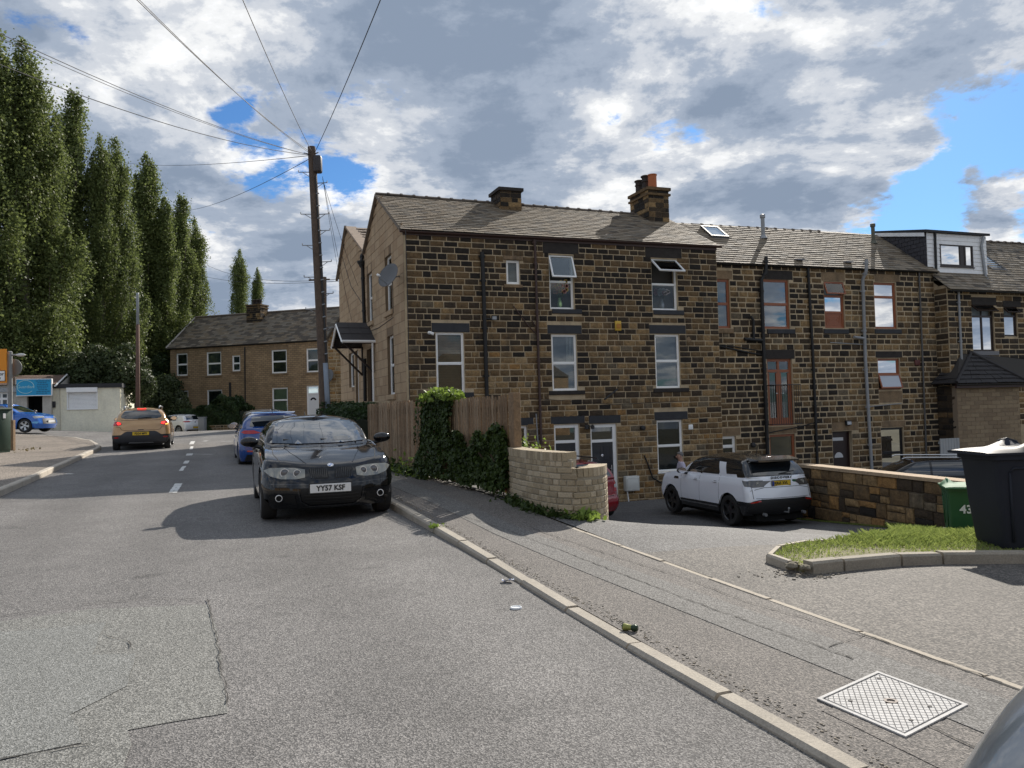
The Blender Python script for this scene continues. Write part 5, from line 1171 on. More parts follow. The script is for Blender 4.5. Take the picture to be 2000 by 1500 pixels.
for k in 'fi':
    q = WF[k]; mb = MB(); FF.box(mb, q[0], q[0]+.1, q[2], q[3], -.14, -.06); FF.box(mb, q[1]-.1, q[1], q[2], q[3], -.14, -.06); FF.box(mb, q[0]+.1, q[1]-.1, q[3]-.1, q[3], -.14, -.06); FF.box(mb, q[0]+.1, q[1]-.1, q[3]-.68, q[3]-.58, -.14, -.06); fo = mb.build('door_frame', WHT, hf, world=True)
    mb = MB(); FF.box(mb, q[0]+.1, q[1]-.1, q[3]-.58, q[3]-.1, -.12, -.1); mb.build('fanlight', GLASS, fo, world=True)
    mb = MB(); FF.box(mb, q[0]+.1, q[1]-.1, q[2], q[3]-.68, -.13, -.1); mb.build('door', WHTP, fo, world=True)
    mb = MB(); c = FF.p((q[0]+q[1])/2, q[3]-1.15, -.098); uu = Vector((FF.u.x, FF.u.y, 0)); nn = Vector((FF.n.x, FF.n.y, 0))
    mb.prism([c+uu*math.cos(a)*.26+Vector((0, 0, math.sin(a)*.22)) for a in np.linspace(0, math.pi, 10)]+[c-uu*.12, c-uu*.08+Vector((0, 0, .08)), c+uu*.08+Vector((0, 0, .08)), c+uu*.12], (0, 0, 0), nn*.01); mb.build('arched_light', DARKROOM, fo, world=True)
    mb = MB()
    for x in (-.2, .2):
        for (y0, y1) in ((-1.55, -.95), (-.85, -.25)):
            for e in ((x-.15, x+.15, y0, y0+.03), (x-.15, x+.15, y1-.03, y1), (x-.15, x-.12, y0, y1), (x+.12, x+.15, y0, y1)): a_ = (q[0]+q[1])/2; FF.box(mb, a_+e[0], a_+e[1], q[3]-1.15+e[2], q[3]-1.15+e[3], -.1, -.085)
    mb.build('panel_moulding', WHTP, fo, world=True)
gutter(hf, FF, -.2, hw, EZF+.02, EZF+.02, PIPEK, d=.1, r=.07)
pipe(hf, FF, [(478, 678), (479, 812)], .05, PIPEK, 'downpipe', coll=False); pipe(hf, FF, [(449, 747), (450, 790)], .09, PIPEK, 'downpipe', coll=False)
ridz = FF.uv(400, 620, -3.6)[1]
sA = FF.uv(402, 622, -3.6)[0]
slates(hf, FF.p(-.3, EZF+.04, .15), FF.p(hw+.1, EZF+.04, .15), FF.p(-.3, ridz, -3.6), FF.p(hw+.1, ridz, -3.6), 20, .5, name='roof_slates', wts=(.5, 3, 4, 4, .3))
slates(hf, FF.p(hw+.1, EZF+.04, -7.3), FF.p(-.3, EZF+.04, -7.3), FF.p(hw+.1, ridz, -3.6), FF.p(-.3, ridz, -3.6), 14, .6, name='rear_slates')
mb = MB(); mb.tube([FF.p(-.3, ridz+.05, -3.6), FF.p(hw+.1, ridz+.05, -3.6)], .1, 8); mb.build('ridge', RIDGEM, hf, world=True)
mb = MB(); mb.tube([FF.p(-.3, EZF+.1, .15), FF.p(-.3, ridz+.08, -3.6)], .07, 4); mb.build('verge', M('pale verge', (.4, .37, .33), .8, var=.4, scale=3), hf, world=True)
mb = MB()
for s in (0.02, hw-.02): mb.poly([FF.p(s, -.3, -.3), FF.p(s, EZF, -.3), FF.p(s, ridz-.1, -3.6), FF.p(s, EZF, -7.1), FF.p(s, -.3, -7.1)])
mb.build('end_wall', FARST, hf, world=True)
FR_ = Fr(FF.p(hw, 0, 0).xy, (V[0], V[1])); 
def rf_(s, v, z): return FF.p(s, z, -v)
cs_, cz_ = FF.uv(511, 640, -3.6)
chimney(hf, cs_, 3.0, 1.35, 1.1, ridz-1.0, FF.uv(511, 598, -3.4)[1]-.05, [(-.3, 0, .5, .15, POTK, True), (0, 0, .5, .15, POTK, True), (.3, 0, .5, .15, POTK, True)], cap=True, seed=6, frm=rf_, uvec=Vector((FF.u.x, FF.u.y, 0)), vvec=Vector((-FF.n.x, -FF.n.y, 0)))
# sunlit stone gable of a house seen between the pole and the near gable
hs = thing('sunlit_stone_gable', at(660, 780, 50), 'sunlit rough stone end wall seen between the telegraph pole and the near gable', 'house'); FG = Fr(at(640, 740, 52).xy, (.85, -.52)); FG2 = Fr(at(645, 740, 51).xy, (.35, .94), left=True)
s_end = 5.0; SUNST = [tone('tan'), tone('light'), tone('ochre')]
FGs = Fr(at(641, 740, 52).xy, (.995, -.1)); za, zb2 = FGs.uv(641, 668)[1], FGs.uv(668, 610)[1]
wall_sheet(hs, FGs, 0, 4, 0, za, [], mat=MORTAR, extra=[[FGs.p(0, za, 0), FGs.p(4, za, 0), FGs.p(4, zb2+4.5, 0), FGs.p(.0, za, 0)]], d=0)
def tf3(s, z, r): return r.choice(['tan', 'light', 'light', 'ochre', 'tan'])
stones(hs, FGs, .02, 1.8, .4, za+1.2, [], tf3, 60, course=(.2, .28), length=(.3, .5), joint=.04, d=.01, top=lambda z: (max(0, (z-za)*.55), 1.8))
mb = MB(); mb.hexa([FGs.p(-.35, za-.05, -3), FGs.p(-.1, za-.05, .3), FGs.p(1.6, zb2+.6, .3), FGs.p(1.6, zb2+.6, -3), FGs.p(-.35, za+.08, -3), FGs.p(-.1, za+.08, .3), FGs.p(1.6, zb2+.75, .3), FGs.p(1.6, zb2+.75, -3)]); mb.build('roof', SL[3], hs, world=True)
mb = MB(); c = FGs.p(*FGs.uv(645, 735, .3), .3); mb.lathe([(0, 0), (.25, .04), (.45, .12), (.44, .14), (0, .02)], c, axis=(-.6, -.75, .2), n=18); mb.tube([c, FGs.p(*FGs.uv(650, 735, 0), 0)], .03); mb.build('dish', SATM, hs, world=True, smooth=True)

# ================================================================== cream rendered shop on the left
FS1 = Fr(at(235, 790, 49).xy, (.95, .31)); x235 = 0
CREAM = M('cream render', (.85, .81, .64), .9, var=.12, scale=1.2, fine=.12, fscale=10, stain=.18, stcol=(.22, .2, .15)); GREYR = M('grey render', (.52, .49, .43), .9, var=.15, scale=1.5, fine=.15, fscale=10, stain=.3, stcol=(.15, .14, .12))
sh = thing('cream_shop', FS1.p(-3, 1, 0), 'low cream rendered building with flat roof and white roller shutter', 'building')
a = FS1.px(100, 757, 235, 842); q = FS1.px(133, 765, 189, 798)
wall_sheet(sh, FS1, a[0], 0, .6, a[3], [q], mat=CREAM, d=0)
mb = MB(); mb.quad(FS1.p(0, .6, 0), FS1.p(0, .6, -6), FS1.p(0, a[3], -6), FS1.p(0, a[3], 0)); mb.build('side_wall', CREAM, sh, world=True)
mb = MB(); FS1.box(mb, a[0]-.05, .12, a[3]-.02, a[3]+.24, -6.1, .12); mb.build('flat_roof', M('roofing felt', (.03, .03, .033), .8), sh, world=True)
mb = MB(); n = 13
for i in range(n):
    z0_ = q[2]+(q[3]-q[2])*i/n; z1_ = q[2]+(q[3]-q[2])*(i+1)/n; mb = MB(); mb.hexa([FS1.p(q[0], z0_+.004, -.1), FS1.p(q[1], z0_+.004, -.1), FS1.p(q[1], z0_+.004, -.02), FS1.p(q[0], z0_+.004, -.02), FS1.p(q[0], z1_-.004, -.1), FS1.p(q[1], z1_-.004, -.1), FS1.p(q[1], z1_-.004, -.045), FS1.p(q[0], z1_-.004, -.045)]); mb.build('shutter_slat', WHT, sh, world=True)
mb = MB(); FS1.box(mb, q[0]-.06, q[1]+.06, q[3]-.03, q[3]+.25, 0, .2); mb.build('shutter_box', WHT, sh, world=True)
mb = MB(); FS1.box(mb, q[0]-.06, q[1]+.06, q[2]-.06, q[2]-.0, -.02, .08); FS1.box(mb, q[0]-.06, q[0], q[2], q[3], -.02, .05); FS1.box(mb, q[1], q[1]+.06, q[2], q[3], -.02, .05); mb.build('shutter_frame', WHT, sh, world=True)
on(FS1, 'letter_box', (100, 784, 109, 796), 0, .12, BLK, sh)
# left, sign fronted part
FS2 = Fr(at(100, 790, 47.5).xy, (.95, .31)); dk = thing('sign_shop', FS2.p(-3, 1, 0), 'grey rendered shop with a turquoise sign over its dark doorway', 'shop')
a2 = FS2.px(-60, 752, 100, 842); dq = FS2.px(53, 770, 83, 838); wq = FS2.px(-10, 766, 17, 800)
wall_sheet(dk, FS2, a2[0], 0, .6, a2[3], [dq, wq], mat=GREYR, d=0)
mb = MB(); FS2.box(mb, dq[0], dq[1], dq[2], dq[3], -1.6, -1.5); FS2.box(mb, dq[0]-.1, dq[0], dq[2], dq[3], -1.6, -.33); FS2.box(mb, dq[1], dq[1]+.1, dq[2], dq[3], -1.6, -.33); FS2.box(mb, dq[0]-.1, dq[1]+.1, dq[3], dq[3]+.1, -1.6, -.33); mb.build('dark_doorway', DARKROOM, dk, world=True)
window(dk, FS2, wq, rec=.08, fw=.1, bars=(.62,), vbars=(.45,), back=(.12, .13, .14), name='window')
mb = MB(); FS2.box(mb, wq[0], wq[1]+1.0, wq[3], wq[3]+.25, 0, .15); mb.build('lintel', STEEL, dk, world=True)
mb = MB(); s_ = FS2.uv(23, 790)[0]; mb.tube([FS2.p(s_, a2[3]-.5, .08), FS2.p(s_, .9, .08)], .05); mb.build('downpipe', WHT, dk, world=True)
RT = M('old clay roof tile', (.16, .105, .08), .9, var=.35, scale=3); rA = FS2.px(30, 731, 106, 752, -.2)
rzz = FS2.uv(60, 733, -3)[1]
slates(dk, FS2.p(a2[0], a2[3], .15), FS2.p(.25, a2[3], .15), FS2.p(a2[0], rzz, -3), FS2.p(.25, rzz, -3), 8, .5, mats=[RT], wts=(1,), name='roof_tiles')
mb = MB(); mb.tube([FS2.p(.25, a2[3]-.1, .2), FS2.p(.25, rzz+.03, -3)], .06, 4); mb.tube([FS2.p(.25, rzz+.03, -3), FS2.p(.25, a2[3]-.1, -6)], .06, 4); mb.build('bargeboard', WHT, dk, world=True)
mb = MB(); mb.poly([FS2.p(.4, .6, -.3), FS2.p(.4, a2[3], -.3), FS2.p(.4, rzz-.05, -3), FS2.p(.4, a2[3], -6), FS2.p(.4, .6, -6)]); mb.build('end_wall', GREYR, dk, world=True)
sq = FS2.px(32, 741, 100, 772, .25); sg = thing('shop_sign', FS2.p((sq[0]+sq[1])/2, sq[2], .25), 'turquoise shop sign with a pale ring emblem above the dark doorway', 'sign')
mb = MB(); FS2.box(mb, sq[0], sq[1], sq[2], sq[3], .02, .25); mb.build('board', M('turquoise board', (.015, .33, .60), .5, var=.05), sg, world=True)
mb = MB(); 
for e in ((sq[0]-.03, sq[1]+.03, sq[3], sq[3]+.04), (sq[0]-.03, sq[1]+.03, sq[2]-.04, sq[2]), (sq[1], sq[1]+.04, sq[2], sq[3])): FS2.box(mb, *e, .0, .27)
mb.build('trim', WHT, sg, world=True)
PALE = M('pale aqua print', (.45, .72, .72), .6); DKP = M('navy print', (.01, .07, .16), .6); c = FS2.p(sq[0]+(sq[1]-sq[0])*.26, (sq[2]+sq[3])/2+.03, .255); mb = MB(); u_ = Vector((.95, .31, 0)).normalized()
mb.tube([c+u_*math.cos(a)*.44+Vector((0, 0, math.sin(a)*.38)) for a in np.linspace(-.2, 5.6, 30)], .018, 5); mb.build('ring_emblem', PALE, sg, world=True)
def wtext(s, pos, ux, size, mat, par, name='lettering', depth=.01, bold=0., xs=1., upv=None, spacing=1.0):
    tm = text_mb(s, size, depth, bold, spacing, xs); ux = Vector(ux).normalized(); uz = Vector(upv or (0, 0, 1)).normalized(); nn = ux.cross(uz)
    mt = Matrix(((ux.x, uz.x, nn.x, pos[0]), (ux.y, uz.y, nn.y, pos[1]), (ux.z, uz.z, nn.z, pos[2]), (0, 0, 0, 1))); tm.xform(mt); return tm.build(name, mat, par, world=True)
wtext('Guardian', c, u_, .24, PALE, sg); rr = random.Random(2)
mb = MB()
for i in range(8):
    zz = sq[3]-.1-(sq[3]-sq[2]-.2)*i/7.2; w_ = rr.uniform(.18, .33); cc = sq[0]+(sq[1]-sq[0])*.73; p = cc-w_
    while p < cc+w_: l_ = rr.uniform(.05, .14); FS2.box(mb, p, p+l_, zz-.018, zz+.018, .25, .256); p += l_+.03
mb.build('small_print', DKP, sg, world=True)
# ================================================================== walls, fence, poles and other street things
# curved brick wall at the mouth of the drive
BW = [M('buff wall brick %d' % i, c, .9, var=.15, scale=8, fine=.3, fscale=50, bump=.6, bscale=50) for i, c in enumerate(((.42, .34, .225), (.36, .29, .19), (.46, .38, .265), (.31, .25, .165)))]
bwl = thing('curved_brick_wall', (.7, 10.3, gz(.7, 10.3)), 'low curved buff brick wall stepping down at the mouth of the drive', 'wall')
ctrl = [(-.12, 12.0), (-.02, 11.5), (.13, 11.0), (.32, 10.5), (.54, 10.12), (.78, 9.97), (1.0, 10.08), (1.15, 10.3), (1.225, 10.62), (1.27, 11.05), (1.30, 11.5), (1.32, 12.0), (1.33, 12.6)]
def smooth_path(c, n=8):
    out = []
    for i in range(len(c)-1):
        p0, p1, p2, p3 = [Vector(c[max(0, min(len(c)-1, k))]) for k in (i-1, i, i+1, i+2)]
        for j in range(n): t_ = j/n; out.append(.5*((2*p1)+(-p0+p2)*t_+(2*p0-5*p1+4*p2-p3)*t_*t_+(-p0+3*p1-3*p2+p3)*t_**3))
    out.append(Vector(c[-1])); return out
BP = smooth_path(ctrl); cum = [0]
for p, q in zip(BP, BP[1:]): cum.append(cum[-1]+(q-p).length)
def onp(s):
    s = max(0, min(cum[-1]-1e-4, s)); k = next(i for i in range(len(cum)-1) if cum[i+1] >= s); t_ = (s-cum[k])/(cum[k+1]-cum[k]); p = BP[k].lerp(BP[k+1], t_); d = (BP[k+1]-BP[k]).normalized(); return p, d
def s_at_px(px_):
    best = min(range(400), key=lambda i: abs(1000+FPX*(lambda p: p.x/p.y)(onp(cum[-1]*i/400*.95)[0])-px_)); return cum[-1]*best/400*.95
sA, sB = s_at_px(1110), s_at_px(1181); zt1, zt2, zt3 = 1.10, .86, .72
def topz(s): return zt1 if s < sA else (.90 if s < sB else .70)
TH = .215; core = MB(); N_ = 60
for i in range(N_):
    a, b = cum[-1]*i/N_, cum[-1]*(i+1)/N_; (p, d), (q, e) = onp(a), onp(b); m_ = (a+b)/2; z1_ = topz(m_)-.09
    n1, n2 = Vector((-d.y, d.x)), Vector((-e.y, e.x)); zg = min(gz(p.x, p.y), gz(q.x, q.y))-.3
    P = [p-n1*-.0, q-n2*-.0, q+n2*TH, p+n1*TH]; core.hexa([(v.x, v.y, zg) for v in P]+[(v.x, v.y, z1_) for v in P])
core.build('wall_core', M('grey mortar', (.33, .29, .22), .95, var=.2, fine=.2), bwl, world=True)
cnt = [0]; bmesh_cache = {}; rest = MB(); rr = random.Random(12)
def put_brick(s, z, l_, h, dep, zoff=0, back=False):
    p, d = onp(s+l_/2); n = Vector((d.y, -d.x)); mi = rr.randrange(4); key = (round(l_, 2), round(h, 3), round(dep, 2), mi)
    o_ = n*(.010 if not back else -(TH+.010-dep)); P = Vector((p.x+o_.x, p.y+o_.y, z+h/2))
    if cnt[0] < 300 and not back:
        if key not in bmesh_cache: mb = rbox((0, 0, 0), (key[0], dep, key[1]), .007, 1); o = mb.build('brick', BW[mi], bwl); bmesh_cache[key] = o.data
        else: o = bpy.data.objects.new('brick', bmesh_cache[key]); COL.objects.link(o); o.parent = bwl
        q = Vector((P.x-n.x*dep/2, P.y-n.y*dep/2, P.z)); o.location = q-wloc(bwl); o.rotation_euler = (rr.uniform(-.02, .02), rr.uniform(-.02, .02), math.atan2(d.y, d.x)+rr.uniform(-.02, .02)); cnt[0] += 1
    else: rest.obox(Vector((P.x-n.x*dep/2, P.y-n.y*dep/2, P.z)), Vector((d.x, d.y, 0))*l_/2, Vector((n.x, n.y, 0))*dep/2, (0, 0, h/2), mi)
rows = []
z = 1.10-.102; lv = 0
BH = .078
r = 0; zz = zt1-.105-BH
vis = s_at_px(1191)
while zz > -.75:
    # headers round the tight bend, stretchers along the straight
    s = 0 if r % 2 else .06
    while s < cum[-1]-.05:
        hd = (r % 3 == 0 and s > sA*.4) or s > sA*1.02; l_ = .115 if hd else .225
        p, _ = onp(s+l_/2); g = gz(p.x, p.y)
        if zz+BH < topz(s+l_/2)-.10 and zz > g-.10:
            put_brick(s+.005, zz, l_-.012, BH-.012, .1) if s < cum[-1]*.74 else put_brick(s+.005, zz, l_-.012, BH-.012, .1, back=False)
        s += l_
    zz -= BH; r += 1
# brick on edge coping
for (s0_, s1_) in ((0, sA), (sA+.005, sB), (sB+.005, cum[-1])):
    s = s0_
    while s < s1_-.04: z_ = topz((s0_+s1_)/2); put_brick(s+.003, z_-.112, .07, .11, TH+.03); s += .078
rest.build('brickwork', BW, bwl, world=True)['kind'] = 'stuff'

# wooden fence of many narrow pales
FENW = [M('weathered pale %d' % i, c, .9, var=.25, scale=6, fine=.35, fscale=24, bump=.5, bscale=30) for i, c in enumerate(((.225, .15, .088), (.18, .12, .07), (.27, .195, .125)))]
fa, fb = Vector(at(722, 850, 18.5).xy), Vector(at(1003, 850, 11.85).xy); fl = (fb-fa).length; fdir = (fb-fa).normalized(); fn = Vector((fdir.y, -fdir.x)); fn = fn if fn.y < 0 else -fn
fe = thing('wooden_fence', (fa.x, fa.y, gz(fa.x, fa.y)), 'weathered brown wooden fence of narrow close pales along the pavement', 'fence')
def ftop(t_): return float(np.interp(t_, (0, .33, .52, .7, 1), (at(722, 790, 18.5).z, 1.90, 1.86, 1.87, at(1003, 771, 11.85).z)))
pale = []
npale = 78; pm = {}
for i in range(npale):
    t_ = (i+.5)/npale; p = fa.lerp(fb, t_); g = gz(p.x, p.y)+.07+random.uniform(.0, .06); z1_ = ftop(t_)+random.uniform(-.02, .02); h = z1_-g; mi = random.randrange(3)
    if mi not in pm:
        mb = MB(); w_ = .034; P = [(-w_, 0), (w_, 0), (w_, .95), (.012, 1.0), (-.012, 1.0), (-w_, .95)]; mb.prism([(x, -.009, y) for x, y in P], (0, 0, 0), (0, .018, 0)); o = mb.build('pale', FENW[mi], fe); pm[mi] = o.data
    else: o = bpy.data.objects.new('pale', pm[mi]); COL.objects.link(o); o.parent = fe
    o.location = Vector((p.x+fn.x*.03, p.y+fn.y*.03, g))-wloc(fe); o.rotation_euler = (random.uniform(-.008, .008), random.uniform(-.008, .008), math.atan2(fdir.y, fdir.x)); o.scale = (random.uniform(.9, 1.1), 1, h)
for k in (.16, .52, .86):
    mb = MB(); A = fa.lerp(fb, 0); B = fb; za, zb_ = gz(A.x, A.y)+.1, gz(B.x, B.y)+.1; h0, h1_ = ftop(0)-za, ftop(1)-zb_
    for s0_, s1_ in ((0, .33), (.33, .66), (.66, 1)):
        P, Q = fa.lerp(fb, s0_), fa.lerp(fb, s1_-.002); zp, zq = gz(P.x, P.y)+.1, gz(Q.x, Q.y)+.1; zp += (ftop(s0_)-zp)*k; zq += (ftop(s1_)-zq)*k
        mb = MB(); n3 = Vector((fn.x, fn.y, 0))*.02; up = Vector((0, 0, .045)); A3, B3 = Vector((P.x, P.y, zp)), Vector((Q.x, Q.y, zq)); mb.hexa([A3-n3-up, B3-n3-up, B3+n3-up, A3+n3-up, A3-n3+up, B3-n3+up, B3+n3+up, A3+n3+up]); mb.build('rail', FENW[1], fe, world=True)
for t_ in (0.0, .33, .66):
    p = fa.lerp(fb, t_)-fn*.09; mb = rbox((p.x, p.y, (gz(p.x, p.y)+ftop(t_))/2+.0), (.09, .09, ftop(t_)-gz(p.x, p.y)+.02), .006, 1); mb.build('post', FENW[0], fe, world=True)
p = fb+fdir*.06; mb = rbox((p.x, p.y, (gz(p.x, p.y)+1.91)/2), (.17, .12, 1.91-gz(p.x, p.y)), .008, 1, Matrix.Rotation(math.atan2(fdir.y, fdir.x), 3, 'Z')); mb.build('post', FENW[0], fe, world=True)['label'] = 'wide end post at the right end of the fence'

# ivy over the right part of the fence
iv = thing('ivy', (fa.lerp(fb, .75).x, fa.lerp(fb, .75).y, gz(*fa.lerp(fb, .75))), 'dense dark green ivy smothering the right part of the wooden fence', 'ivy'); P = []
for i in range(15000):
    t_ = random.uniform(.50, 1.01); p = fa.lerp(fb, t_); g = gz(p.x, p.y)+.1
    full = ftop(t_)+.12 if t_ < .71 else g+(ftop(t_)-g)*float(np.interp(t_, (.71, .80, .88, .95, 1.01), (.56, .44, .52, .64, .48)))+.15*math.sin(t_*60)
    if t_ < .53: full = g+(full-g)*(t_-.48)/.05
    h = random.random()**.9; z_ = g+(full-g)*h; th = .12+.20*(1-h)**1.2+(.10 if h > .9 else 0)+.05*math.sin(t_*47+h*9); th *= .95
    side = random.choice((1, 1, 1, 1, -1)); dd = th*(.35+.65*random.random()**.4)*side; q = p+fn*dd
    P.append((q.x, q.y, z_+random.uniform(-.03, .03)))
nrm = np.tile(np.array([fn.x, fn.y, .35]), (len(P), 1)); leaves('foliage', P, .062, LEAF_IVY, iv, nrm=nrm, aspect=1.15)
P = []
for i in range(700):
    t_ = random.uniform(.56, .72); p = fa.lerp(fb, t_)+fn*random.uniform(-.15, .3); P.append((p.x, p.y, ftop(t_)+random.uniform(-.02, .22)*(.4+.6*math.sin((t_-.56)/.16*3.14))))
leaves('fresh_growth', P, .06, LEAF_LT, iv, aspect=1.2)
mb = MB()
for i in range(14):
    t_ = random.uniform(.58, 1.0); p = fa.lerp(fb, t_)+fn*.05; g = gz(p.x, p.y); mb.tube([(p.x, p.y, g), (p.x+random.uniform(-.1, .1), p.y, g+.3), (p.x+random.uniform(-.2, .2), p.y, g+.62)], .012, 5)
mb.build('stems', M('woody stem', (.08, .055, .035), .9), iv, world=True)
def weeds(name, pts, label, cat, size=.05, n=60, hgt=.25, mat=LEAF_LT, r=.15, group=None):
    c = pts[0]; o = thing(name, (c[0], c[1], gz(*c)+.1), label, cat, group); P = []
    for (x, y) in pts:
        z0_ = gz(x, y)+(PV(ab(x, y)[0]) if 2.5 < ab(x, y)[1] < 4.0 else 0)
        for i in range(n): q = random.random(); P.append((x+random.gauss(0, r)*(.4+q), y+random.gauss(0, r)*(.4+q), z0_+q*hgt*random.random()))
    leaves('foliage', P, size, mat, o, aspect=2.2); return o
def alongf(t0, t1, n, off): return [tuple(fa.lerp(fb, t0+(t1-t0)*i/(n-1))+fn*(off+random.uniform(-.05, .05))) for i in range(n)]
weeds('weeds', alongf(.02, .5, 16, .12), 'straggling green weeds along the foot of the wooden fence', 'weeds', .05, 55, .28, LEAF_IVY, .12)
weeds('weeds', [tuple(fa.lerp(fb, t_)+fn*.2) for t_ in (.22, .3, .38, .44, .52, .56)], 'pale flowering weed stems near the middle of the fence foot', 'weeds', .045, 45, .45, LEAF_LT, .12)
weeds('grass_tufts', [(onp(s)[0].x+onp(s)[1].y*.07, onp(s)[0].y-onp(s)[1].x*.07) for s in np.linspace(.5, sA+.1, 14)], 'rough grass tufts at the foot of the curved brick wall', 'grass', .035, 60, .12, LEAF_IVY, .06)
weeds('weeds', [(onp(sA+.12)[0].x, onp(sA+.12)[0].y-.07), (onp(sA+.2)[0].x+.02, onp(sA+.2)[0].y-.09)], 'bright green weed clump where the curved wall meets the edging strip', 'weeds', .05, 110, .13, LEAF_LT, .07)
weeds('shrub', [(.12, 12.4), (.3, 12.7), (.6, 12.9), (.2, 12.2)], 'bright green shrub tips poking above the left end of the brick wall', 'shrub', .032, 700, 1.02, LEAF_LT, .13)
weeds('kerb_weed', [gp(850, 1030, .1)], 'tiny weed growing in the kerb joint near the fence shadow', 'weeds', .03, 40, .05, LEAF_LT, .04)

# near hedge behind the parked cars, with a garden wall beyond
def hedge(name, A, B, wid, zt_, label, n, size, mat, zg=None, rough=.12):
    A, B = Vector(A), Vector(B); c = (A+B)/2; o = thing(name, (c.x, c.y, gz(c.x, c.y)), label, 'hedge'); d = (B-A).normalized(); nn = Vector((-d.y, d.x)); P = []; ln = (B-A).length; NR = []
    for i in range(n):
        t_ = random.uniform(0, ln); f = random.choice((0, 0, 1, 2, 2)); p = A+d*t_; g = gz(p.x, p.y); zz_ = zt_(t_/ln) if callable(zt_) else zt_
        b_ = rough*math.sin(t_*2.1+1)+rough*.7*math.sin(t_*5.3)
        if f == 2: q = p+nn*random.uniform(-wid/2, wid/2); z_ = zz_+b_-random.random()**2*.25; NR.append((0, 0, 1))
        else: sg_ = 1 if f else -1; dep = random.random()**2*.3; z_ = random.uniform(g, zz_); q = p+nn*sg_*(wid/2+rough*math.sin(z_*4+t_*3)-dep); NR.append((nn.x*sg_, nn.y*sg_, .3))
        P.append((q.x, q.y, z_))
    leaves('foliage', P, size, mat, o, nrm=np.array(NR, float), aspect=1.5)
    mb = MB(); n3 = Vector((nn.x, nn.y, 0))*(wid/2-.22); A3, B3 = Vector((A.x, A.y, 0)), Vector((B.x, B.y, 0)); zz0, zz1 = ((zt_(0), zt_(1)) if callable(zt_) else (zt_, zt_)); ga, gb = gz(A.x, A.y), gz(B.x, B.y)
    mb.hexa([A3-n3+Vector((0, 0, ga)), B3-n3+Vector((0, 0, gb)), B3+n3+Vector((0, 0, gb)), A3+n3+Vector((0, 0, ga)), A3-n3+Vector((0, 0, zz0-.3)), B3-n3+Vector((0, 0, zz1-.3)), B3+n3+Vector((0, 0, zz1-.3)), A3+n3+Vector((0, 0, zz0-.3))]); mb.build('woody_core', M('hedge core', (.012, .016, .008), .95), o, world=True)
    return o
hedge('hedge', (-5.3, 23.9), (-3.45, 18.9), 1.0, lambda t_: 1.85-.05*t_, 'dark green clipped hedge behind the left end of the wooden fence', 9000, .06, LEAF_DK)
hedge('hedge', (at(342, 820, 58.5).x, 58.5), (at(480, 820, 57).x, 57), 1.8, lambda t_: 2.35+1.0*math.exp(-((t_-.78)/.13)**2)-.5*(1-t_)*(t_ < .2), 'long dark bushy hedge in front of the far stone terrace', 16000, .13, LEAF_DK, rough=.2)
gw_ = thing('garden_wall', (-5, 24.6, .5), 'dark stone garden wall in front of the near gable behind the hedge', 'wall'); Fg = Fr(at(668, 800, 24.8).xy, (at(735, 800, 22.0)-at(668, 800, 24.8)).xy)
wall_sheet(gw_, Fg, 0, 3.4, .2, 2.0, [], mat=MORTAR); stones(gw_, Fg, 0, 3.4, .6, 1.98, [], lambda s, z, r: r.choice(['dark', 'mid', 'grey', 'mid']), 60, course=(.12, .2), length=(.2, .45))
# low wall under the far hedge
lw = thing('low_stone_wall', (at(430, 840, 57).x, 57, .5), 'low dark rubble wall at the foot of the far hedge', 'wall'); Fl = Fr(at(394, 840, 56.9).xy, (at(480, 840, 55.4)-at(394, 840, 56.9)).xy)
wall_sheet(lw, Fl, 0, 4.2, .3, 1.15, []); stones(lw, Fl, 0, 4.2, .5, 1.14, [], lambda s, z, r: r.choice(['dark', 'mid', 'mid', 'grey']), 60, course=(.12, .2), length=(.25, .6), joint=.03)

# stone boundary wall between the two yards
Wa, Wb = at(1556, 950, 20.6), at(1880, 950, 15.2); wv = (Wb-Wa).xy; FW = Fr(Wa.xy, wv); wl_ = wv.length+2.6
rw = thing('yard_stone_wall', (Wa.x, Wa.y, -1.2), 'rough stone wall with flat coping between the yard and the next drive', 'wall'); wt0 = FW.uv(1560, 912)[1]; wt1 = FW.uv(1870, 944)[1]
def wtop(s): return wt0+(wt1-wt0)*s/wv.length
mb = MB(); FW.box(mb, 0, wl_, -2.0, min(wt0, wt1), -.34, -.014); mb.build('wall', M('earthy mortar', (.09, .07, .05), .95, var=.3), rw, world=True)
rr = random.Random(31); z = -1.75
cells = []
while z < wt0-.02:
    h = min(rr.choice((.16, .22, .30, .34)), wt0-z); p = 0
    if wt0-z-h < .09: h = wt0-z
    while p < wl_:
        l_ = min(rr.uniform(.22, .62), wl_-p)
        if h > .28 and rr.random() < .4: k = h*rr.uniform(.4, .6); cells += [(p, z, l_, k), (p, z+k, l_, h-k)]
        else: cells.append((p, z, l_, h))
        p += l_
    z += h
pl = wloc(rw)
for i, (s, z, l_, h) in enumerate(cells):
    k = rr.choice(['mid', 'dark', 'tan', 'mid', 'dark', 'tan', 'black', 'ochre', 'grey']) ; me, _, _ = unit_stone(k, rr.randrange(4)); o = bpy.data.objects.new('stone', me); COL.objects.link(o); o.parent = rw
    P = FW.p(s+.006, z+.006, rr.uniform(-.008, .008)); o.location = P-pl; o.rotation_euler = (0, 0, FW.rotz()); o.scale = (l_-.012, 1.3, h-.012)
p = 0
CPM = M('sandstone coping', (.42, .31, .20), .9, var=.2, scale=3, fine=.25, fscale=30, bump=.4)
while p < wl_:
    l_ = min(rr.uniform(.7, 1.1), wl_-p); mb = MB(); FW.box(mb, p+.006, p+l_-.006, wt0+.002, wt0+.075, -.37, .05); mb.build('coping_stone', CPM, rw, world=True); p += l_

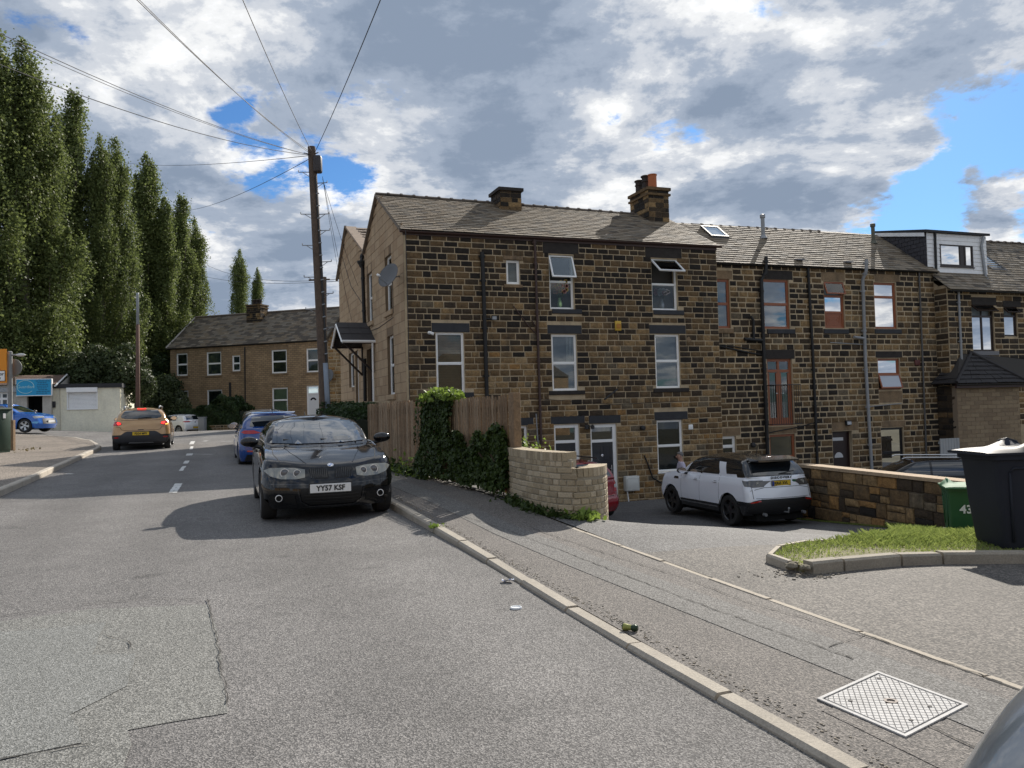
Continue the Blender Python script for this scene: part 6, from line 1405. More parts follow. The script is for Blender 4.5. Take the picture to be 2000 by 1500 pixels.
# telegraph pole, steps and cables
tp = at(640, 830, 23.6); tpg = gz(tp.x, tp.y); top = at(608.5, 287, 23.6)
pole = thing('telegraph_pole', (tp.x, tp.y, tpg), 'tall leaning wooden telegraph pole with climbing steps and a black cable box', 'telegraph pole')
POLEM = M('creosoted pole', (.105, .075, .055), .9, var=.3, scale=5, fine=.35, fscale=14, bump=.6, bscale=25); base = Vector((tp.x, tp.y, tpg-.2)); topv = Vector(top)
mb = MB(); mb.tube([base, base.lerp(topv, .5), topv], [.165, .14, .115], 14); mb.build('pole', POLEM, pole, world=True, smooth=True, angle=50)
def onpole(py): # parameter by picture row
    z = at(625, py, 23.6).z; return base.lerp(topv, (z-base.z)/(topv.z-base.z))
mb = MB(); a, b = onpole(710), onpole(830); o_ = Vector((.10, -.14, 0)); mb.tube([b+o_, a+o_], .075, 10); mb.build('cable_guard', M('grey cable guard', (.22, .26, .31), .5, var=.2, scale=4), pole, world=True, smooth=True)
mb = MB(); mb.tube([onpole(712)+Vector((.13, -.1, 0)), onpole(500)+Vector((.12, -.1, 0)), onpole(345)+Vector((.1, -.1, 0))], .028, 6); mb.build('riser_cable', BLK, pole, world=True)
c = onpole(322); mb = rbox(c+Vector((.17, -.05, 0)), (.24, .26, .52), .06, 3); mb.build('cable_box', M('dark cable box', (.045, .037, .035), .5), pole, world=True, smooth=True, angle=40)
for i, (py, sd_) in enumerate(((336, -1), (358, 1), (418, -1), (419, 1), (451, 1), (479, -1), (512, 1), (541, -1), (574, 1), (604, -1), (640, 1))):
    c = onpole(py); k = .42*sd_; mb = MB(); mb.tube([c, c+Vector((k, -.05, 0))], .014, 5); mb.tube([c+Vector((k, -.05, 0)), c+Vector((k, -.05, .06))], .014, 5); mb.tube([c+Vector((k*.75, -.04, 0)), c+Vector((0, 0, -.2))], .01, 5); mb.build('step', STEEL, pole, world=True)
mb = MB()
for k in range(14): c = onpole(380+k*24); mb.tube([c+Vector((.10, -.16, -.012)), c+Vector((.17, -.10, .012))], .02, 4)
mb.build('cable_clips', STEEL, pole, world=True)['kind'] = 'stuff'
mb = MB()
for sx in (-1, 1): mb.tube([onpole(302), onpole(302)+Vector((.22*sx, -.1, .03))], .018, 5)
mb.build('crossbar', BLK, pole, world=True)
WIRE = M('overhead cable', (.06, .06, .065), .7)
def wire(p, q, label, sag=.4, r=.013, n=16, grp=None):
    p, q = Vector(p), Vector(q); m_ = (p+q)/2; o = thing('overhead_cable', p, label, 'cable', grp); mb = MB(); mb.tube([p.lerp(q, i/n)-Vector((0, 0, 4*sag*(i/n)*(1-i/n))) for i in range(n+1)], r*.72, 5, caps=False)
    mb.build('wire', WIRE, o, world=True); return o
tt = onpole(303); T2 = onpole(296)
wire(T2+Vector((.1, 0, 0)), at(826, 2, 9.5)+Vector((.9, -2.6, 1.1)), 'cable rising from the pole top to the upper right', .15, .012)
wire(T2, at(495, 2, 10)+Vector((-.25, -3, 1.3)), 'single cable rising steeply from the pole top', .2, .011)
wire(T2-Vector((.05, 0, 0)), at(299, 0, 9.5)+Vector((-1.1, -2, .9)), 'left of the twin cables leaving the top edge above the poplars', .25, .011); wire(T2-Vector((.05, 0, .05)), at(310, 0, 9.5)+Vector((-1.1, -2, .9)), 'right of the twin cables leaving the top edge above the poplars', .25, .009)
wire(tt, at(0, 8, 10)+Vector((-2.4, -1.3, .7)), 'upper of two cables running to the top left corner', .35, .010); wire(tt, at(0, 22, 10)+Vector((-2.4, -1.3, .7)), 'lower of two cables running to the top left corner', .35, .008)
wire(tt, at(0, 76, 11)+Vector((-2.4, -1.0, .6)), 'cable from the pole crossing in front of the poplar tops', .45, .012)
wire(tt, at(245, 318, 60), 'nearly level cable from the pole into the third poplar', .25, .014); wire(onpole(307), at(335, 412, 62), 'cable sloping down from the pole to the right hand poplars', .5, .014)
for (px_, py_, D_, py0, l_) in ((664, 545, 34.5, 345, 'leftmost slack cable from the pole to the rear gable'), (690, 640, 30, 345, 'middle slack cable from the pole to the gable corner'), (700, 560, 30.5, 350, 'rightmost slack cable from the pole to the gable pipe')):
    wire(onpole(py0)+Vector((.28, 0, 0)), at(px_, py_, D_), l_, .15, .009)
wire(at(405, 518, 75), at(664, 545, 36), 'upper thin cable behind the pole above the far roof', .6, .018); wire(at(405, 541, 75), at(664, 549, 36), 'lower thin cable behind the pole above the far roof', .3, .018)
mb = MB(); p2 = at(640, 640, 52)
# second thin pole just behind
bp2 = thing('telegraph_pole', (at(636, 830, 45).x, 45, .9), 'thin far telegraph pole tip showing right behind the near pole', 'telegraph pole'); mb.tube([at(636, 830, 45), at(634, 541, 45)], .11, 8); mb.build('pole', POLEM, bp2, world=True); mb = MB(); q = at(634, 546, 45); mb.tube([q+Vector((-.9, 0, 0)), q+Vector((.3, 0, 0))], .05, 6); mb.build('crossbar', POLEM, bp2, world=True)
# pole beyond the junction
lp_ = at(269, 830, 46); o = thing('street_pole', (lp_.x, 46, gz(lp_.x, 46)), 'brown wooden pole with a bare grey metal upper length in front of the poplars', 'pole')
mb = MB(); mb.tube([(lp_.x, 46, gz(lp_.x, 46)-.2), at(269, 634, 46)], [.13, .10], 12); mb.build('lower_pole', M('red brown pole', (.13, .075, .055), .9, var=.2, scale=4), o, world=True, smooth=True)
mb = MB(); mb.tube([at(269, 634, 46), at(268.5, 576, 46), at(268.5, 572, 46)], [.085, .075, .09], 12); mb.build('upper_pole', M('weathered metal', (.30, .33, .35), .6, var=.15), o, world=True, smooth=True)

# road sign with lamp, seen at the left edge
sp_ = at(20, 850, 27.2); sgn = thing('road_sign', (sp_.x, sp_.y, gz(sp_.x, sp_.y)), 'grey sign post with small lamp, orange warning board and round sign seen from behind', 'road sign')
POST = M('grey post', (.24, .245, .24), .6, var=.15, scale=4); mb = MB(); mb.tube([(sp_.x, sp_.y, sp_.z-.4), at(19.5, 687, 27.2)], .075, 12); mb.tube([at(19.5, 687, 27.2)-Vector((0, 0, .01)), at(19.5, 686, 27.2)], [.085, .05], 12); mb.build('post', POST, sgn, world=True, smooth=True, angle=50)
mb = MB(); c = at(24, 693.5, 27.2); mb.tube([c, c+Vector((.25, 0, 0))], .03, 8); mb.build('lamp_arm', POST, sgn, world=True); mb = MB(); mb.ell(c+Vector((.3, -.02, -.005)), .17, .07, .055); mb.build('lamp_head', M('pale lamp housing', (.55, .56, .56), .4), sgn, world=True, smooth=True)
SGB = M('sign back grey', (.17, .175, .17), .6); mb = MB(); mb.lathe([(0, 0), (.30, 0), (.30, .02), (0, .02)], at(26.5, 718, 27.4), axis=(0, -1, 0), n=28); mb.build('round_plate', SGB, sgn, world=True)
mb = MB(); a = at(14, 737, 27.4); b = at(31, 751, 27.4); mb.box(a.x, b.x, 27.38, 27.41, b.z, a.z); mb.build('small_plate', SGB, sgn, world=True)
ws = at(-16, 716, 27.0); wsg = thing('warning_board', (ws.x, ws.y, ws.z), 'orange warning board with a red and white triangle cut by the left edge', 'sign'); a = at(-46, 683, 27.05); b = at(13.5, 748, 27.05)
mb = rbox(((a.x+b.x)/2, 27.05, (a.z+b.z)/2), (b.x-a.x, .03, a.z-b.z), .012, 1); mb.build('board', M('orange board', (.75, .27, .01), .5, var=.04), wsg, world=True)
cx_, cz1, cz0 = (a.x+b.x)/2, at(0, 692, 27).z, at(0, 722, 27).z; RED = M('sign red', (.45, .02, .02), .5); 
def tri(k, y, m_, nm): mb = MB(); w_ = (cz1-cz0)*.60*k; cz = cz0+(cz1-cz0)/3; pts = [(cx_-w_, y, cz-(cz1-cz0)/3*k), (cx_+w_, y, cz-(cz1-cz0)/3*k), (cx_, y, cz+(cz1-cz0)*2/3*k)]; mb.prism(pts, (0, 0, 0), (0, -.004, 0)); mb.build(nm, m_, wsg, world=True)
tri(1.0, 27.034, RED, 'red_triangle'); tri(.72, 27.029, WHTP, 'white_triangle')
a2_, b2_ = at(-40, 726, 27.03), at(9.3, 743.5, 27.03); mb = MB(); mb.box(a2_.x-.02, b2_.x+.02, 27.028, 27.034, b2_.z-.02, a2_.z+.02); mb.build('plate_border', BLK, wsg, world=True)
mb = MB(); mb.box(a2_.x, b2_.x, 27.022, 27.0275, b2_.z, a2_.z); mb.build('plate', WHTP, wsg, world=True)
wtext('or', (b2_.x-.10, 27.021, a2_.z-.10), (1, 0, 0), .15, BLK, wsg, depth=.003, bold=.004); wtext('s', (b2_.x-.16, 27.021, a2_.z-.235), (1, 0, 0), .14, BLK, wsg, depth=.003, bold=.004)
wp_ = at(24, 855, 26.6); o = thing('wooden_post', (wp_.x, wp_.y, gz(*wp_.xy)), 'short brown timber post beside the grey sign post', 'post'); mb = rbox((wp_.x, wp_.y, gz(*wp_.xy)+.55), (.14, .14, 1.15), .01, 1); mb.build('timber', FENW[0], o, world=True)
cb = at(3, 850, 25.6); zc_ = gz(cb.x, cb.y); cab = thing('cable_cabinet', (cb.x, cb.y, zc_), 'dark green telecoms cabinet at the left edge of the far pavement', 'cabinet'); GRN = M('green cabinet paint', (.035, .065, .045), .5, var=.25, scale=4)
rt = Matrix.Rotation(R_(-18), 3, 'Z'); mb = rbox((cb.x-.12, cb.y, zc_+.83), (.62, .42, 1.3), .02, 2, rt); mb.build('body', GRN, cab, world=True, smooth=True, angle=40); mb = rbox((cb.x-.12, cb.y, zc_+1.5), (.70, .5, .07), .02, 1, rt); mb.build('lid', GRN, cab, world=True); mb = rbox((cb.x-.12, cb.y, zc_+.13), (.60, .40, .2), .02, 1, rt); mb.build('plinth', GRN, cab, world=True)
mb = rbox((cb.x+.17, cb.y-.12, zc_+1.28), (.02, .09, .16), .003, 1, rt); mb.build('notice', WHTP, cab, world=True)
weeds('weeds', [(wp_.x+.25, wp_.y-.2), (wp_.x+.5, wp_.y-.5)], 'dry brown weeds round the wooden post on the far pavement', 'weeds', .05, 60, .22, leafmat('dry weed', (.12, .09, .04), (.24, .2, .1)), .25)

# manhole cover
mc = [Vector(onz(px_, py_, .17)) for px_, py_ in ((1595, 1345), (1768, 1412), (1890, 1353), (1713, 1295))]
mcen = sum(mc, Vector())/4; mh = thing('manhole_cover', (mcen.x, mcen.y, .2), 'square galvanised access cover with diagonal grid set in the pavement', 'manhole cover'); ALU = M('galvanised cover', (.50, .49, .475), .7, 0, spec=.15, stain=.35, stcol=(.26, .25, .23), var=.15, scale=10, fine=.2, fscale=40); GRV = M('dirty groove', (.10, .095, .09), .8)
def mp(u_, v_, z): p = mc[0].lerp(mc[1], u_).lerp(mc[3].lerp(mc[2], u_), v_); return Vector((p.x, p.y, gz(p.x, p.y)+PV(ab(p.x, p.y)[0])+.003+z))
mb = MB(); mb.hexa([mp(0, 0, -.03), mp(1, 0, -.03), mp(1, 1, -.03), mp(0, 1, -.03), mp(0, 0, .001), mp(1, 0, .001), mp(1, 1, .001), mp(0, 1, .001)]); mb.build('tray', GRV, mh, world=True)
mb = MB(); e = .035
for (a0, a1, b0, b1) in ((0, 1, 0, e), (0, 1, 1-e, 1), (0, e, e, 1-e), (1-e, 1, e, 1-e)): mb.hexa([mp(a0, b0, 0), mp(a1, b0, 0), mp(a1, b1, 0), mp(a0, b1, 0), mp(a0, b0, .008), mp(a1, b0, .008), mp(a1, b1, .008), mp(a0, b1, .008)])
mb.build('frame', ALU, mh, world=True)
# raised diamonds between two families of diagonal grooves
mb = MB(); n = 13; gap = .10
lo, hi = .055, .945
b_ = bmesh.new(); vs = [b_.verts.new((x, y, 0)) for x, y in ((lo, lo), (hi, lo), (hi, hi), (lo, hi))]; b_.faces.new(vs)
for k in range(-n, n+1):
    for sg_, off in ((1, 0), (-1, 1)):
        no = Vector((1, -sg_, 0)).normalized(); co = Vector((k/n+ (0 if sg_ > 0 else 1), 0, 0)); 
        bmesh.ops.bisect_plane(b_, geom=list(b_.verts)+list(b_.edges)+list(b_.faces), plane_co=co, plane_no=no)
b_.faces.ensure_lookup_table()
for f in b_.faces:
    c = f.calc_center_median()
    if (c.xy-Vector((.5, .5))).length < .075: continue
    pts = [c+(v.co-c)*(.80) for v in f.verts]; T = [mp(p.x, p.y, .007) for p in pts]; B_ = [mp(v.co.x*.95+c.x*.05, v.co.y*.95+c.y*.05, .0015) for v in f.verts]; i = len(mb.v); m_ = len(T); mb.v += [tuple(p) for p in T+B_]; mb.f.append(tuple(range(i, i+m_))); mb.m.append(0)
    for k in range(m_): mb.f.append((i+m_+k, i+m_+(k+1) % m_, i+(k+1) % m_, i+k)); mb.m.append(0)
b_.free(); mb.build('raised_pattern', ALU, mh, world=True)['kind'] = 'stuff'
mb = MB(); c = mp(.5, .5, .0); mb.lathe([(0, .003), (.018, .003), (.02, .009), (.034, .009), (.036, .003), (.05, .002)], c, n=20); mb.build('keyhole', M('rusty iron', (.13, .11, .10), .7, .4), mh, world=True)
for (u_, v_) in ((.8, .68), (.85, .3), (.12, .85), (.25, .2)): mb = MB(); mb.lathe([(0, .010), (.011, .010), (.012, .002)], mp(u_, v_, 0), n=10); mb.build('lifting_hole', GRV, mh, world=True)

# litter
p = gp(1008, 1188); o = thing('cup_lid', (p[0], p[1], gz(*p)), 'white plastic cup lid lying on the road', 'litter'); mb = MB(); mb.lathe([(0, .006), (.034, .006), (.036, .012), (.043, .012), (.046, .003), (.046, 0)], (0, 0, .001), n=24); mb.build('lid', M('translucent white plastic', (.75, .77, .78), .4), o, smooth=True, angle=30)
p = gp(992, 1137); o = thing('crumpled_wrapper', (p[0], p[1], gz(*p)), 'crumpled blue and white wrapper in the gutter', 'litter'); mb = MB(); rr = random.Random(5); G = [[(x*.026-.05, y*.02-.035, .004+rr.random()*.03) for x in range(5)] for y in range(4)]
for y in range(3):
    for x in range(4): mb.quad(G[y][x], G[y][x+1], G[y+1][x+1], G[y+1][x], m=(x+y) % 2)
mb.build('wrapper', [M('blue wrapper', (.15, .22, .5), .4), M('white wrapper', (.7, .72, .75), .4)], o)
p = gp(1231, 1232, .1); o = thing('crushed_can', (p[0], p[1], gz(*p)+PV(ab(*p)[0])+.003), 'crushed green and yellow drink can on the pavement edge', 'litter'); mb = MB(); pr = [(0, -.055), (.018, -.055), (.025, -.045), (.021, -.02), (.018, .01), (.024, .035), (.018, .052), (0, .052)]; mb.lathe(pr, (0, 0, .02), axis=(.88, -.47, 0), n=14); mb.m = [1 if (k//14) in (2, 3) else 0 for k in range(len(mb.f))]; mb.build('can', [M('dark green can', (.02, .045, .02), .35, .3), M('yellow green can', (.26, .27, .07), .45, .3)], o, smooth=True)

# ------------------------------------------------------------------ grass island and its kerbs
GI = [(2.5, 7.02), (2.9, 7.22), (3.55, 7.5), (4.0, 7.63), (4.93, 7.77), (6.5, 7.95), (9.5, 8.3), (13, 8.8), (14, 13), (10.5, 15.5), (8.8, 16.1), (8.0, 15.4), (6.6, 13.2), (5.3, 11.0), (4.2, 9.2), (3.6, 8.55), (3.0, 8.15), (2.6, 7.8), (2.4, 7.4)]
SOIL = M('grassy soil', (.20, .18, .09), .95, var=.4, scale=3, fine=.4, fscale=25)
flatpoly('grass_verge', GI, .06, SOIL, sub=.35, thick=.1)
kerb('kerb_verge', [(13, 8.65), (9.5, 8.17), (6.5, 7.82), (4.93, 7.64), (4.0, 7.5), (3.55, 7.37), (2.9, 7.08), (2.56, 6.93)], .12, .105, .2, M('weathered kerb', (.30, .265, .21), .9, var=.25, scale=3, fine=.35, fscale=60, bump=.5, bscale=80), side=1)
kerb('kerb_verge', [(2.40, 7.1), (2.32, 7.45), (2.55, 7.88), (2.98, 8.25), (3.55, 8.65)], .06, .085, .15, M('edging concrete', (.38, .33, .26), .85), side=1, ln=.5)
def inpoly(x, y, P):
    c = False; j = len(P)-1
    for i in range(len(P)):
        if (P[i][1] > y) != (P[j][1] > y) and x < (P[j][0]-P[i][0])*(y-P[i][1])/(P[j][1]-P[i][1])+P[i][0]: c = not c
        j = i
    return c
def blades(name, pts, hmin, hmax, mat, wd=.006):
    n = len(pts); P = np.array(pts); h = rng.uniform(hmin, hmax, n)*(P[:, 3] if P.shape[1] > 3 else 1); a = rng.uniform(0, 6.283, n); ln = rng.uniform(.2, 1.3, n)*h; b = rng.uniform(0, 6.283, n)
    V_ = np.empty((n, 4, 3)); dx, dy = np.cos(a)*wd, np.sin(a)*wd; base = P[:, :3]
    V_[:, 0] = base-np.stack([dx, dy, 0*dx], 1); V_[:, 1] = base+np.stack([dx, dy, 0*dx], 1)
    tip = base+np.stack([np.cos(b)*ln, np.sin(b)*ln, h], 1); mid = base+np.stack([np.cos(b)*ln*.35, np.sin(b)*ln*.35, h*.6], 1)
    V_[:, 2] = tip; V_[:, 3] = mid-np.stack([dx, dy, 0*dx], 1)*.8
    me = bpy.data.meshes.new(name); me.vertices.add(4*n); me.vertices.foreach_set('co', V_.reshape(-1).astype(np.float32)); me.loops.add(4*n); me.loops.foreach_set('vertex_index', np.arange(4*n, dtype=np.int32)); me.polygons.add(n); me.polygons.foreach_set('loop_start', np.arange(0, 4*n, 4, dtype=np.int32)); me.update(calc_edges=True); me.materials.append(mat)
    o = bpy.data.objects.new(name, me); COL.objects.link(o); return o
pts = []; tries = 0
while len(pts) < 52000 and tries < 400000:
    tries += 1; x = 2.4+random.random()**1.3*6.5; y = random.uniform(7, 15.5)
    if random.random() > (9/max(6.5, y))**2.2 or not inpoly(x, y, GI): continue
    f = math.sin(x*3.1+y*1.7)*.5+math.sin(x*1.3-y*4.1)*.5; near = min(1, max(0, (y-7.35-(x-2.5)*.14)/1.6))
    if random.random() > .18+.82*near+.15*f: continue
    pts.append((x, y, gz(x, y)+.068, (.28+.6*near)*(1+.45*f)))
o = blades('grass', pts, .025, .11, GRASSM, .0055); tag(o, 'rough sunlit green grass on the verge around the bins', 'grass', kind='stuff')
pts = []
for i in range(9000):
    s = random.uniform(0, wl_-.2); P_ = FW.p(s, 0, random.uniform(.02, .12)); pts.append((P_.x, P_.y, gz(P_.x, P_.y)+.01, .8 if s > 3.5 else .25))
o = blades('grass', pts, .04, .16, GRASSM, .005); tag(o, 'thin grass along the foot of the yard stone wall', 'grass', kind='stuff')
# loose stones and dirt by the broken kerb end and along the kerbs
mb = MB(); rr = random.Random(9)
for i in range(1500):
    z0_ = 0
    if i < 130: x, y = 2.45+rr.gauss(0, .16), 6.93+rr.gauss(0, .10)
    elif i < 1500: a_ = rr.uniform(-1, 12); x, y = xy(a_, 2.64+abs(rr.gauss(0, .05))); z0_ = PV(a_)
    else: a_ = rr.uniform(1, 12); x, y = xy(a_, 2.47-abs(rr.gauss(0, .05)))
    r_ = rr.uniform(.0015, .0048)*(1.8 if i < 130 else 1); c = Vector((x, y, gz(x, y)+z0_+r_*.5)); mb.obox(c, Vector((r_, r_*rr.uniform(-.5, .5), 0)), Vector((-r_*.4, r_, 0)), Vector((0, 0, r_*.6)), rr.randrange(2))
o = mb.build('loose_grit', [M('grit light', (.3, .26, .2), .9), M('grit dark', (.2, .18, .15), .9)], None); tag(o, 'loose grit and small stones along the kerbs', 'gravel', kind='stuff')
for (x, y, r_) in ((2.40, 6.99, .055), (2.50, 6.93, .05), (2.57, 6.99, .04), (2.45, 7.08, .045)):
    b_ = bmesh.new(); bmesh.ops.create_icosphere(b_, subdivisions=2, radius=r_)
    for v in b_.verts: v.co *= random.uniform(.75, 1.15); v.co.z *= .6
    me = bpy.data.meshes.new('broken_concrete'); b_.to_mesh(me); b_.free(); me.materials.append(M('broken concrete', (.19, .165, .12), .95, var=.4, scale=20, bump=1, bscale=60)); o = bpy.data.objects.new('broken_concrete', me); COL.objects.link(o); o.location = (x, y, gz(x, y)+.06)
    tag(o, '%s lump of broken concrete at the tip of the verge kerb' % {.055: 'largest, leftmost', .05: 'front', .04: 'smallest, rightmost', .045: 'rear'}[r_], 'rubble', 'broken concrete lumps at the kerb tip')

# ------------------------------------------------------------------ wheeled bins
def bin_(name, loc, rz, body, label, sc_=1.0, txt=None, lidm=None, tilt=0):
    o = thing(name, loc, label, 'wheelie bin', rz=rz); lidm = lidm or body
    # +x is the front lip, wheels at -x
    mb = MB(); S = []
    for (z, x0, x1, hy, r) in ((.05, -.27, .24, .235, .05), (.10, -.29, .26, .245, .05), (.5, -.32, .31, .265, .05), (.88, -.345, .345, .285, .05), (.92, -.35, .35, .29, .05), (.925, -.375, .38, .31, .05), (.985, -.375, .38, .31, .05)):
        ring = []
        for (cx1, cy1, a0) in ((x1-r, hy-r, 0), (x0+r, hy-r, 90), (x0+r, -hy+r, 180), (x1-r, -hy+r, 270)):
            for k in range(5): a = R_(a0+22.5*k); ring.append((cx1+math.cos(a)*r, cy1+math.sin(a)*r, z))
        S.append(ring)
    for r in S: mb.v += r
    n = len(S[0])
    for i in range(len(S)-1):
        for k in range(n): a = i*n+k; b = i*n+(k+1) % n; mb.f.append((a, b, b+n, a+n)); mb.m.append(0)
    mb.f.append(tuple(range(n))[::-1]); mb.m.append(0); mb.build('body', body, o, smooth=True, angle=35)
    rib = MB()
    for sy in (-1, 1):
        for (xa, za, xb, zb__) in ((.18, .12, .21, .80), (-.16, .30, -.18, .80)): rib.tube([(xa, sy*.262, za), (xb, sy*.284, zb__)], .012, 6)
        rib.tube([(.21, sy*.284, .80), (.17, sy*.287, .84), (-.14, sy*.287, .84), (-.18, sy*.284, .80)], .012, 6)
    rib.build('moulded_rib', body, o, smooth=True)
    # lid with raised handle arches on both sides
    mb = MB(); X = np.linspace(-.40, .45, 18); Y = np.linspace(-.325, .325, 11); i0 = 0
    def lz(x, y):
        e = 1-(abs(y)/.325)**6; arch = math.exp(-((x+.10)/.13)**2)*math.exp(-((abs(y)-.22)/.07)**2)*.085; return .995+.035*e*(1-((x-.02)/.46)**4)+arch
    for x in X:
        for y in Y: mb.v.append((x, y, lz(x, y)))
    nx, ny = len(X), len(Y)
    for x in X:
        for y in Y: mb.v.append((x, y, .972))
    for i in range(nx-1):
        for j in range(ny-1): a = i*ny+j; mb.f.append((a, a+ny, a+ny+1, a+1)); mb.m.append(0); b = a+nx*ny; mb.f.append((b, b+1, b+ny+1, b+ny)); mb.m.append(0)
    O_ = nx*ny
    for i in range(nx-1):
        for j in (0, ny-1): a = i*ny+j; mb.f.append((a, a+O_, a+ny+O_, a+ny)); mb.m.append(0)
    for j in range(ny-1):
        for i in (0, nx-1): a = i*ny+j; mb.f.append((a, a+1, a+1+O_, a+O_)); mb.m.append(0)
    mb.build('lid', lidm, o, smooth=True, fix=True, angle=50)
    mb = MB(); 
    for sy in (-1, 1): mb.tube([(-.02, sy*.22, 1.0), (-.05, sy*.22, 1.085), (-.13, sy*.22, 1.10), (-.22, sy*.22, 1.07), (-.27, sy*.22, 1.0)], .02, 6)
    mb.tube([(-.43, -.22, .97), (-.43, .22, .97)], .018, 8)
    for y in (-.2, 0, .2): mb.tube([(-.37, y, .96), (-.43, y, .97)], .016, 6)
    mb.build('handle', lidm, o, smooth=True)
    for sy in (-1, 1):
        wm = MB(); wm.lathe([(.03, -.025), (.085, -.025), (.1, -.015), (.1, .015), (.085, .025), (.03, .025)], (-.26, sy*.27, .10), axis=(0, 1, 0), n=18); wh = wm.build('wheel', RUB, o, smooth=True, angle=40)
        hm = MB(); hm.lathe([(0, .0), (.045, 0), (.05, -.01)], (-.26, sy*.298, .10), axis=(0, sy, 0), n=14); hm.build('hub', BLK, wh)
    am = MB(); am.tube([(-.26, -.25, .10), (-.26, .25, .10)], .012, 6); am.build('axle', STEEL, o)
    if txt:
        wtext_local(txt, o)
    o.scale = (sc_,)*3; return o
def wtext_local(txt, o):
    tm = text_mb(txt, .2, .004, .006); mt = Matrix(((0, .09, 1, .334), (1, 0, 0, 0), (0, 1, 0, .60), (0, 0, 0, 1))); tm.xform(mt); tm.build('number', M('hand painted white', (.7, .7, .68), .6), o)
BING = M('dark grey bin plastic', (.028, .031, .040), .55, spec=.1, var=.12, scale=4); b1 = (5.22, 8.38); b2 = (5.84, 8.62)
bin_('wheelie_bin', (b1[0], b1[1], gz(*b1)+.03), R_(183), BING, 'large dark grey wheelie bin standing on the grass, left one of the pair', 1.04)
bin_('wheelie_bin', (b2[0], b2[1], gz(*b2)+.03), R_(100), M('dark olive bin plastic', (.035, .033, .030), .6, spec=.22, var=.12, scale=4), 'dark wheelie bin cut by the right edge of the picture', 1.04)
g1 = at(1880, 985, 14.2); bin_('wheelie_bin', (g1.x, g1.y, at(1866, 949, 13.6).z-1.05), R_(250), M('green bin plastic', (.018, .085, .030), .5, var=.15, scale=4), 'green wheelie bin with a painted number below the yard wall', 1.0, txt='43', lidm=M('faded green lid', (.09, .20, .11), .7, spec=.2))
gb = at(395.5, 835, 55.5); o = thing('grey_bin', (gb.x, gb.y, gz(gb.x, gb.y)), 'pale grey bin standing behind the white hatchback', 'bin'); mb = rbox((gb.x, gb.y, gz(gb.x, gb.y)+.5), (.44, .5, .95), .04, 2); mb.build('body', M('pale grey plastic', (.25, .26, .27), .6), o, world=True, smooth=True, angle=40); mb = rbox((gb.x, gb.y, gz(gb.x, gb.y)+1.0), (.5, .56, .07), .03, 2); mb.build('lid', M('pale grey plastic', (.25, .26, .27), .6), o, world=True)
# ================================================================== poplars and other trees
BARK = M('grey bark', (.13, .11, .085), .9, var=.3, scale=3, bump=.6, bscale=12)
TMESH = {}
def poplar_mesh(var, H, Rm, n, seed):
    r = np.random.default_rng(seed); rr = random.Random(seed); P = []; plumes = []
    np_ = 36
    for k in range(np_):
        h0 = (k/np_)**.85*.86*H; a = k*2.39996+rr.uniform(-.4, .4); fr_ = h0/H
        env = Rm*min(1, .75+fr_*1.2)*min(1, 1.35*(1-fr_)**.85); reach = env*rr.uniform(.3, 1.2); ln = min(H-h0, (rr.uniform(.16, .34))*H*(1-.5*fr_))
        if k == np_-1: reach = .05; ln = H-h0
        b = Vector((0, 0, h0)); tip = Vector((math.cos(a)*reach, math.sin(a)*reach, h0+ln)); mid = Vector((math.cos(a)*reach*.75, math.sin(a)*reach*.75, h0+ln*.45)); plumes.append((b, mid, tip, env))
    tot = sum((p[2]-p[0]).length for p in plumes)
    for b, m_, t_, env in plumes:
        k = int(n*(t_-b).length/tot); u_ = r.beta(2.0, 1.5, k); B, Mi, T = np.array(b), np.array(m_), np.array(t_)
        c = ((1-u_)**2)[:, None]*B+(2*u_*(1-u_))[:, None]*Mi+(u_**2)[:, None]*T
        # clumps along the plume
        nc = 9; cl = r.integers(0, nc, k); off = r.normal(size=(nc, 3))*np.array([.5, .5, .8])*Rm*.42; rad = (.12+.42*np.sin(np.pi*np.clip(u_, .05, .97)))[:, None]*Rm*.42
        P.append(c+off[cl]*np.clip(u_*2, 0, 1)[:, None]*(1-u_**3)[:, None]+r.normal(size=(k, 3))*rad*np.array([.5, .5, .8]))
    # low skirt so that the foot reads as full
    k = int(n*.16); a = r.uniform(0, 6.283, k); q = r.uniform(.3, 1, k)*Rm*.85; P.append(np.stack([np.cos(a)*q, np.sin(a)*q, r.uniform(.02, .30, k)*H], 1)+r.normal(size=(k, 3))*.25)
    return np.concatenate(P), plumes
def tree(name, x, y, H, Rm, label, group=None, n=15000, seed=1, size=.15, mat=None, kind='poplar', z=None, proto=None):
    z = gz(x, y) if z is None else z; o = thing(name, (x, y, z), label, 'tree', group)
    if proto is not None:
        for ch in proto[0].children: c = ch.copy(); COL.objects.link(c); c.parent = o
        o.scale = (Rm/proto[1], Rm/proto[1], H/proto[2]); o.rotation_euler = (0, 0, seed*1.3); return o
    P, pl = poplar_mesh(0, H, Rm, n, seed)
    nr = np.array(P); nr[:, 2] = .25*Rm; nr[:, :2] /= (np.linalg.norm(nr[:, :2], axis=1)[:, None]+.3); leaves('crown', P, size, mat or LEAF_POP, o, nrm=nr*.35, aspect=1.15, world=False)
    mb = MB(); mb.tube([(0, 0, -.3), (0, 0, H*.3), (.05, .05, H*.65), (0, 0, H*.95)], [.38*Rm/2, .3*Rm/2, .16*Rm/2, .03], 8)
    for b, m_, t_, e in pl[::2]: mb.tube([b, b.lerp(m_, .6)+Vector((0, 0, -.3)), m_, t_], [.09, .07, .045, .01], 5)
    mb.build('trunk', BARK, o, smooth=True); return o
def tpx(px, py, D): v = at(px, py, D); return v
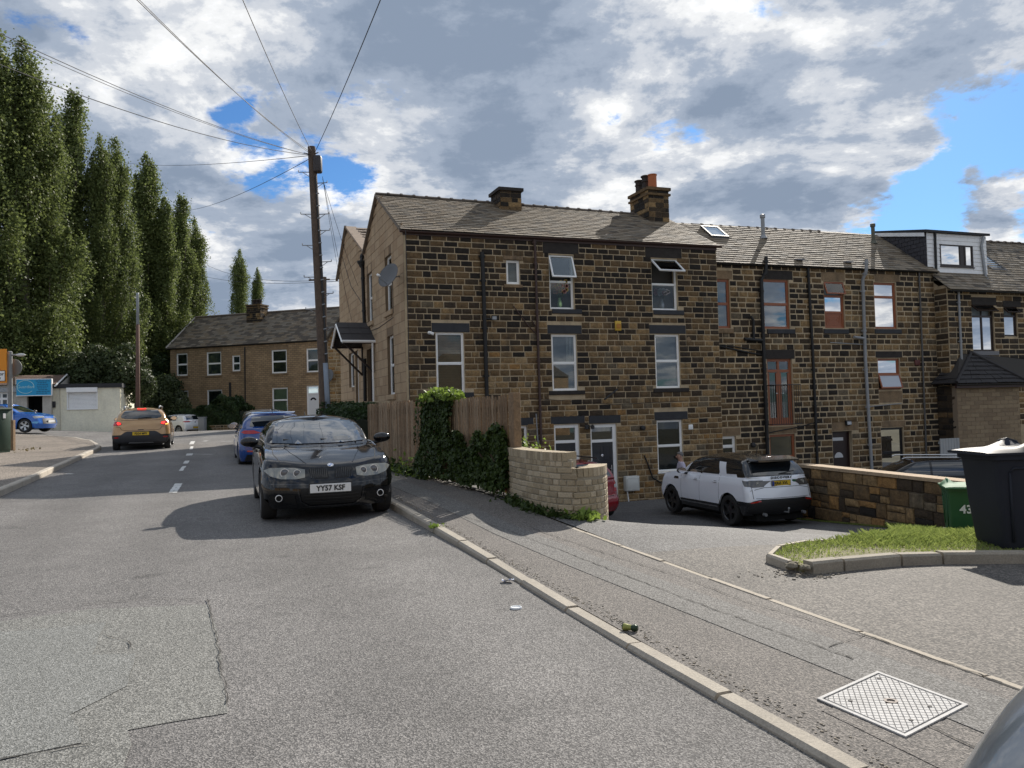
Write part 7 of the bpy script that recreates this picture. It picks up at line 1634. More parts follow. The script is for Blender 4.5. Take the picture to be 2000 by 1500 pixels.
specs = [('leftmost tall poplar, cut by the left edge of the picture', -12, 52, 50, 1.75, 21), ('tallest full poplar, second from the left with a sharp tip', 42, 72, 52, 2.1, 22), ('third tall poplar, dense and broad at its foot behind the cream shop', 78, 185, 54, 2.0, 23), ('fourth poplar, dark and slightly leaning tip', 140, 182, 60, 1.75, 24),
         ('fifth poplar, left tip of the pair above the sign post', 196, 262, 60, 1.45, 25), ('sixth poplar, right tip of the pair above the street pole', 226, 268, 62, 1.7, 26), ('seventh poplar, slim with a single pointed tip', 285, 300, 68, 1.7, 27), ('short side poplar between the two slim pointed ones', 318, 385, 68, 1.35, 28), ('slim poplar left of the last of the row', 352, 385, 74, 1.5, 29), ('last poplar of the long row, beside the far terrace roof', 381, 425, 76, 1.45, 30)]
protos = []
for i, (lab, px_, py_, D_, Rm, sd_) in enumerate(specs):
    v = tpx(px_, py_, D_); z0_ = gz(v.x, D_); H = v.z-z0_
    if i in (1, 3, 6): o = tree('poplar_tree', v.x, D_, H, Rm*1.3, lab, 'poplars in a row behind the cream shop', n=60000, seed=sd_); protos.append((o, Rm*1.3, H))
    elif i == 0: o = tree('poplar_tree', v.x, D_, H, Rm*1.3, lab, 'poplars in a row behind the cream shop', n=50000, seed=sd_)
    else: tree('poplar_tree', v.x, D_, H, Rm*1.3, lab, 'poplars in a row behind the cream shop', seed=sd_, proto=protos[(i*2) % len(protos)])
# two more behind the far house
for lab, px_, py_, D_, Rm in (('solitary poplar above the far terrace roof, left one of the two', 467, 487, 92, 1.75), ('small poplar half hidden by the far chimney, right one of the two', 503, 524, 96, 1.3)):
    v = tpx(px_, py_, D_); z0_ = 1.0; tree('poplar_tree', v.x, D_, v.z-z0_, Rm, lab, 'two poplars beyond the far roof', seed=int(px_), proto=protos[0 if px_ < 480 else 2], z=z0_)
def bushtree(name, x, y, H, R, label, n, seed, mat, size=.14, squash=1.):
    n = int(n*1.9)
    o = thing(name, (x, y, gz(x, y)), label, 'tree'); r = np.random.default_rng(seed); nc = 38; C_ = r.normal(size=(nc, 3)); C_ /= np.linalg.norm(C_, axis=1)[:, None]; C_ *= r.uniform(.45, .95, (nc, 1))*np.array([R, R*squash, H*.42]); C_[:, 2] += H*.55
    ci = r.integers(0, nc, n); d = r.normal(size=(n, 3)); d /= np.linalg.norm(d, axis=1)[:, None]; P = C_[ci]+d*(r.uniform(.55, 1, (n, 1))**.5)*R*.34; P[:, 2] = np.maximum(P[:, 2], .1)
    leaves('crown', P, size, mat, o, nrm=d, aspect=1.3, world=False); mb = MB(); mb.tube([(0, 0, -.2), (0, 0, H*.5)], [.2, .1], 8)
    for i in range(8): mb.tube([(0, 0, H*.3), tuple(C_[i]*.6+np.array([0, 0, H*.15])), tuple(C_[i])], [.09, .05, .02], 5)
    mb.build('trunk', BARK, o); return o
LEAF_MAP = leafmat('dull maple leaves', (.03, .045, .016), (.085, .11, .04), .3)
v = at(190, 700, 50.5); bushtree('maple_tree', v.x, 51.5, 6.0, 2.6, 'dull green broad tree crown rising behind the cream shop', 15000, 3, LEAF_MAP, squash=.5)
v = at(60, 700, 51); bushtree('maple_tree', v.x, 52.5, 5.6, 3.0, 'dark broad tree behind the turquoise sign shop', 14000, 4, LEAF_MAP, squash=.5)
v = at(285, 780, 58); bushtree('shrub', v.x, 60, 4.2, 2.6, 'dark undergrowth behind the brown street pole', 14000, 5, LEAF_MAP, squash=.6)
v = at(215, 780, 58); bushtree('shrub', v.x, 60, 6.5, 2.4, 'dark undergrowth right of the cream shop', 9000, 6, LEAF_MAP, squash=.6)
v = at(325, 760, 66); bushtree('shrub', v.x, 67, 6.5, 2.6, 'dark undergrowth beside the far terrace end wall', 9000, 7, LEAF_DK, squash=.6)
# street behind the viewer, so that glass and paint have something to mirror
for i, (x, y, w_, h_) in enumerate(((-14, -20, 12, 7.5), (1, -24, 12, 8.2), (16, -22, 12, 7.6), (32, -16, 12, 7.0))):
    o = thing('house_behind', (x, y, 0), None, None); mb = MB(); mb.box(-w_/2, w_/2, -4, 4, -2, h_*.68); mb.build('wall', FARST, o)
    tag(o, ('stone house behind the viewer, first from the left', 'stone house behind the viewer, second from the left', 'stone house behind the viewer, third from the left', 'stone house behind the viewer, farthest right')[i], 'house', 'houses behind the viewer')
    mb = MB(); mb.hexa([(-w_/2, -4.2, h_*.68), (w_/2, -4.2, h_*.68), (w_/2, 4.2, h_*.68), (-w_/2, 4.2, h_*.68), (-w_/2, -.1, h_), (w_/2, -.1, h_), (w_/2, .1, h_), (-w_/2, .1, h_)]); mb.build('roof', SL[3], o)

# ================================================================== cars
def paint(name, c, rough=.28, metal=0., flake=0.): return M(name, c, rough, metal, coat=1., spec=.5, var=.03, scale=2)
def prof(pts, x): return float(np.interp(x, [p[0] for p in pts], [p[1] for p in pts]))
def smoothprof(pts, k=.10):
    xs = np.linspace(pts[0][0], pts[-1][0], 240); ys = np.interp(xs, [p[0] for p in pts], [p[1] for p in pts]); w_ = max(1, int(k/((xs[-1]-xs[0])/240))); ker = np.ones(2*w_+1)/(2*w_+1); yp = np.pad(ys, w_, mode='edge'); return list(zip(xs, np.convolve(yp, ker, 'valid')))
def outline(xf, xr, w_, bf, br, cfx, cfy, crx, cry, xs_n, taper=.0):
    """half outline (y>=0) from front centre to rear centre; fx measured backwards from the nose"""
    P = []; nf, nc, ns = 9, 6, 64
    for j in range(nf): y = (w_-cfy)*j/nf; P.append((xf+bf*(y/(w_-cfy))**2.3, y))
    for j in range(nc): a = math.pi/2*j/nc; P.append((xf+bf+cfx*(1-math.cos(a)), w_-cfy+cfy*math.sin(a)))
    a0, a1 = xf+bf+cfx, xr-br-crx
    for j in range(ns): t_ = j/(ns-1); P.append((a0+(a1-a0)*t_, w_-taper*(2*t_-1)**4))
    for j in range(nc-1, -1, -1): a = math.pi/2*j/nc; P.append((xr-br-crx*(1-math.cos(a)), w_-cry+cry*math.sin(a)))
    for j in range(nf-1, -1, -1): y = (w_-cry)*j/nf; P.append((xr-br*(y/(w_-cry))**2.3, y))
    return P
class Car: pass
def car(name, label, sp, pos, heading, body, cat='car', lite=False):
    """sp: dimensions in metres, lengths measured back from the nose"""
    L_, Wd, H = sp['L'], sp['W'], sp['H']; R = sp.get('R', .32); fo, wb = sp['fo'], sp['wb']; hw_ = Wd/2
    belt = smoothprof(sp['belt'], sp.get('ks', .08)); zb = sp.get('zb', .19); xfp, xrp = sp['xf'], sp['xr']
    Tz = [0, .06, .14, .22, .30, .38, .46, .54, .62, .70, .78, .86, .93, .975, 1.0]; widp = sp.get('wid', [(0, .94), (.12, .985), (.35, 1.0), (.6, .995), (.8, .985), (.93, .965), (1, .93)])
    arches = [(fo, R+.055), (fo+wb, R+.055)]; rings = []
    for t_ in Tz:
        w_ = hw_*prof(widp, t_); O_ = outline(prof(xfp, t_), prof(xrp, t_), w_, sp.get('bf', .16), sp.get('br', .08), sp.get('cfx', .30), sp.get('cfy', .22), sp.get('crx', .20), sp.get('cry', .18), 64, .02); ring = []
        for (x, y) in O_:
            zbl = prof(belt, x); zl = zb+(sp.get('zbf', 0) if x < fo-.3 else 0); z = zl+t_*(zbl-zl)
            if y > w_*.80:
                for (ax, ar) in arches:
                    dx = x-ax
                    if abs(dx) < ar: z = max(z, R+math.sqrt(ar*ar-dx*dx)-.0)
            ring.append((x, y, z))
        rings.append(ring)
    B0 = rings[-1]
    # base of the glasshouse
    gx0, gz0 = sp['cowl']; gx1, gz1 = sp['rbase']; wg = hw_*sp.get('wg', .90); wr = hw_*sp.get('wr', .72)
    G0 = [];
    for (x, y) in outline(gx0, gx1, wg, sp.get('gbf', .16), sp.get('gbr', .06), .10, .10, .12, .10, 64): G0.append((x, y, (prof(belt, x)+.015) if gx0+.35 < x < gx1-.3 else (prof(belt, x)+.015)*1.0+((gz0-prof(belt, gx0+.35)-.015)*max(0, 1-(x-gx0)/.35) if x < gx0+.35 else (gz1-prof(belt, gx1-.3)-.015)*max(0, 1-(gx1-x)/.3))))
    for k in (.12, .3, .5, .7, .88):
        rings.append([tuple(Vector(a).lerp(Vector(b), k)+Vector((0, 0, (sp.get('crown', .035)*math.sin(math.pi*k)) if a[0] < gx0 else (.0)))) for a, b in zip(B0, G0)])
    rings.append(G0); roof = smoothprof(sp['roof'], .12); G1 = []
    for (x, y) in outline(sp['wtop'], sp['rtop'], wr, sp.get('tbf', .06), .03, .10, .10, .12, .10, 64): G1.append((x, y, prof(roof, x)-.055-.03*abs(y/wr)**3))
    for k in (.15, .3, .45, .6, .75, .9): rings.append([tuple(Vector(a).lerp(Vector(b), k)+Vector((0, (.028*math.sin(math.pi*k)) if a[1] > .5*wg else 0, .03*math.sin(math.pi*k)))) for a, b in zip(G0, G1)])
    rings.append(G1)
    for k in (.04, .12, .25, .45, .7, 1.0): rings.append([(x, y*(1-k), z+(prof(roof, x)-z)*min(1, (1-(1-k)**2.2))) for (x, y, z) in G1])
    n = len(B0); V_ = []; F_ = []; mi = []
    def X(p, s): return (L_/2-p[0], s*p[1], p[2])
    for ring in rings:
        V_ += [X(p, 1) for p in ring]+[X(p, -1) for p in ring]
    clad = sp.get('clad', -1)
    for i in range(len(rings)-1):
        for s in (0, 1):
            for j in range(n-1):
                a = i*2*n+s*n+j; b = a+1; c = b+2*n; d = a+2*n; F_.append((a, b, c, d) if s == 0 else (d, c, b, a))
                zz_ = rings[i+1][j][2]; mi.append(1 if (i < 14 and zz_ < clad+(.3 if j > 70 else 0) and Tz[min(i+1, 14)] < .45) or (sp.get('blackroof') and (i >= len(rings)-9 or (i >= 20 and j > 70))) else 0)
    me = bpy.data.meshes.new('body'); me.from_pydata(V_, [], F_); me.materials.append(body); me.materials.append(sp.get('mat2', BLK)); me.polygons.foreach_set('material_index', mi)
    b_ = bmesh.new(); b_.from_mesh(me); bmesh.ops.remove_doubles(b_, verts=b_.verts, dist=.0015); bmesh.ops.dissolve_degenerate(b_, edges=b_.edges, dist=.0005); bmesh.ops.recalc_face_normals(b_, faces=b_.faces)
    for f in b_.faces: f.smooth = True
    b_.to_mesh(me); bvh = BVHTree.FromBMesh(b_); b_.free()
    try: me.set_sharp_from_angle(angle=R_(50))
    except Exception: pass
    hx, hy = heading; ang = math.atan2(hy, hx); o = thing(name, (pos[0], pos[1], pos[2] if len(pos) > 2 else gz(pos[0], pos[1])), label, cat, rz=ang)
    bo = bpy.data.objects.new('body', me); COL.objects.link(bo); bo.parent = o
    pitch = sp.get('pitch', 0)
    c = Car(); c.o = o; c.body = bo; c.bvh = bvh; c.L = L_; c.sp = sp; c.hw = hw_
    # underside
    ub = MB(); ub.box(-L_/2+.22, L_/2-.28, -hw_+.30, hw_-.30, .17, .60); ub.box(-L_/2+.12, L_/2-.18, -hw_+.12, hw_-.12, zb+.015, zb+.05) if False else None
    ub.box(L_/2-fo-wb+R+.1, L_/2-fo-R-.1, -hw_+.07, hw_-.07, zb-.02, zb+.10); ub.build('underbody', M('underbody', (.008, .008, .008), .9), o)
    # wheels
    for k, xw in enumerate((L_/2-fo, L_/2-fo-wb)):
        for s in (1, -1): wheel(o, xw, s*(hw_-.115), s, R, sp.get('rim', 'five'), sp.get('rimmat', CHROME), steer=sp.get('steer', 0) if k == 0 else 0)
    return c
ALLOY = M('alloy rim', (.55, .56, .57), .3, .9); BRIM = M('black rim', (.02, .02, .021), .3, coat=.6)
WC = {}
def wheel(par, x, y, s, R, style, rm, steer=0):
    key = (round(R, 3), style, rm.name)
    if key not in WC:
        t_ = MB(); wd = .10; t_.lathe([(R*.62, -wd*.9), (R*.70, -wd), (R*.93, -wd), (R*.985, -wd*.75), (R, -wd*.4), (R, wd*.4), (R*.985, wd*.75), (R*.93, wd), (R*.72, wd*1.02), (R*.67, wd*.92)], (0, 0, 0), axis=(0, 1, 0), n=40)
        r = MB(); r.lathe([(R*.69, wd*.95), (R*.665, wd*.97), (R*.63, wd*.8), (R*.61, wd*.2), (R*.6, -wd*.8)], (0, 0, 0), axis=(0, 1, 0), n=40)
        ns = {'five': 5, 'ten': 10, 'double': 5, 'multi': 9}[style]; 
        for k in range(ns):
            for off in ((-.13, .13) if style in ('double',) else (0,)):
                a = 2*math.pi*k/ns; a2 = a+off*1.2; wi, wo = (.045, .035) if style == 'five' else ((.024, .028) if style in ('ten', 'multi') else (.024, .026))
                if style == 'multi': a2 = a+.25
                d1 = Vector((math.cos(a+off*.3), 0, math.sin(a+off*.3))); d2 = Vector((math.cos(a2), 0, math.sin(a2))); p1 = Vector((-d1.z, 0, d1.x)); p2 = Vector((-d2.z, 0, d2.x)); A = d1*R*.16+Vector((0, wd*.72, 0)); B = d2*R*.645+Vector((0, wd*.86, 0)); dp = Vector((0, -.035, 0))
                sc_ = R/.32; r.hexa([A-p1*wi*sc_+dp, B-p2*wo*sc_+dp, B+p2*wo*sc_+dp, A+p1*wi*sc_+dp, A-p1*wi*sc_, B-p2*wo*sc_, B+p2*wo*sc_, A+p1*wi*sc_])
        r.lathe([(0, wd*.8), (R*.12, wd*.8), (R*.21, wd*.68), (R*.21, wd*.3)], (0, 0, 0), axis=(0, 1, 0), n=20)
        bk = MB(); bk.lathe([(0, wd*.1), (R*.61, wd*.1)], (0, 0, 0), axis=(0, 1, 0), n=24); bk.lathe([(0, wd*.25), (R*.44, wd*.25), (R*.44, wd*.1)], (0, 0, 0), axis=(0, 1, 0), n=24)
        w_ = t_.build('tyre', RUB, None, smooth=True, fix=True, angle=40); q = r.build('rim', rm, None, fix=True, smooth=True, angle=30); z = bk.build('brake_disc', M('dark disc', (.03, .03, .03), .5, .5), None)
        WC[key] = (w_.data, q.data, z.data)
        for ob in (w_, q, z): bpy.data.objects.remove(ob)
    e = bpy.data.objects.new('wheel', None); COL.objects.link(e); e.parent = par; e.location = (x, y, R); e.rotation_euler = (0, random.uniform(0, 1), (0 if s > 0 else math.pi)+steer); e.empty_display_size = .1
    for nm, me in zip(('tyre', 'rim', 'brake_disc'), WC[key]): o = bpy.data.objects.new(nm, me); COL.objects.link(o); o.parent = e
def patch(c, name, poly, view, mat, off=.004, res=.05, parent=None, mirror=False, edge=.012, bulge=0):
    """a panel shaped on the car body: poly in (fx,z) for sides, (y,z) for front and rear, (fx,y) for the top"""
    for sgn in ((1, -1) if mirror else (1,)):
        P = poly if sgn > 0 else ([(-a, b) for a, b in poly] if view in ('front', 'rear') else ([(a, -b) for a, b in poly] if view == 'top' else poly))
        vw = view
        if view == 'side' and sgn < 0: vw = 'side_r'
        b = bmesh.new(); vs = [b.verts.new((p[0], p[1], 0)) for p in P]; f0 = b.faces.new(vs)
        for ax in (0, 1):
            lo, hi = min(p[ax] for p in P), max(p[ax] for p in P); k = lo+res
            while k < hi-1e-4:
                bmesh.ops.bisect_plane(b, geom=list(b.verts)+list(b.edges)+list(b.faces), plane_co=((k, 0, 0) if ax == 0 else (0, k, 0)), plane_no=((1, 0, 0) if ax == 0 else (0, 1, 0))); k += res
        bmesh.ops.triangulate(b, faces=[f for f in b.faces if len(f.verts) > 4]); b.verts.ensure_lookup_table()
        dirs = {'side': Vector((0, -1, 0)), 'side_r': Vector((0, 1, 0)), 'front': Vector((-1, 0, 0)), 'rear': Vector((1, 0, 0)), 'top': Vector((0, 0, -1))}[vw]; last = None; bad = []
        for v_ in b.verts:
            u_, w_ = v_.co.x, v_.co.y
            org = {'side': Vector((c.L/2-u_, 3, w_)), 'side_r': Vector((c.L/2-u_, -3, w_)), 'front': Vector((5, u_, w_)), 'rear': Vector((-5, u_, w_)), 'top': Vector((c.L/2-u_, w_, 4))}[vw]
            h, nrm, _, _ = c.bvh.ray_cast(org, dirs)
            if h is None: bad.append(v_); continue
            if nrm.dot(dirs) > 0: nrm = -nrm
            v_.co = h+nrm*off
        if bad: bmesh.ops.delete(b, geom=bad, context='VERTS')
        # turned down rim
        if edge and b.faces:
            be = [e for e in b.edges if len(e.link_faces) == 1]
            r = bmesh.ops.extrude_edge_only(b, edges=be)
            for g in r['geom']:
                if isinstance(g, bmesh.types.BMVert): g.co += dirs*edge
        bmesh.ops.recalc_face_normals(b, faces=b.faces)
        me = bpy.data.meshes.new(name); 
        for f in b.faces: f.smooth = True
        b.to_mesh(me); b.free(); me.materials.append(mat)
        try: me.set_sharp_from_angle(angle=R_(45))
        except Exception: pass
        o = bpy.data.objects.new(name, me); COL.objects.link(o); o.parent = parent or c.o
    return o
def seam(c, name, pts, view, w_=.005, mat=None, mirror=False, off=.002):
    """thin dark gap or moulding line lying on the body"""
    for a, b in zip(pts, pts[1:]):
        d = Vector((b[0]-a[0], b[1]-a[1])); d.normalize(); n = Vector((-d.y, d.x))*w_
        patch(c, name, [(a[0]-n.x, a[1]-n.y), (b[0]-n.x, b[1]-n.y), (b[0]+n.x, b[1]+n.y), (a[0]+n.x, a[1]+n.y)], view, mat or M('panel gap', (.006, .006, .006), .8), off, .08, mirror=mirror, edge=0)
def hitf(c, y, z, view='front'):
    o_ = Vector((5 if view == 'front' else -5, y, z)); h, n, _, _ = c.bvh.ray_cast(o_, Vector((-1 if view == 'front' else 1, 0, 0))); return h, n
def hits(c, fx, z, s):
    h, n, _, _ = c.bvh.ray_cast(Vector((c.L/2-fx, 3*s, z)), Vector((0, -s, 0))); return h, n
def mirrors(c, fx, z, mat, both=True, size=1.):
    for s in (1, -1):
        h, n = hits(c, fx, z-.06, s)
        if h is None: continue
        mb = MB(); ctr = Vector((h.x+.02, h.y+s*.15, z+.03)); mb.ell(ctr, .075*size, .125*size, .07*size, 14, 9); mb.v = [(max(v[0], ctr.x-.045), v[1], v[2]) for v in mb.v]; m_ = mb.build('mirror', mat, c.o, smooth=True, angle=45)
        g = MB(); g.lathe([(0, 0), (.9, 0), (1, .0)], (0, 0, 0), n=20); g.v = [(ctr.x-.047, ctr.y+v[0]*.10*size, ctr.z+v[1]*.065*size) for v in g.v]; g.build('mirror_glass', CHROME, m_)
        a = MB(); a.tube([h+Vector((0, -s*.03, 0)), ctr-Vector((0, 0, .05))], [.035, .025], 6); a.build('mirror_arm', BLK, m_)
def plate(c, y, z, view, txt, yellow=False, w_=.52, h_=.111, tilt=0, band=False):
    h, n = hitf(c, y, z, view); sx = 1 if view == 'front' else -1; x = h.x+sx*.018; mb = rbox((x, y, z), (.012, w_, h_), .004, 1); p = mb.build('number_plate', M('yellow plate', (.72, .48, .03), .45) if yellow else M('white plate', (.78, .78, .76), .4), c.o)
    bm_ = rbox((x-sx*.010, y, z), (.012, w_+.03, h_+.03), .004, 1); bm_.build('plate_surround', BLK, c.o)
    if not txt: return
    tm = text_mb(txt, .092, .003, .0035, 1.04, .93); ux = Vector((0, sx, 0)); mt = Matrix(((0, 0, sx, x+sx*.0085), (sx, 0, 0, y+(.012 if band else 0)), (0, 1, 0, z-.002), (0, 0, 0, 1))); tm.xform(mt); tm.build('lettering', BLK, p)
    if band: q = MB(); q.box(min(x+sx*.006, x+sx*.009), max(x+sx*.006, x+sx*.009), y+(w_/2-.05 if view == 'rear' else -w_/2), y+(w_/2 if view == 'rear' else -w_/2+.05), z-h_/2+.003, z+h_/2-.003); q.build('blue_band', M('plate blue', (.01, .06, .35), .5), p)
def handles(c, fxs, z, mat):
    for fx in fxs:
        for s in (1, -1):
            h, n = hits(c, fx, z, s)
            if h is None: continue
            mb = rbox(h+Vector((0, s*.025, 0)), (.19, .025, .028), .01, 2); mb.build('door_handle', mat, c.o, smooth=True)
            mb = rbox(h+Vector((0, s*.003, .0)), (.12, .01, .05), .004, 1); mb.build('handle_recess', BLK, c.o)
def antenna(c, fx, z=None, l_=.2):
    h, n, _, _ = c.bvh.ray_cast(Vector((c.L/2-fx, 0, 4)), Vector((0, 0, -1))); mb = MB(); mb.tube([h, h+Vector((-.12, 0, l_))], [.012, .005], 6); mb.build('antenna', BLK, c.o)
REDL = M('red lamp lens', (.42, .006, .008), .12, coat=1); REDG = M('glowing brake lens', (.6, .01, .01), .15, coat=1, emis=(1, .03, .02, 1.6)); CLRL = M('clear lamp lens', (.50, .50, .46), .08, .3, coat=1); SMK = M('smoked lamp lens', (.09, .085, .08), .08, coat=1); AMB = M('amber lamp', (.8, .4, .05), .2, emis=(1, .55, .1, 1.2)); REFL = M('lamp reflector', (.75, .75, .74), .25, .2); GLS = M('lamp dark centre', (.10, .10, .11), .05, coat=1)
DRVf = (-V[0], -V[1]); DRV = (V[0], V[1])

# --- black hatchback facing the camera
SP = dict(L=4.24, W=1.75, H=1.42, R=.325, fo=.76, wb=2.66, zb=.17, belt=[(0, .665), (.12, .705), (.45, .80), (1.0, .885), (1.5, .925), (2.4, .95), (3.6, .985), (4.24, .96)], xf=[(0, .10), (.25, .02), (.45, .0), (.7, .03), (.88, .07), (1, .13)], xr=[(0, 4.15), (.3, 4.23), (.6, 4.22), (1, 4.08)],
          cowl=(1.30, .955), wtop=2.06, rbase=(4.02, 1.0), rtop=3.72, roof=[(1.9, 1.33), (2.2, 1.37), (2.6, 1.39), (3.1, 1.38), (3.75, 1.31)], wg=.865, wr=.70, bf=.17, cfx=.34, cfy=.30, gbf=.30, tbf=.12, crown=.045, rim='double', rimmat=M('dark alloy', (.16, .16, .165), .3, .8))
fp = Vector((-2.36, 10.30)); hd = Vector((-V[0]*1.0, -V[1])); hd = Vector((math.sin(R_(160.2)), math.cos(R_(160.2)))); cp_ = fp-hd*2.12
BK = M('black car paint', (.005, .005, .006), .10, coat=.35, spec=.45)
bmw = car('parked_hatchback', 'black hatchback parked facing the camera beside the kerb', SP, (cp_.x, cp_.y, gz(cp_.x, cp_.y)-.02), hd, BK)
c = bmw
SCR = M('windscreen', (.02, .035, .055), .03, coat=1, spec=1)
patch(c, 'windscreen', [(-.56, .985), (-.60, .97), (0, .955), (.60, .97), (.56, .985), (.60, 1.02), (.515, 1.31), (.46, 1.335), (0, 1.352), (-.46, 1.335), (-.515, 1.31), (-.60, 1.02)][:0] or [(-.66, .985), (-.3, .968), (.3, .968), (.66, .985), (.575, 1.265), (.50, 1.305), (0, 1.325), (-.50, 1.305), (-.575, 1.265)], 'front', SCR, .006, .06)
patch(c, 'side_window', [(1.62, .985), (2.42, 1.0), (2.42, 1.28), (2.15, 1.27), (1.95, 1.19)], 'side', CARGLASS, .004, .08, mirror=True); patch(c, 'side_window', [(2.48, 1.0), (3.25, 1.02), (3.2, 1.26), (2.48, 1.28)], 'side', CARGLASS, .004, .08, mirror=True); patch(c, 'side_window', [(3.31, 1.03), (3.72, 1.07), (3.5, 1.24), (3.28, 1.28)], 'side', CARGLASS, .004, .08, mirror=True)
patch(c, 'rear_window', [(-.55, 1.03), (.55, 1.03), (.45, 1.27), (-.45, 1.27)], 'rear', CARGLASS, .005, .08)
# lamps
HL = [(.33, .575), (.45, .555), (.62, .56), (.75, .60), (.825, .67), (.76, .70), (.6, .705), (.44, .695), (.325, .675)]
patch(c, 'headlight', HL, 'front', M('headlamp housing', (.26, .26, .23), .12, .2, coat=1), .005, .04, mirror=True)
for s in (1, -1):
    for (yy, zz_, rr_) in ((.425, .632, .050), (.575, .637, .060)):
        h, n = hitf(c, s*yy, zz_); mb = MB(); mb.lathe([(rr_, .0), (rr_, .014), (rr_*.82, .014), (rr_*.80, .004)], h+Vector((.002, 0, 0)), axis=(1, 0, 0), n=24); mb.build('lamp_ring', REFL, c.o, smooth=True, angle=40); mb = MB(); mb.lathe([(rr_*.8, .006), (rr_*.5, .014), (0, .018)], h+Vector((.002, 0, 0)), axis=(1, 0, 0), n=20); mb.build('lamp_bowl', GLS, c.o, smooth=True)
KD = [(.035, .565), (.06, .548), (.21, .553), (.265, .585), (.285, .66), (.265, .685), (.10, .69), (.05, .675)]
patch(c, 'kidney_surround', [(p[0]*1.04-.004, (p[1]-.62)*1.14+.62) for p in KD], 'front', M('black chrome', (.06, .06, .065), .15, .8), .006, .05, mirror=True); patch(c, 'kidney_grille', KD, 'front', M('dark grille', (.004, .004, .004), .6), .010, .05, mirror=True)
for k in range(9): y_ = .06+k*.024; seam(c, 'grille_bar', [(y_, .565), (y_+.004, .675)], 'front', .003, BLKG, mirror=True, off=.014)
LI = [(-.40, .40), (-.36, .27), (-.28, .225), (.28, .225), (.36, .27), (.40, .40), (.385, .44), (-.385, .44)]
patch(c, 'lower_intake', LI, 'front', M('dark grille', (.004, .004, .004), .6), .006, .06); patch(c, 'side_intake', [(.44, .24), (.78, .285), (.76, .345), (.46, .36)], 'front', M('dark grille', (.004, .004, .004), .6), .006, .06, mirror=True)
for z_ in (.27, .31, .35): seam(c, 'intake_slat', [(-.34, z_), (.34, z_)], 'front', .006, BLK, off=.012)
seam(c, 'bumper_crease', [(-.78, .50), (-.4, .485), (.4, .485), (.78, .50)], 'front', .006, BLKG, off=.006); seam(c, 'intake_edge', [(-.42, .43), (-.385, .27), (-.28, .205), (.28, .205), (.385, .27), (.42, .43)], 'front', .009, BLKG, off=.010)
for s in (1, -1):
    h, n = hitf(c, s*.655, .318); mb = MB(); mb.lathe([(.045, 0), (.045, .02), (.036, .022)], h, axis=(1, 0, 0), n=20); mb.build('fog_lamp', REFL, c.o, smooth=True, angle=40)
plate(c, -.02, .435, 'front', 'YY57 KSF')
# bonnet lines, badge, wipers
for s in (1, -1): seam(c, 'bonnet_crease', [(1.24, s*.52), (.8, s*.46), (.25, s*.30)], 'top', .006, BK, off=.006); seam(c, 'bonnet_gap', [(1.28, s*.68), (.75, s*.69), (.36, s*.62)], 'top', .004)
h, n, _, _ = c.bvh.ray_cast(Vector((c.L/2-.15, 0, 4)), Vector((0, 0, -1))); bd_n = (n if n.z > 0 else -n); bd_n = (bd_n+Vector((.25, 0, 0))).normalized(); q = MB(); q.lathe([(0, .010), (.028, .010), (.030, .012), (.041, .012), (.041, 0)], h, axis=bd_n, n=24); em = q.build('badge', CHROME, c.o)
t1_ = Vector((0, 1, 0)); t2_ = bd_n.cross(t1_).normalized()
for k, mt_q in enumerate((M('badge blue', (.03, .16, .5), .3), WHTP, M('badge blue', (.03, .16, .5), .3), WHTP)):
    q = MB(); q.poly([h+bd_n*.0125]+[h+bd_n*.0125+(t1_*math.cos(a)+t2_*math.sin(a))*.025 for a in np.linspace(k*math.pi/2, (k+1)*math.pi/2, 7)]); q.build('badge_quarter', mt_q, em)
for (y0, y1) in ((.55, .02), (.10, -.50)):
    h0, _ = hitf(c, y0, .99); h1_, _ = hitf(c, y1, 1.03 if y1 > 0 else 1.035); mb = MB(); mb.tube([h0+Vector((.03, 0, -.02)), h1_+Vector((.025, 0, 0))], .010, 5); mb.build('wiper', BLK, c.o)
mirrors(c, 1.72, .985, BK, size=1.05)
for fx in (1.42, 2.47, 3.35): seam(c, 'door_gap', [(fx, .30), (fx+.02, .93)], 'side', .004, mirror=True)
seam(c, 'sill_line', [(1.3, .30), (3.1, .30)], 'side', .006, mirror=True); handles(c, (2.28, 3.15), .86, BK); antenna(c, 3.6, l_=.12)
mb = MB(); # seats and wheel hinted behind the screen
patch(c, 'steering_wheel_glimpse', [(.18, 1.0), (.50, 1.0), (.47, 1.045), (.35, 1.075), (.23, 1.055)], 'front', M('dull interior', (.045, .055, .065), .05, coat=1), .0075, .05)
patch(c, 'indicator_repeater', [(1.22, .70), (1.30, .70), (1.30, .73), (1.22, .73)], 'side', SMK, .005, .05, mirror=True)

# --- blue hatchback facing away
SP = dict(L=4.31, W=1.77, H=1.455, R=.32, fo=.88, wb=2.58, zb=.19, belt=[(0, .70), (.3, .82), (1.1, .93), (2.2, .97), (3.5, 1.02), (4.31, .99)], xf=[(0, .1), (.4, 0), (1, .14)], xr=[(0, 4.20), (.25, 4.30), (.55, 4.29), (.8, 4.20), (1, 4.12)],
          cowl=(1.12, .97), wtop=1.95, rbase=(4.02, 1.03), rtop=3.62, roof=[(1.8, 1.40), (2.3, 1.445), (2.8, 1.455), (3.3, 1.43), (3.75, 1.38)], wg=.88, wr=.70, br=.12, crx=.26, cry=.26, rim='five', rimmat=M('dark alloy', (.16, .16, .165), .3, .8))
bl = (-6.02, 20.1); hd = Vector(DRV).normalized(); cp_ = Vector(bl)+hd*2.15
BLU = paint('blue car paint', (.009, .055, .24), .2); c = car('parked_hatchback', 'blue hatchback parked behind the black one, rear towards the camera', SP, (cp_.x, cp_.y, .35), hd, BLU)
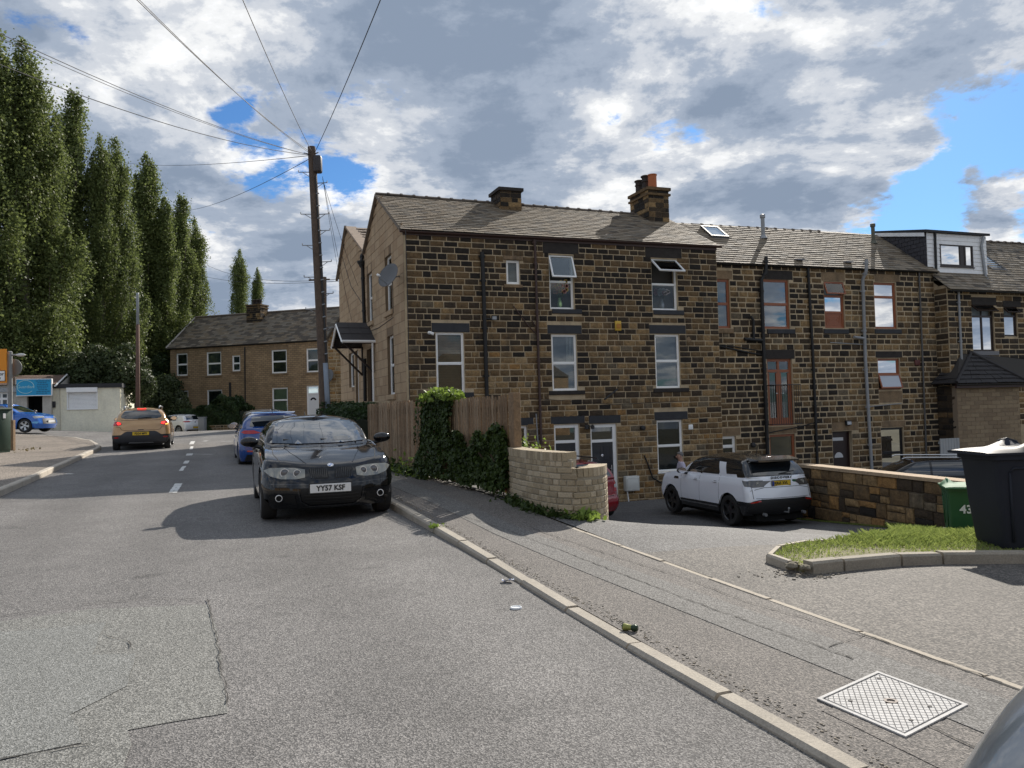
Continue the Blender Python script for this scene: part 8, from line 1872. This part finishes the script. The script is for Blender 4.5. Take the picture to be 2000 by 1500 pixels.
patch(c, 'rear_window', [(-.60, 1.06), (0, 1.04), (.60, 1.06), (.52, 1.31), (0, 1.335), (-.52, 1.31)], 'rear', CARGLASS, .005, .07)
patch(c, 'side_window', [(1.5, 1.0), (2.4, 1.02), (2.4, 1.34), (2.1, 1.33)], 'side', CARGLASS, .004, .09, mirror=True); patch(c, 'side_window', [(2.46, 1.02), (3.5, 1.07), (3.3, 1.29), (2.46, 1.34)], 'side', CARGLASS, .004, .09, mirror=True); patch(c, 'windscreen', [(-.62, 1.0), (.62, 1.0), (.5, 1.33), (-.5, 1.33)], 'front', CARGLASS, .005, .08)
patch(c, 'tail_light', [(.32, .895), (.5, .875), (.74, .88), (.80, .92), (.74, .965), (.5, .965)], 'rear', REDL, .006, .05, mirror=True); patch(c, 'rear_reflector', [(.46, .42), (.68, .43), (.67, .465), (.47, .46)], 'rear', REDL, .006, .05, mirror=True)
patch(c, 'lower_bumper', [(-.74, .20), (.74, .20), (.68, .36), (-.68, .36)], 'rear', BLK, .006, .08); plate(c, 0, .74, 'rear', '', True); seam(c, 'tailgate_gap', [(-.62, .60), (.62, .60)], 'rear', .005); seam(c, 'tailgate_gap', [(.62, .60), (.74, .82)], 'rear', .005, mirror=True)
for fx in (1.4, 2.43, 3.4): seam(c, 'door_gap', [(fx, .32), (fx+.02, .95)], 'side', .005, mirror=True)
mirrors(c, 1.55, 1.03, BLKG); handles(c, (2.25,), .92, BLU); antenna(c, 3.4, l_=.16)
h_, _ = hitf(c, 0, 1.39, 'rear')
mb = MB(); mb.hexa([(-4.31/2+.50, -.55, 1.385), (-4.31/2+.50, .55, 1.385), (-4.31/2+.30, .50, 1.375), (-4.31/2+.30, -.50, 1.375), (-4.31/2+.52, -.55, 1.425), (-4.31/2+.52, .55, 1.425), (-4.31/2+.30, .50, 1.395), (-4.31/2+.30, -.50, 1.395)]); mb.build('roof_spoiler', BLU, c.o, fix=True)

# --- silver people carrier further on
SP = dict(L=4.45, W=1.8, H=1.62, R=.31, fo=.9, wb=2.7, zb=.2, belt=[(0, .75), (.3, .86), (1.0, 1.0), (2.2, 1.02), (4.45, 1.05)], xf=[(0, .1), (.4, 0), (1, .14)], xr=[(0, 4.36), (.3, 4.44), (.7, 4.42), (1, 4.36)], cowl=(.95, 1.03), wtop=1.75, rbase=(4.33, 1.08), rtop=4.12, roof=[(1.6, 1.54), (2.2, 1.60), (3.2, 1.62), (4.2, 1.55)], wg=.9, wr=.74, br=.1, crx=.2, cry=.2, rim='ten', rimmat=ALLOY)
sv = Vector(xy(29.6, 1.95)); SIL = paint('warm silver paint', (.30, .29, .27), .3, .5); c = car('parked_people_carrier', 'silver people carrier parked beyond the blue hatchback', SP, (sv.x, sv.y, .30), Vector(DRV), SIL)
patch(c, 'rear_window', [(-.62, 1.12), (.62, 1.12), (.56, 1.48), (-.56, 1.48)], 'rear', CARGLASS, .005, .08); patch(c, 'tail_light', [(.66, .86), (.82, .86), (.80, 1.12), (.72, 1.12)], 'rear', REDL, .006, .05, mirror=True); patch(c, 'side_window', [(1.5, 1.08), (4.0, 1.12), (3.9, 1.44), (2.0, 1.48)], 'side', CARGLASS, .004, .12, mirror=True); mirrors(c, 1.4, 1.08, SIL); plate(c, 0, .82, 'rear', '', True)

# --- copper coloured crossover driving away
SP = dict(L=4.10, W=1.85, H=1.50, R=.335, fo=.82, wb=2.60, zb=.24, clad=.42, belt=[(0, .78), (.3, .90), (1.0, .99), (2.2, 1.0), (3.4, 1.06), (4.10, 1.04)], xf=[(0, .08), (.4, 0), (1, .12)], xr=[(0, 3.98), (.15, 4.06), (.35, 4.10), (.6, 4.06), (.8, 4.02), (1, 3.93)], wid=[(0, .97), (.2, 1.0), (.5, 1.0), (.75, .985), (.9, .95), (1, .90)],
          cowl=(.98, 1.02), wtop=1.75, rbase=(3.86, 1.08), rtop=3.52, roof=[(1.6, 1.43), (2.2, 1.485), (2.8, 1.50), (3.3, 1.48), (3.6, 1.44)], wg=.85, wr=.66, br=.10, crx=.24, cry=.24, rim='five', rimmat=ALLOY)
dc_ = Vector((-12.75, 27.2)); hd = Vector(DRV).normalized(); cp_ = dc_+hd*2.05; COP = paint('copper brown paint', (.50, .30, .13), .3, .25)
c = car('crossover_car', 'copper brown crossover driving away with its brake lights on', SP, (cp_.x, cp_.y, gz(*dc_)-.02), hd, COP)
patch(c, 'rear_window', [(-.62, 1.13), (-.5, 1.095), (0, 1.085), (.5, 1.095), (.62, 1.13), (.645, 1.19), (.52, 1.375), (0, 1.40), (-.52, 1.375), (-.645, 1.19)], 'rear', CARGLASS, .006, .06)
patch(c, 'tail_light', [(.60, .90), (.72, .86), (.86, .87), (.885, .93), (.86, 1.0), (.74, 1.01), (.62, .97)], 'rear', REDL, .007, .04, mirror=True); patch(c, 'brake_glow', [(.62, .915), (.71, .885), (.76, .95), (.73, .985), (.64, .96)], 'rear', REDG, .011, .04, mirror=True)
patch(c, 'reversing_indicator', [(-.85, .875), (-.76, .865), (-.76, .90), (-.84, .91)], 'rear', AMB, .014, .04)
patch(c, 'lower_bumper', [(-.90, .30), (.90, .30), (.90, .50), (.66, .52), (.50, .64), (.42, .665), (-.42, .665), (-.50, .64), (-.66, .52), (-.90, .50)], 'rear', M('grey black plastic', (.035, .037, .043), .55), .008, .06); plate(c, 0, .585, 'rear', 'FD24 MPV', True)
patch(c, 'skid_plate', [(-.40, .262), (.40, .262), (.36, .30), (-.36, .29)], 'rear', ALLOY, .012, .06); patch(c, 'rear_reflector', [(.70, .44), (.83, .44), (.83, .48), (.70, .48)], 'rear', REDL, .012, .05, mirror=True)
seam(c, 'tailgate_gap', [(-.80, .83), (-.66, .815), (-.60, .72), (-.52, .70), (.52, .70), (.60, .72), (.66, .815), (.80, .83)], 'rear', .006); seam(c, 'tailgate_crease_shade', [(-.62, 1.045), (.62, 1.045)], 'rear', .008, M('shadow copper', (.20, .10, .04), .4), off=.004)  # shade along the tailgate crease painted as a darker copper strip
patch(c, 'tailgate_handle', [(-.09, .70), (.09, .70), (.09, .725), (-.09, .725)], 'rear', BLK, .012, .05); patch(c, 'high_brake_light', [(-.14, 1.425), (.14, 1.425), (.13, 1.447), (-.13, 1.447)], 'rear', REDG, .02, .04)
patch(c, 'side_window', [(1.4, 1.05), (2.35, 1.06), (2.35, 1.38), (1.95, 1.37)], 'side', CARGLASS, .004, .09, mirror=True); patch(c, 'side_window', [(2.41, 1.06), (3.35, 1.10), (3.15, 1.33), (2.41, 1.38)], 'side', CARGLASS, .004, .09, mirror=True); mirrors(c, 1.42, 1.06, BLKG)
h_, _ = hitf(c, .1, 1.13, 'rear'); mb = MB(); mb.tube([h_+Vector((-.03, 0, -.02)), h_+Vector((-.02, -.42, .02))], .012, 5); mb.build('wiper', BLK, c.o)
for s in (1, -1): mb = MB(); mb.tube([(.45, s*.56, 1.45), (.40, s*.57, 1.52), (-1.2, s*.56, 1.53), (-1.32, s*.55, 1.43)], .025, 8); mb.build('roof_rail', M('grey rail', (.22, .24, .26), .35, .5), c.o, smooth=True)
antenna(c, 3.3, l_=.2); seam(c, 'door_gap', [(2.38, .45), (2.40, 1.0)], 'side', .005, mirror=True)

# --- white three door hatchback
SP = dict(L=4.26, W=1.79, H=1.47, R=.325, fo=.86, wb=2.63, zb=.2, belt=[(0, .72), (.3, .84), (1.1, .95), (2.2, .97), (3.5, 1.0), (4.26, .98)], xf=[(0, .1), (.4, 0), (1, .14)], xr=[(0, 4.16), (.25, 4.25), (.6, 4.24), (1, 4.10)], cowl=(1.1, .98), wtop=1.95, rbase=(4.05, 1.02), rtop=3.72, roof=[(1.8, 1.41), (2.4, 1.465), (3.0, 1.465), (3.8, 1.40)], wg=.89, wr=.72, rim='multi', rimmat=ALLOY)
WPT = paint('white car paint', (.88, .88, .88), .25); g = at(376, 845, 56.3); hd = Vector((-.90, .43)).normalized(); cp_ = Vector((g.x, 56.3))+hd*1.75
c = car('parked_hatchback', 'white three door hatchback beyond the junction before the dark hedge', SP, (cp_.x, cp_.y, at(360, 848.5, 57).z), hd, WPT)
patch(c, 'side_window', [(1.55, 1.0), (3.18, 1.02), (3.16, 1.35), (2.1, 1.36)], 'side', CARGLASS, .005, .1, mirror=True); patch(c, 'rear_window', [(-.60, 1.05), (.60, 1.05), (.52, 1.34), (-.52, 1.34)], 'rear', CARGLASS, .006, .08); patch(c, 'tail_light', [(.42, .88), (.78, .86), (.86, .94), (.5, .98)], 'rear', REDL, .008, .05, mirror=True); patch(c, 'tail_light_side', [(3.86, .90), (4.1, .86), (4.12, .96), (4.0, .97)], 'side', REDL, .006, .05, mirror=True)
patch(c, 'lower_bumper', [(-.78, .20), (.78, .20), (.7, .36), (-.7, .36)], 'rear', BLK, .008, .08); plate(c, 0, .50, 'rear', '', True); mirrors(c, 1.6, 1.02, WPT); seam(c, 'door_gap', [(2.75, .3), (2.8, .98)], 'side', .006, mirror=True); handles(c, (2.6,), .86, WPT); patch(c, 'windscreen', [(-.62, 1.0), (.62, 1.0), (.5, 1.34), (-.5, 1.34)], 'front', CARGLASS, .005, .1)
h_, _ = hitf(c, 0, .87, 'rear'); mb = MB(); mb.lathe([(0, .01), (.05, .01), (.05, 0)], h_, axis=(-1, 0, 0), n=16); mb.build('badge', BLK, c.o)

# --- blue supermini in profile on the left
SP = dict(L=4.05, W=1.74, H=1.43, R=.33, fo=.84, wb=2.54, zb=.19, belt=[(0, .70), (.25, .80), (1.0, .92), (2.2, .95), (3.4, 1.0), (4.05, .98)], xf=[(0, .08), (.4, 0), (1, .14)], xr=[(0, 3.95), (.4, 4.05), (1, 3.9)], cowl=(1.02, .95), wtop=1.85, rbase=(3.85, 1.02), rtop=3.5, roof=[(1.7, 1.37), (2.2, 1.42), (2.8, 1.42), (3.6, 1.33)], wg=.89, wr=.70, rim='double', rimmat=ALLOY)
pn = at(103, 830, 38.8); BLU2 = paint('bright blue paint', (.010, .13, .52), .22); c = car('blue_supermini', 'bright blue supermini in profile at the left edge before the shops', SP, (pn.x-2.02, 38.8, at(60, 844.5, 38.5).z), (1, -.02), BLU2)
patch(c, 'side_window', [(1.35, .99), (2.3, 1.0), (2.3, 1.33), (1.95, 1.32)], 'side', CARGLASS, .005, .09, mirror=True); patch(c, 'side_window', [(2.36, 1.0), (3.2, 1.03), (3.1, 1.28), (2.36, 1.33)], 'side', CARGLASS, .005, .09, mirror=True); patch(c, 'windscreen', [(-.62, .98), (.62, .98), (.5, 1.31), (-.5, 1.31)], 'front', CARGLASS, .005, .08)
patch(c, 'headlight', [(.16, .70), (.36, .66), (.46, .76), (.36, .79), (.20, .77)], 'side', CLRL, .006, .04, mirror=True); patch(c, 'daytime_light', [(.18, .50), (.26, .42), (.60, .46), (.58, .50), (.3, .52)], 'side', M('pale blue reflection lens', (.15, .45, .75), .2), .006, .05, mirror=True)  # pale blue reflection painted into the lower lens colour
patch(c, 'grille', [(-.55, .40), (.55, .40), (.5, .66), (-.5, .66)], 'front', BLK, .006, .07); plate(c, 0, .52, 'front', ''); mirrors(c, 1.45, 1.0, BLK); seam(c, 'door_gap', [(1.3, .3), (1.32, .94)], 'side', .006, mirror=True); handles(c, (2.15,), .88, BLU2)

# --- white four wheel drive in the yard
SP = dict(L=4.60, W=1.89, H=1.72, R=.375, fo=.88, wb=2.74, zb=.30, clad=.50, blackroof=True, belt=[(0, .92), (.25, 1.03), (.6, 1.10), (1.1, 1.14), (2.2, 1.16), (3.4, 1.17), (4.6, 1.18)], xf=[(0, .12), (.4, 0), (1, .12)], xr=[(0, 4.42), (.12, 4.56), (.35, 4.60), (.6, 4.56), (1, 4.46)], wid=[(0, .95), (.2, .985), (.4, 1.0), (.65, .995), (.85, .98), (1, .93)], cowl=(1.12, 1.17), wtop=1.95, rbase=(4.40, 1.22), rtop=4.02, roof=[(1.8, 1.63), (2.3, 1.70), (3.0, 1.715), (4.1, 1.66)], wg=.90, wr=.745, br=.10, crx=.22, cry=.24, rim='five', rimmat=BRIM, mat2=BLKG, ks=.05)
WP2 = paint('white suv paint', (.86, .88, .93), .22)
rl = at(1430, 1020, 19.6); fl_w = at(1306, 1002, 22.5)
ax_r = Vector((rl.x, rl.y)); ax_f = Vector((fl_w.x, fl_w.y)); hd = (ax_f-ax_r).normalized(); nrm_ = Vector((hd.y, -hd.x)); mid_r = ax_r+nrm_*(.945-.10); cp_ = mid_r+hd*(4.6/2-.98)
zg_ = -1.32
c = car('parked_suv', 'white four wheel drive with black roof parked in the sunken yard', SP, (cp_.x, cp_.y, zg_), hd, WP2); disco = c; ang_d = math.atan2(hd.y, hd.x)
patch(c, 'rear_window', [(-.70, 1.25), (0, 1.235), (.70, 1.25), (.62, 1.55), (0, 1.575), (-.62, 1.55)], 'rear', CARGLASS, .007, .06)
for poly_ in ([(1.62, 1.20), (2.30, 1.21), (2.28, 1.58), (2.05, 1.57), (1.85, 1.47)], [(2.36, 1.21), (3.12, 1.22), (3.16, 1.27), (3.04, 1.575), (2.36, 1.585)], [(3.46, 1.25), (4.12, 1.27), (4.02, 1.50), (3.90, 1.555), (3.34, 1.57)]): patch(c, 'side_window', poly_, 'side', CARGLASS, .006, .08, mirror=True)
patch(c, 'window_pillar', [(2.29, 1.19), (2.37, 1.19), (2.37, 1.60), (2.27, 1.60)], 'side', BLKG, .003, .08, mirror=True)
patch(c, 'windscreen', [(-.70, 1.21), (.70, 1.21), (.58, 1.58), (-.58, 1.58)], 'front', CARGLASS, .006, .08)
patch(c, 'tail_light', [(.50, .985), (.50, 1.135), (.80, 1.14), (.89, 1.10), (.88, 1.02), (.80, .975)], 'rear', SMK, .008, .05, mirror=True); patch(c, 'tail_light_side', [(4.14, 1.13), (4.46, 1.12), (4.46, .985), (4.28, 1.0)], 'side', SMK, .007, .05, mirror=True)
for s in (1, -1):
    h, n = hitf(c, s*.63, 1.06, 'rear'); mb = MB(); mb.lathe([(.055, 0), (.055, .014), (.042, .014), (.04, .004), (0, .01)], h, axis=(-1, 0, 0), n=20); mb.build('lamp_ring', CLRL, c.o, smooth=True, angle=40)
LB = [(-.93, .36), (.93, .36), (.93, .58), (.82, .66), (.60, .70), (-.60, .70), (-.82, .66), (-.93, .58)]
patch(c, 'lower_bumper', LB, 'rear', BLK, .009, .07); patch(c, 'rear_reflector', [(.62, .645), (.86, .61), (.86, .64), (.64, .675)], 'rear', REDL, .014, .05, mirror=True)
plate(c, .04, 1.06, 'rear', 'KR65 XVL', True, band=True)
tm = text_mb('DISCOVERY', .078, .006, .004, 1.35, 1.15); h, n = hitf(c, 0, 1.185, 'rear'); mt = Matrix(((0, 0, -1, h.x-.012), (-1, 0, 0, 0), (0, 1, 0, 1.185), (0, 0, 0, 1))); tm.xform(mt); tm.build('lettering', M('dark chrome letters', (.06, .06, .06), .3, .6), c.o)
h, n = hitf(c, -.36, 1.10, 'rear'); mb = MB(); mb.lathe([(0, .012), (1, .010), (1, 0)], (0, 0, 0), n=20); mb.v = [(h.x-.004-v[2], h.y+v[0]*.055, h.z+v[1]*.03) for v in mb.v]; mb.build('badge', M('green badge', (.03, .12, .06), .3), c.o, fix=True)
seam(c, 'tailgate_gap', [(.80, .72), (.80, .975)], 'rear', .006, mirror=True); seam(c, 'tailgate_gap', [(-.80, .72), (.80, .72)], 'rear', .005); seam(c, 'bumper_line', [(-.84, .90), (-.5, .97), (.5, .97), (.84, .90)], 'rear', .005)
for fx, z1_ in ((1.42, 1.12), (2.33, 1.15), (3.22, 1.2)): seam(c, 'door_gap', [(fx, .50), (fx, z1_)], 'side', .004, mirror=True)
seam(c, 'sill_chrome', [(1.35, .42), (3.15, .42)], 'side', .014, M('silver sill strip', (.35, .35, .36), .3, .7), mirror=True, off=.012)
handles(c, (2.16, 3.06), 1.03, WP2); mirrors(c, 1.66, 1.20, BLKG, size=1.15); patch(c, 'side_vent', [(1.05, .98), (1.30, .98), (1.27, 1.04), (1.08, 1.04)], 'side', BLKG, .008, .05, mirror=True)
mb = MB(); x0 = -4.6/2+.50; mb.hexa([(x0, -.62, 1.575), (x0, .62, 1.575), (x0-.30, .58, 1.565), (x0-.30, -.58, 1.565), (x0+.15, -.62, 1.67), (x0+.15, .62, 1.67), (x0-.30, .58, 1.61), (x0-.30, -.58, 1.61)]); mb.build('roof_spoiler', BLKG, c.o, fix=True)
h_, _ = hitf(c, 0, 1.27, 'rear'); mb = MB(); mb.tube([h_+Vector((-.02, .0, 0)), h_+Vector((-.02, -.42, .06))], .013, 5); mb.build('wiper', BLK, c.o); antenna(c, 3.5, l_=.26)
for s in (1, -1): mb = MB(); mb.tube([(-4.6/2+.12, s*.55, .34), (-4.6/2+.02, s*.55, .34)], .04, 10); mb.build('exhaust', STEEL, c.o)
mb = MB(); mb.tube([(-4.6/2+.1, 0, .38), (-4.6/2-.08, 0, .38), (-4.6/2-.10, 0, .46)], .02, 8); mb.ell((-4.6/2-.10, 0, .47), .03, .03, .03, 10, 6); mb.build('tow_bar', STEEL, c.o)

# --- red hatchback behind the curved wall
SP = dict(L=4.1, W=1.70, H=1.52, R=.31, fo=.82, wb=2.55, zb=.2, belt=[(0, .74), (.3, .86), (1.0, .97), (2.2, .99), (4.1, 1.02)], xf=[(0, .1), (.4, 0), (1, .14)], xr=[(0, 4.02), (.2, 4.10), (.4, 4.09), (.5, 4.02), (1, 3.96)], cowl=(1.0, 1.0), wtop=1.75, rbase=(3.90, 1.06), rtop=3.58, roof=[(1.6, 1.45), (2.4, 1.52), (3.0, 1.515), (3.7, 1.45)], wg=.90, wr=.72, br=.12, crx=.22, cry=.24, rim='five', rimmat=ALLOY)
REDP = paint('red car paint', (.26, .012, .018), .25); rcn = at(1211, 960, 20.6); hd = Vector((-.43, .90)).normalized(); side_ = Vector((hd.y, -hd.x)); cp_ = rcn.xy+hd*1.9-side_*.80
c = car('parked_hatchback', 'red hatchback parked behind the curved brick wall, rear light showing', SP, (cp_.x, cp_.y, -1.22), hd, REDP)
patch(c, 'rear_window', [(-.62, 1.09), (.62, 1.09), (.55, 1.42), (-.55, 1.42)], 'rear', CARGLASS, .006, .07); patch(c, 'tail_light', [(.66, .70), (.80, .70), (.80, 1.02), (.70, 1.05)], 'rear', REDL, .008, .05, mirror=True); patch(c, 'lamp_insert', [(.68, .80), (.79, .80), (.79, .88), (.68, .88)], 'rear', CLRL, .012, .05, mirror=True)
patch(c, 'side_window', [(1.5, 1.03), (2.35, 1.04), (2.35, 1.40), (2.0, 1.39)], 'side', CARGLASS, .005, .09, mirror=True); patch(c, 'side_window', [(2.41, 1.04), (3.5, 1.08), (3.3, 1.36), (2.41, 1.40)], 'side', CARGLASS, .005, .09, mirror=True); seam(c, 'bumper_gap', [(-.78, .60), (.78, .60)], 'rear', .008); plate(c, 0, .78, 'rear', '', True)
for s in (1, -1): mb = MB(); mb.tube([(.3, s*.58, 1.52), (.2, s*.58, 1.55), (-1.2, s*.57, 1.54), (-1.3, s*.56, 1.46)], .018, 6); mb.build('roof_rail', BLK, c.o)
antenna(c, 3.3, l_=.15)

# --- black estate behind the stone wall
SP = dict(L=4.65, W=1.85, H=1.60, R=.34, fo=.9, wb=2.75, zb=.2, belt=[(0, .8), (.3, .92), (1.1, 1.04), (2.2, 1.06), (4.65, 1.08)], xf=[(0, .1), (.4, 0), (1, .14)], xr=[(0, 4.55), (.3, 4.64), (1, 4.5)], cowl=(1.15, 1.06), wtop=2.0, rbase=(4.45, 1.12), rtop=4.0, roof=[(1.9, 1.53), (2.5, 1.60), (3.2, 1.60), (4.1, 1.54)], wg=.89, wr=.71, rim='five', rimmat=ALLOY)
bk_ = at(1805, 900, 23.0); c = car('parked_estate_car', 'black estate car behind the stone yard wall, only its roof and windows showing', SP, (bk_.x-.1, 23.3, at(1800, 893, 23).z-1.60), (-.97, .22), BK)
patch(c, 'side_window', [(1.6, 1.10), (2.5, 1.11), (2.5, 1.48), (2.2, 1.47)], 'side', CARGLASS, .005, .09, mirror=True); patch(c, 'side_window', [(2.56, 1.11), (3.4, 1.12), (3.4, 1.48), (2.56, 1.48)], 'side', CARGLASS, .005, .09, mirror=True); patch(c, 'side_window', [(3.46, 1.13), (4.15, 1.17), (3.9, 1.42), (3.46, 1.47)], 'side', CARGLASS, .005, .09, mirror=True); patch(c, 'rear_window', [(-.6, 1.16), (.6, 1.16), (.55, 1.47), (-.55, 1.47)], 'rear', CARGLASS, .006, .08)
for s in (1, -1): mb = MB(); mb.tube([(.5, s*.60, 1.58), (.4, s*.62, 1.62), (-1.4, s*.61, 1.60), (-1.6, s*.60, 1.53)], .02, 6); mb.build('roof_rail', ALLOY, c.o)
mirrors(c, 1.6, 1.1, BK)

# --- silver car beside the viewer: only a rear pillar enters the frame
SP = dict(L=4.2, W=1.72, H=1.47, R=.31, fo=.85, wb=2.6, zb=.2, belt=[(0, .72), (.3, .84), (1.1, .95), (2.2, .97), (4.2, 1.0)], xf=[(0, .1), (.4, 0), (1, .14)], xr=[(0, 4.1), (.3, 4.19), (.7, 4.17), (1, 4.12)], cowl=(1.1, .98), wtop=1.95, rbase=(4.08, 1.02), rtop=3.86, roof=[(1.8, 1.41), (2.4, 1.465), (3.0, 1.465), (3.9, 1.40)], wg=.90, wr=.72, rim='multi', rimmat=ALLOY)
SV2 = paint('grey silver paint', (.30, .32, .34), .3, .5); sc_b, sc_a = 1.865, 1.19; pr = Vector(xy(sc_a, sc_b)); hd = Vector((-V[0], -V[1])); cp_ = pr+hd*2.1
c = car('parked_silver_car', 'silver car at the bottom right corner, only a sliver of its rear pillar in view', SP, (cp_.x, cp_.y), hd, SV2); silver = c
patch(c, 'rear_window', [(-.56, 1.05), (.56, 1.05), (.50, 1.36), (-.50, 1.36)], 'rear', CARGLASS, .006, .07); patch(c, 'side_window', [(1.6, 1.0), (3.6, 1.03), (3.5, 1.35), (2.1, 1.36)], 'side', CARGLASS, .005, .09, mirror=True); patch(c, 'tail_light', [(.60, .80), (.80, .80), (.80, .98), (.62, .98)], 'rear', REDL, .008, .05, mirror=True)

# ================================================================== the man behind the white car
def person(loc, face, label):
    o = thing('person', loc, label, 'person', rz=face); zs = 1.0
    J = {'pel': (0, 0, .95, .155, .12), 'sp1': (.01, 0, 1.12, .14, .11), 'ch': (.02, 0, 1.32, .19, .15), 'nk': (.02, 0, 1.47, .065, .065), 'hd0': (.04, 0, 1.56, .075, .08), 'hd': (.06, 0, 1.64, .095, .088), 'hd2': (.05, 0, 1.71, .085, .08),
         'ls': (0, .18, 1.40, .062, .062), 'le': (.03, .25, 1.14, .045, .045), 'lw': (.24, .16, 1.10, .028, .032), 'lh': (.32, .12, 1.13, .035, .02), 'rs': (0, -.18, 1.40, .062, .062), 're': (.03, -.25, 1.14, .045, .045), 'rw': (.25, -.16, 1.12, .028, .032), 'rh': (.33, -.12, 1.15, .035, .02),
         'lhp': (0, .09, .90, .10, .10), 'lk': (.03, .10, .50, .065, .065), 'la': (-.02, .10, .10, .045, .045), 'lt': (.13, .11, .04, .04, .03), 'rhp': (0, -.09, .90, .10, .10), 'rk': (.0, -.10, .50, .065, .065), 'ra': (-.05, -.10, .10, .045, .045), 'rt': (.10, -.11, .04, .04, .03)}
    E = [('pel', 'sp1'), ('sp1', 'ch'), ('ch', 'nk'), ('nk', 'hd0'), ('hd0', 'hd'), ('hd', 'hd2'), ('ch', 'ls'), ('ls', 'le'), ('le', 'lw'), ('lw', 'lh'), ('ch', 'rs'), ('rs', 're'), ('re', 'rw'), ('rw', 'rh'), ('pel', 'lhp'), ('lhp', 'lk'), ('lk', 'la'), ('la', 'lt'), ('pel', 'rhp'), ('rhp', 'rk'), ('rk', 'ra'), ('ra', 'rt')]
    for s, h in ((1, 'lh'), (-1, 'rh')):
        hx, hy, hz = J[h][:3]
        for k in range(4):
            a, b = 'f%s%d' % (h, k), 'g%s%d' % (h, k); yy = hy+s*(-.03+.02*k); ln = (.055, .062, .058, .045)[k]; J[a] = (hx+ln*.55, yy, hz-.008, .009, .009); J[b] = (hx+ln, yy-s*.004, hz-.035, .008, .008); E += [(h, a), (a, b)]
        a, b = 't'+h, 'u'+h; J[a] = (hx+.01, hy-s*.045, hz+.01, .011, .011); J[b] = (hx+.045, hy-s*.055, hz+.012, .009, .009); E += [(h, a), (a, b)]
    names = list(J); idx = {n: i for i, n in enumerate(names)}; me = bpy.data.meshes.new('body'); me.from_pydata([J[n][:3] for n in names], [(idx[a], idx[b]) for a, b in E], []); ob = bpy.data.objects.new('body', me); COL.objects.link(ob)
    sk = ob.modifiers.new('skin', 'SKIN'); 
    for i, n in enumerate(names): me.skin_vertices[0].data[i].radius = J[n][3:5]
    me.skin_vertices[0].data[0].use_root = True; sub = ob.modifiers.new('sub', 'SUBSURF'); sub.levels = 2; sub.render_levels = 2
    dg = bpy.context.evaluated_depsgraph_get(); dg.update(); m2 = bpy.data.meshes.new_from_object(ob.evaluated_get(dg)); bpy.data.objects.remove(ob)
    skin = M('skin', (.42, .24, .17), .5); shirt = M('pale lilac shirt', (.52, .48, .58), .8, var=.08, scale=12); tr = M('dark trousers', (.03, .032, .04), .8); sho = M('shoes', (.015, .013, .012), .5); m2.materials.clear()
    for m_ in (skin, shirt, tr, sho): m2.materials.append(m_)
    for p in m2.polygons:
        x, y, z = p.center; p.use_smooth = True
        p.material_index = 3 if z < .09 else (2 if z < .97 and x < .15 and abs(y) < .24 else (0 if (z > 1.475 or (x > .20 and z > 1.0)) else 1))
    b = bpy.data.objects.new('body', m2); COL.objects.link(b); b.parent = o
    hr = MB(); hr.ell((.035, 0, 1.69), .105, .092, .09, 16, 10); hr.v = [(v[0] if v[2] > 1.70 else min(v[0], .06), v[1], max(v[2], 1.60)) for v in hr.v]; hr.build('hair', M('grey hair', (.16, .15, .145), .8, var=.3, scale=60), o, smooth=True)
    for s in (1, -1):
        e = MB(); e.ell((.045, s*.088, 1.635), .02, .012, .03, 8, 6); e.build('ear', skin, o, smooth=True); e = MB(); e.ell((.142, s*.032, 1.655), .008, .012, .007, 8, 6); e.build('eye', M('eye', (.03, .02, .02), .2), o, smooth=True)
    n = MB(); n.ell((.158, 0, 1.625), .018, .012, .024, 8, 6); n.build('nose', skin, o, smooth=True); n = MB(); n.ell((.140, 0, 1.585), .008, .022, .005, 8, 6); n.build('mouth', M('lips', (.3, .12, .1), .5), o, smooth=True)
    cl = MB(); cl.lathe([(.075, 1.44), (.078, 1.485), (.070, 1.48), (.068, 1.44)], (.02, 0, 0), n=16); cl.build('collar', shirt, o, smooth=True)
    return o
pm_ = at(1331, 905, 23.9); top_m = at(1327, 882, 23.9); person((pm_.x, pm_.y, top_m.z-1.775), R_(190), 'grey haired man in a pale lilac shirt standing behind the bonnet of the white car')
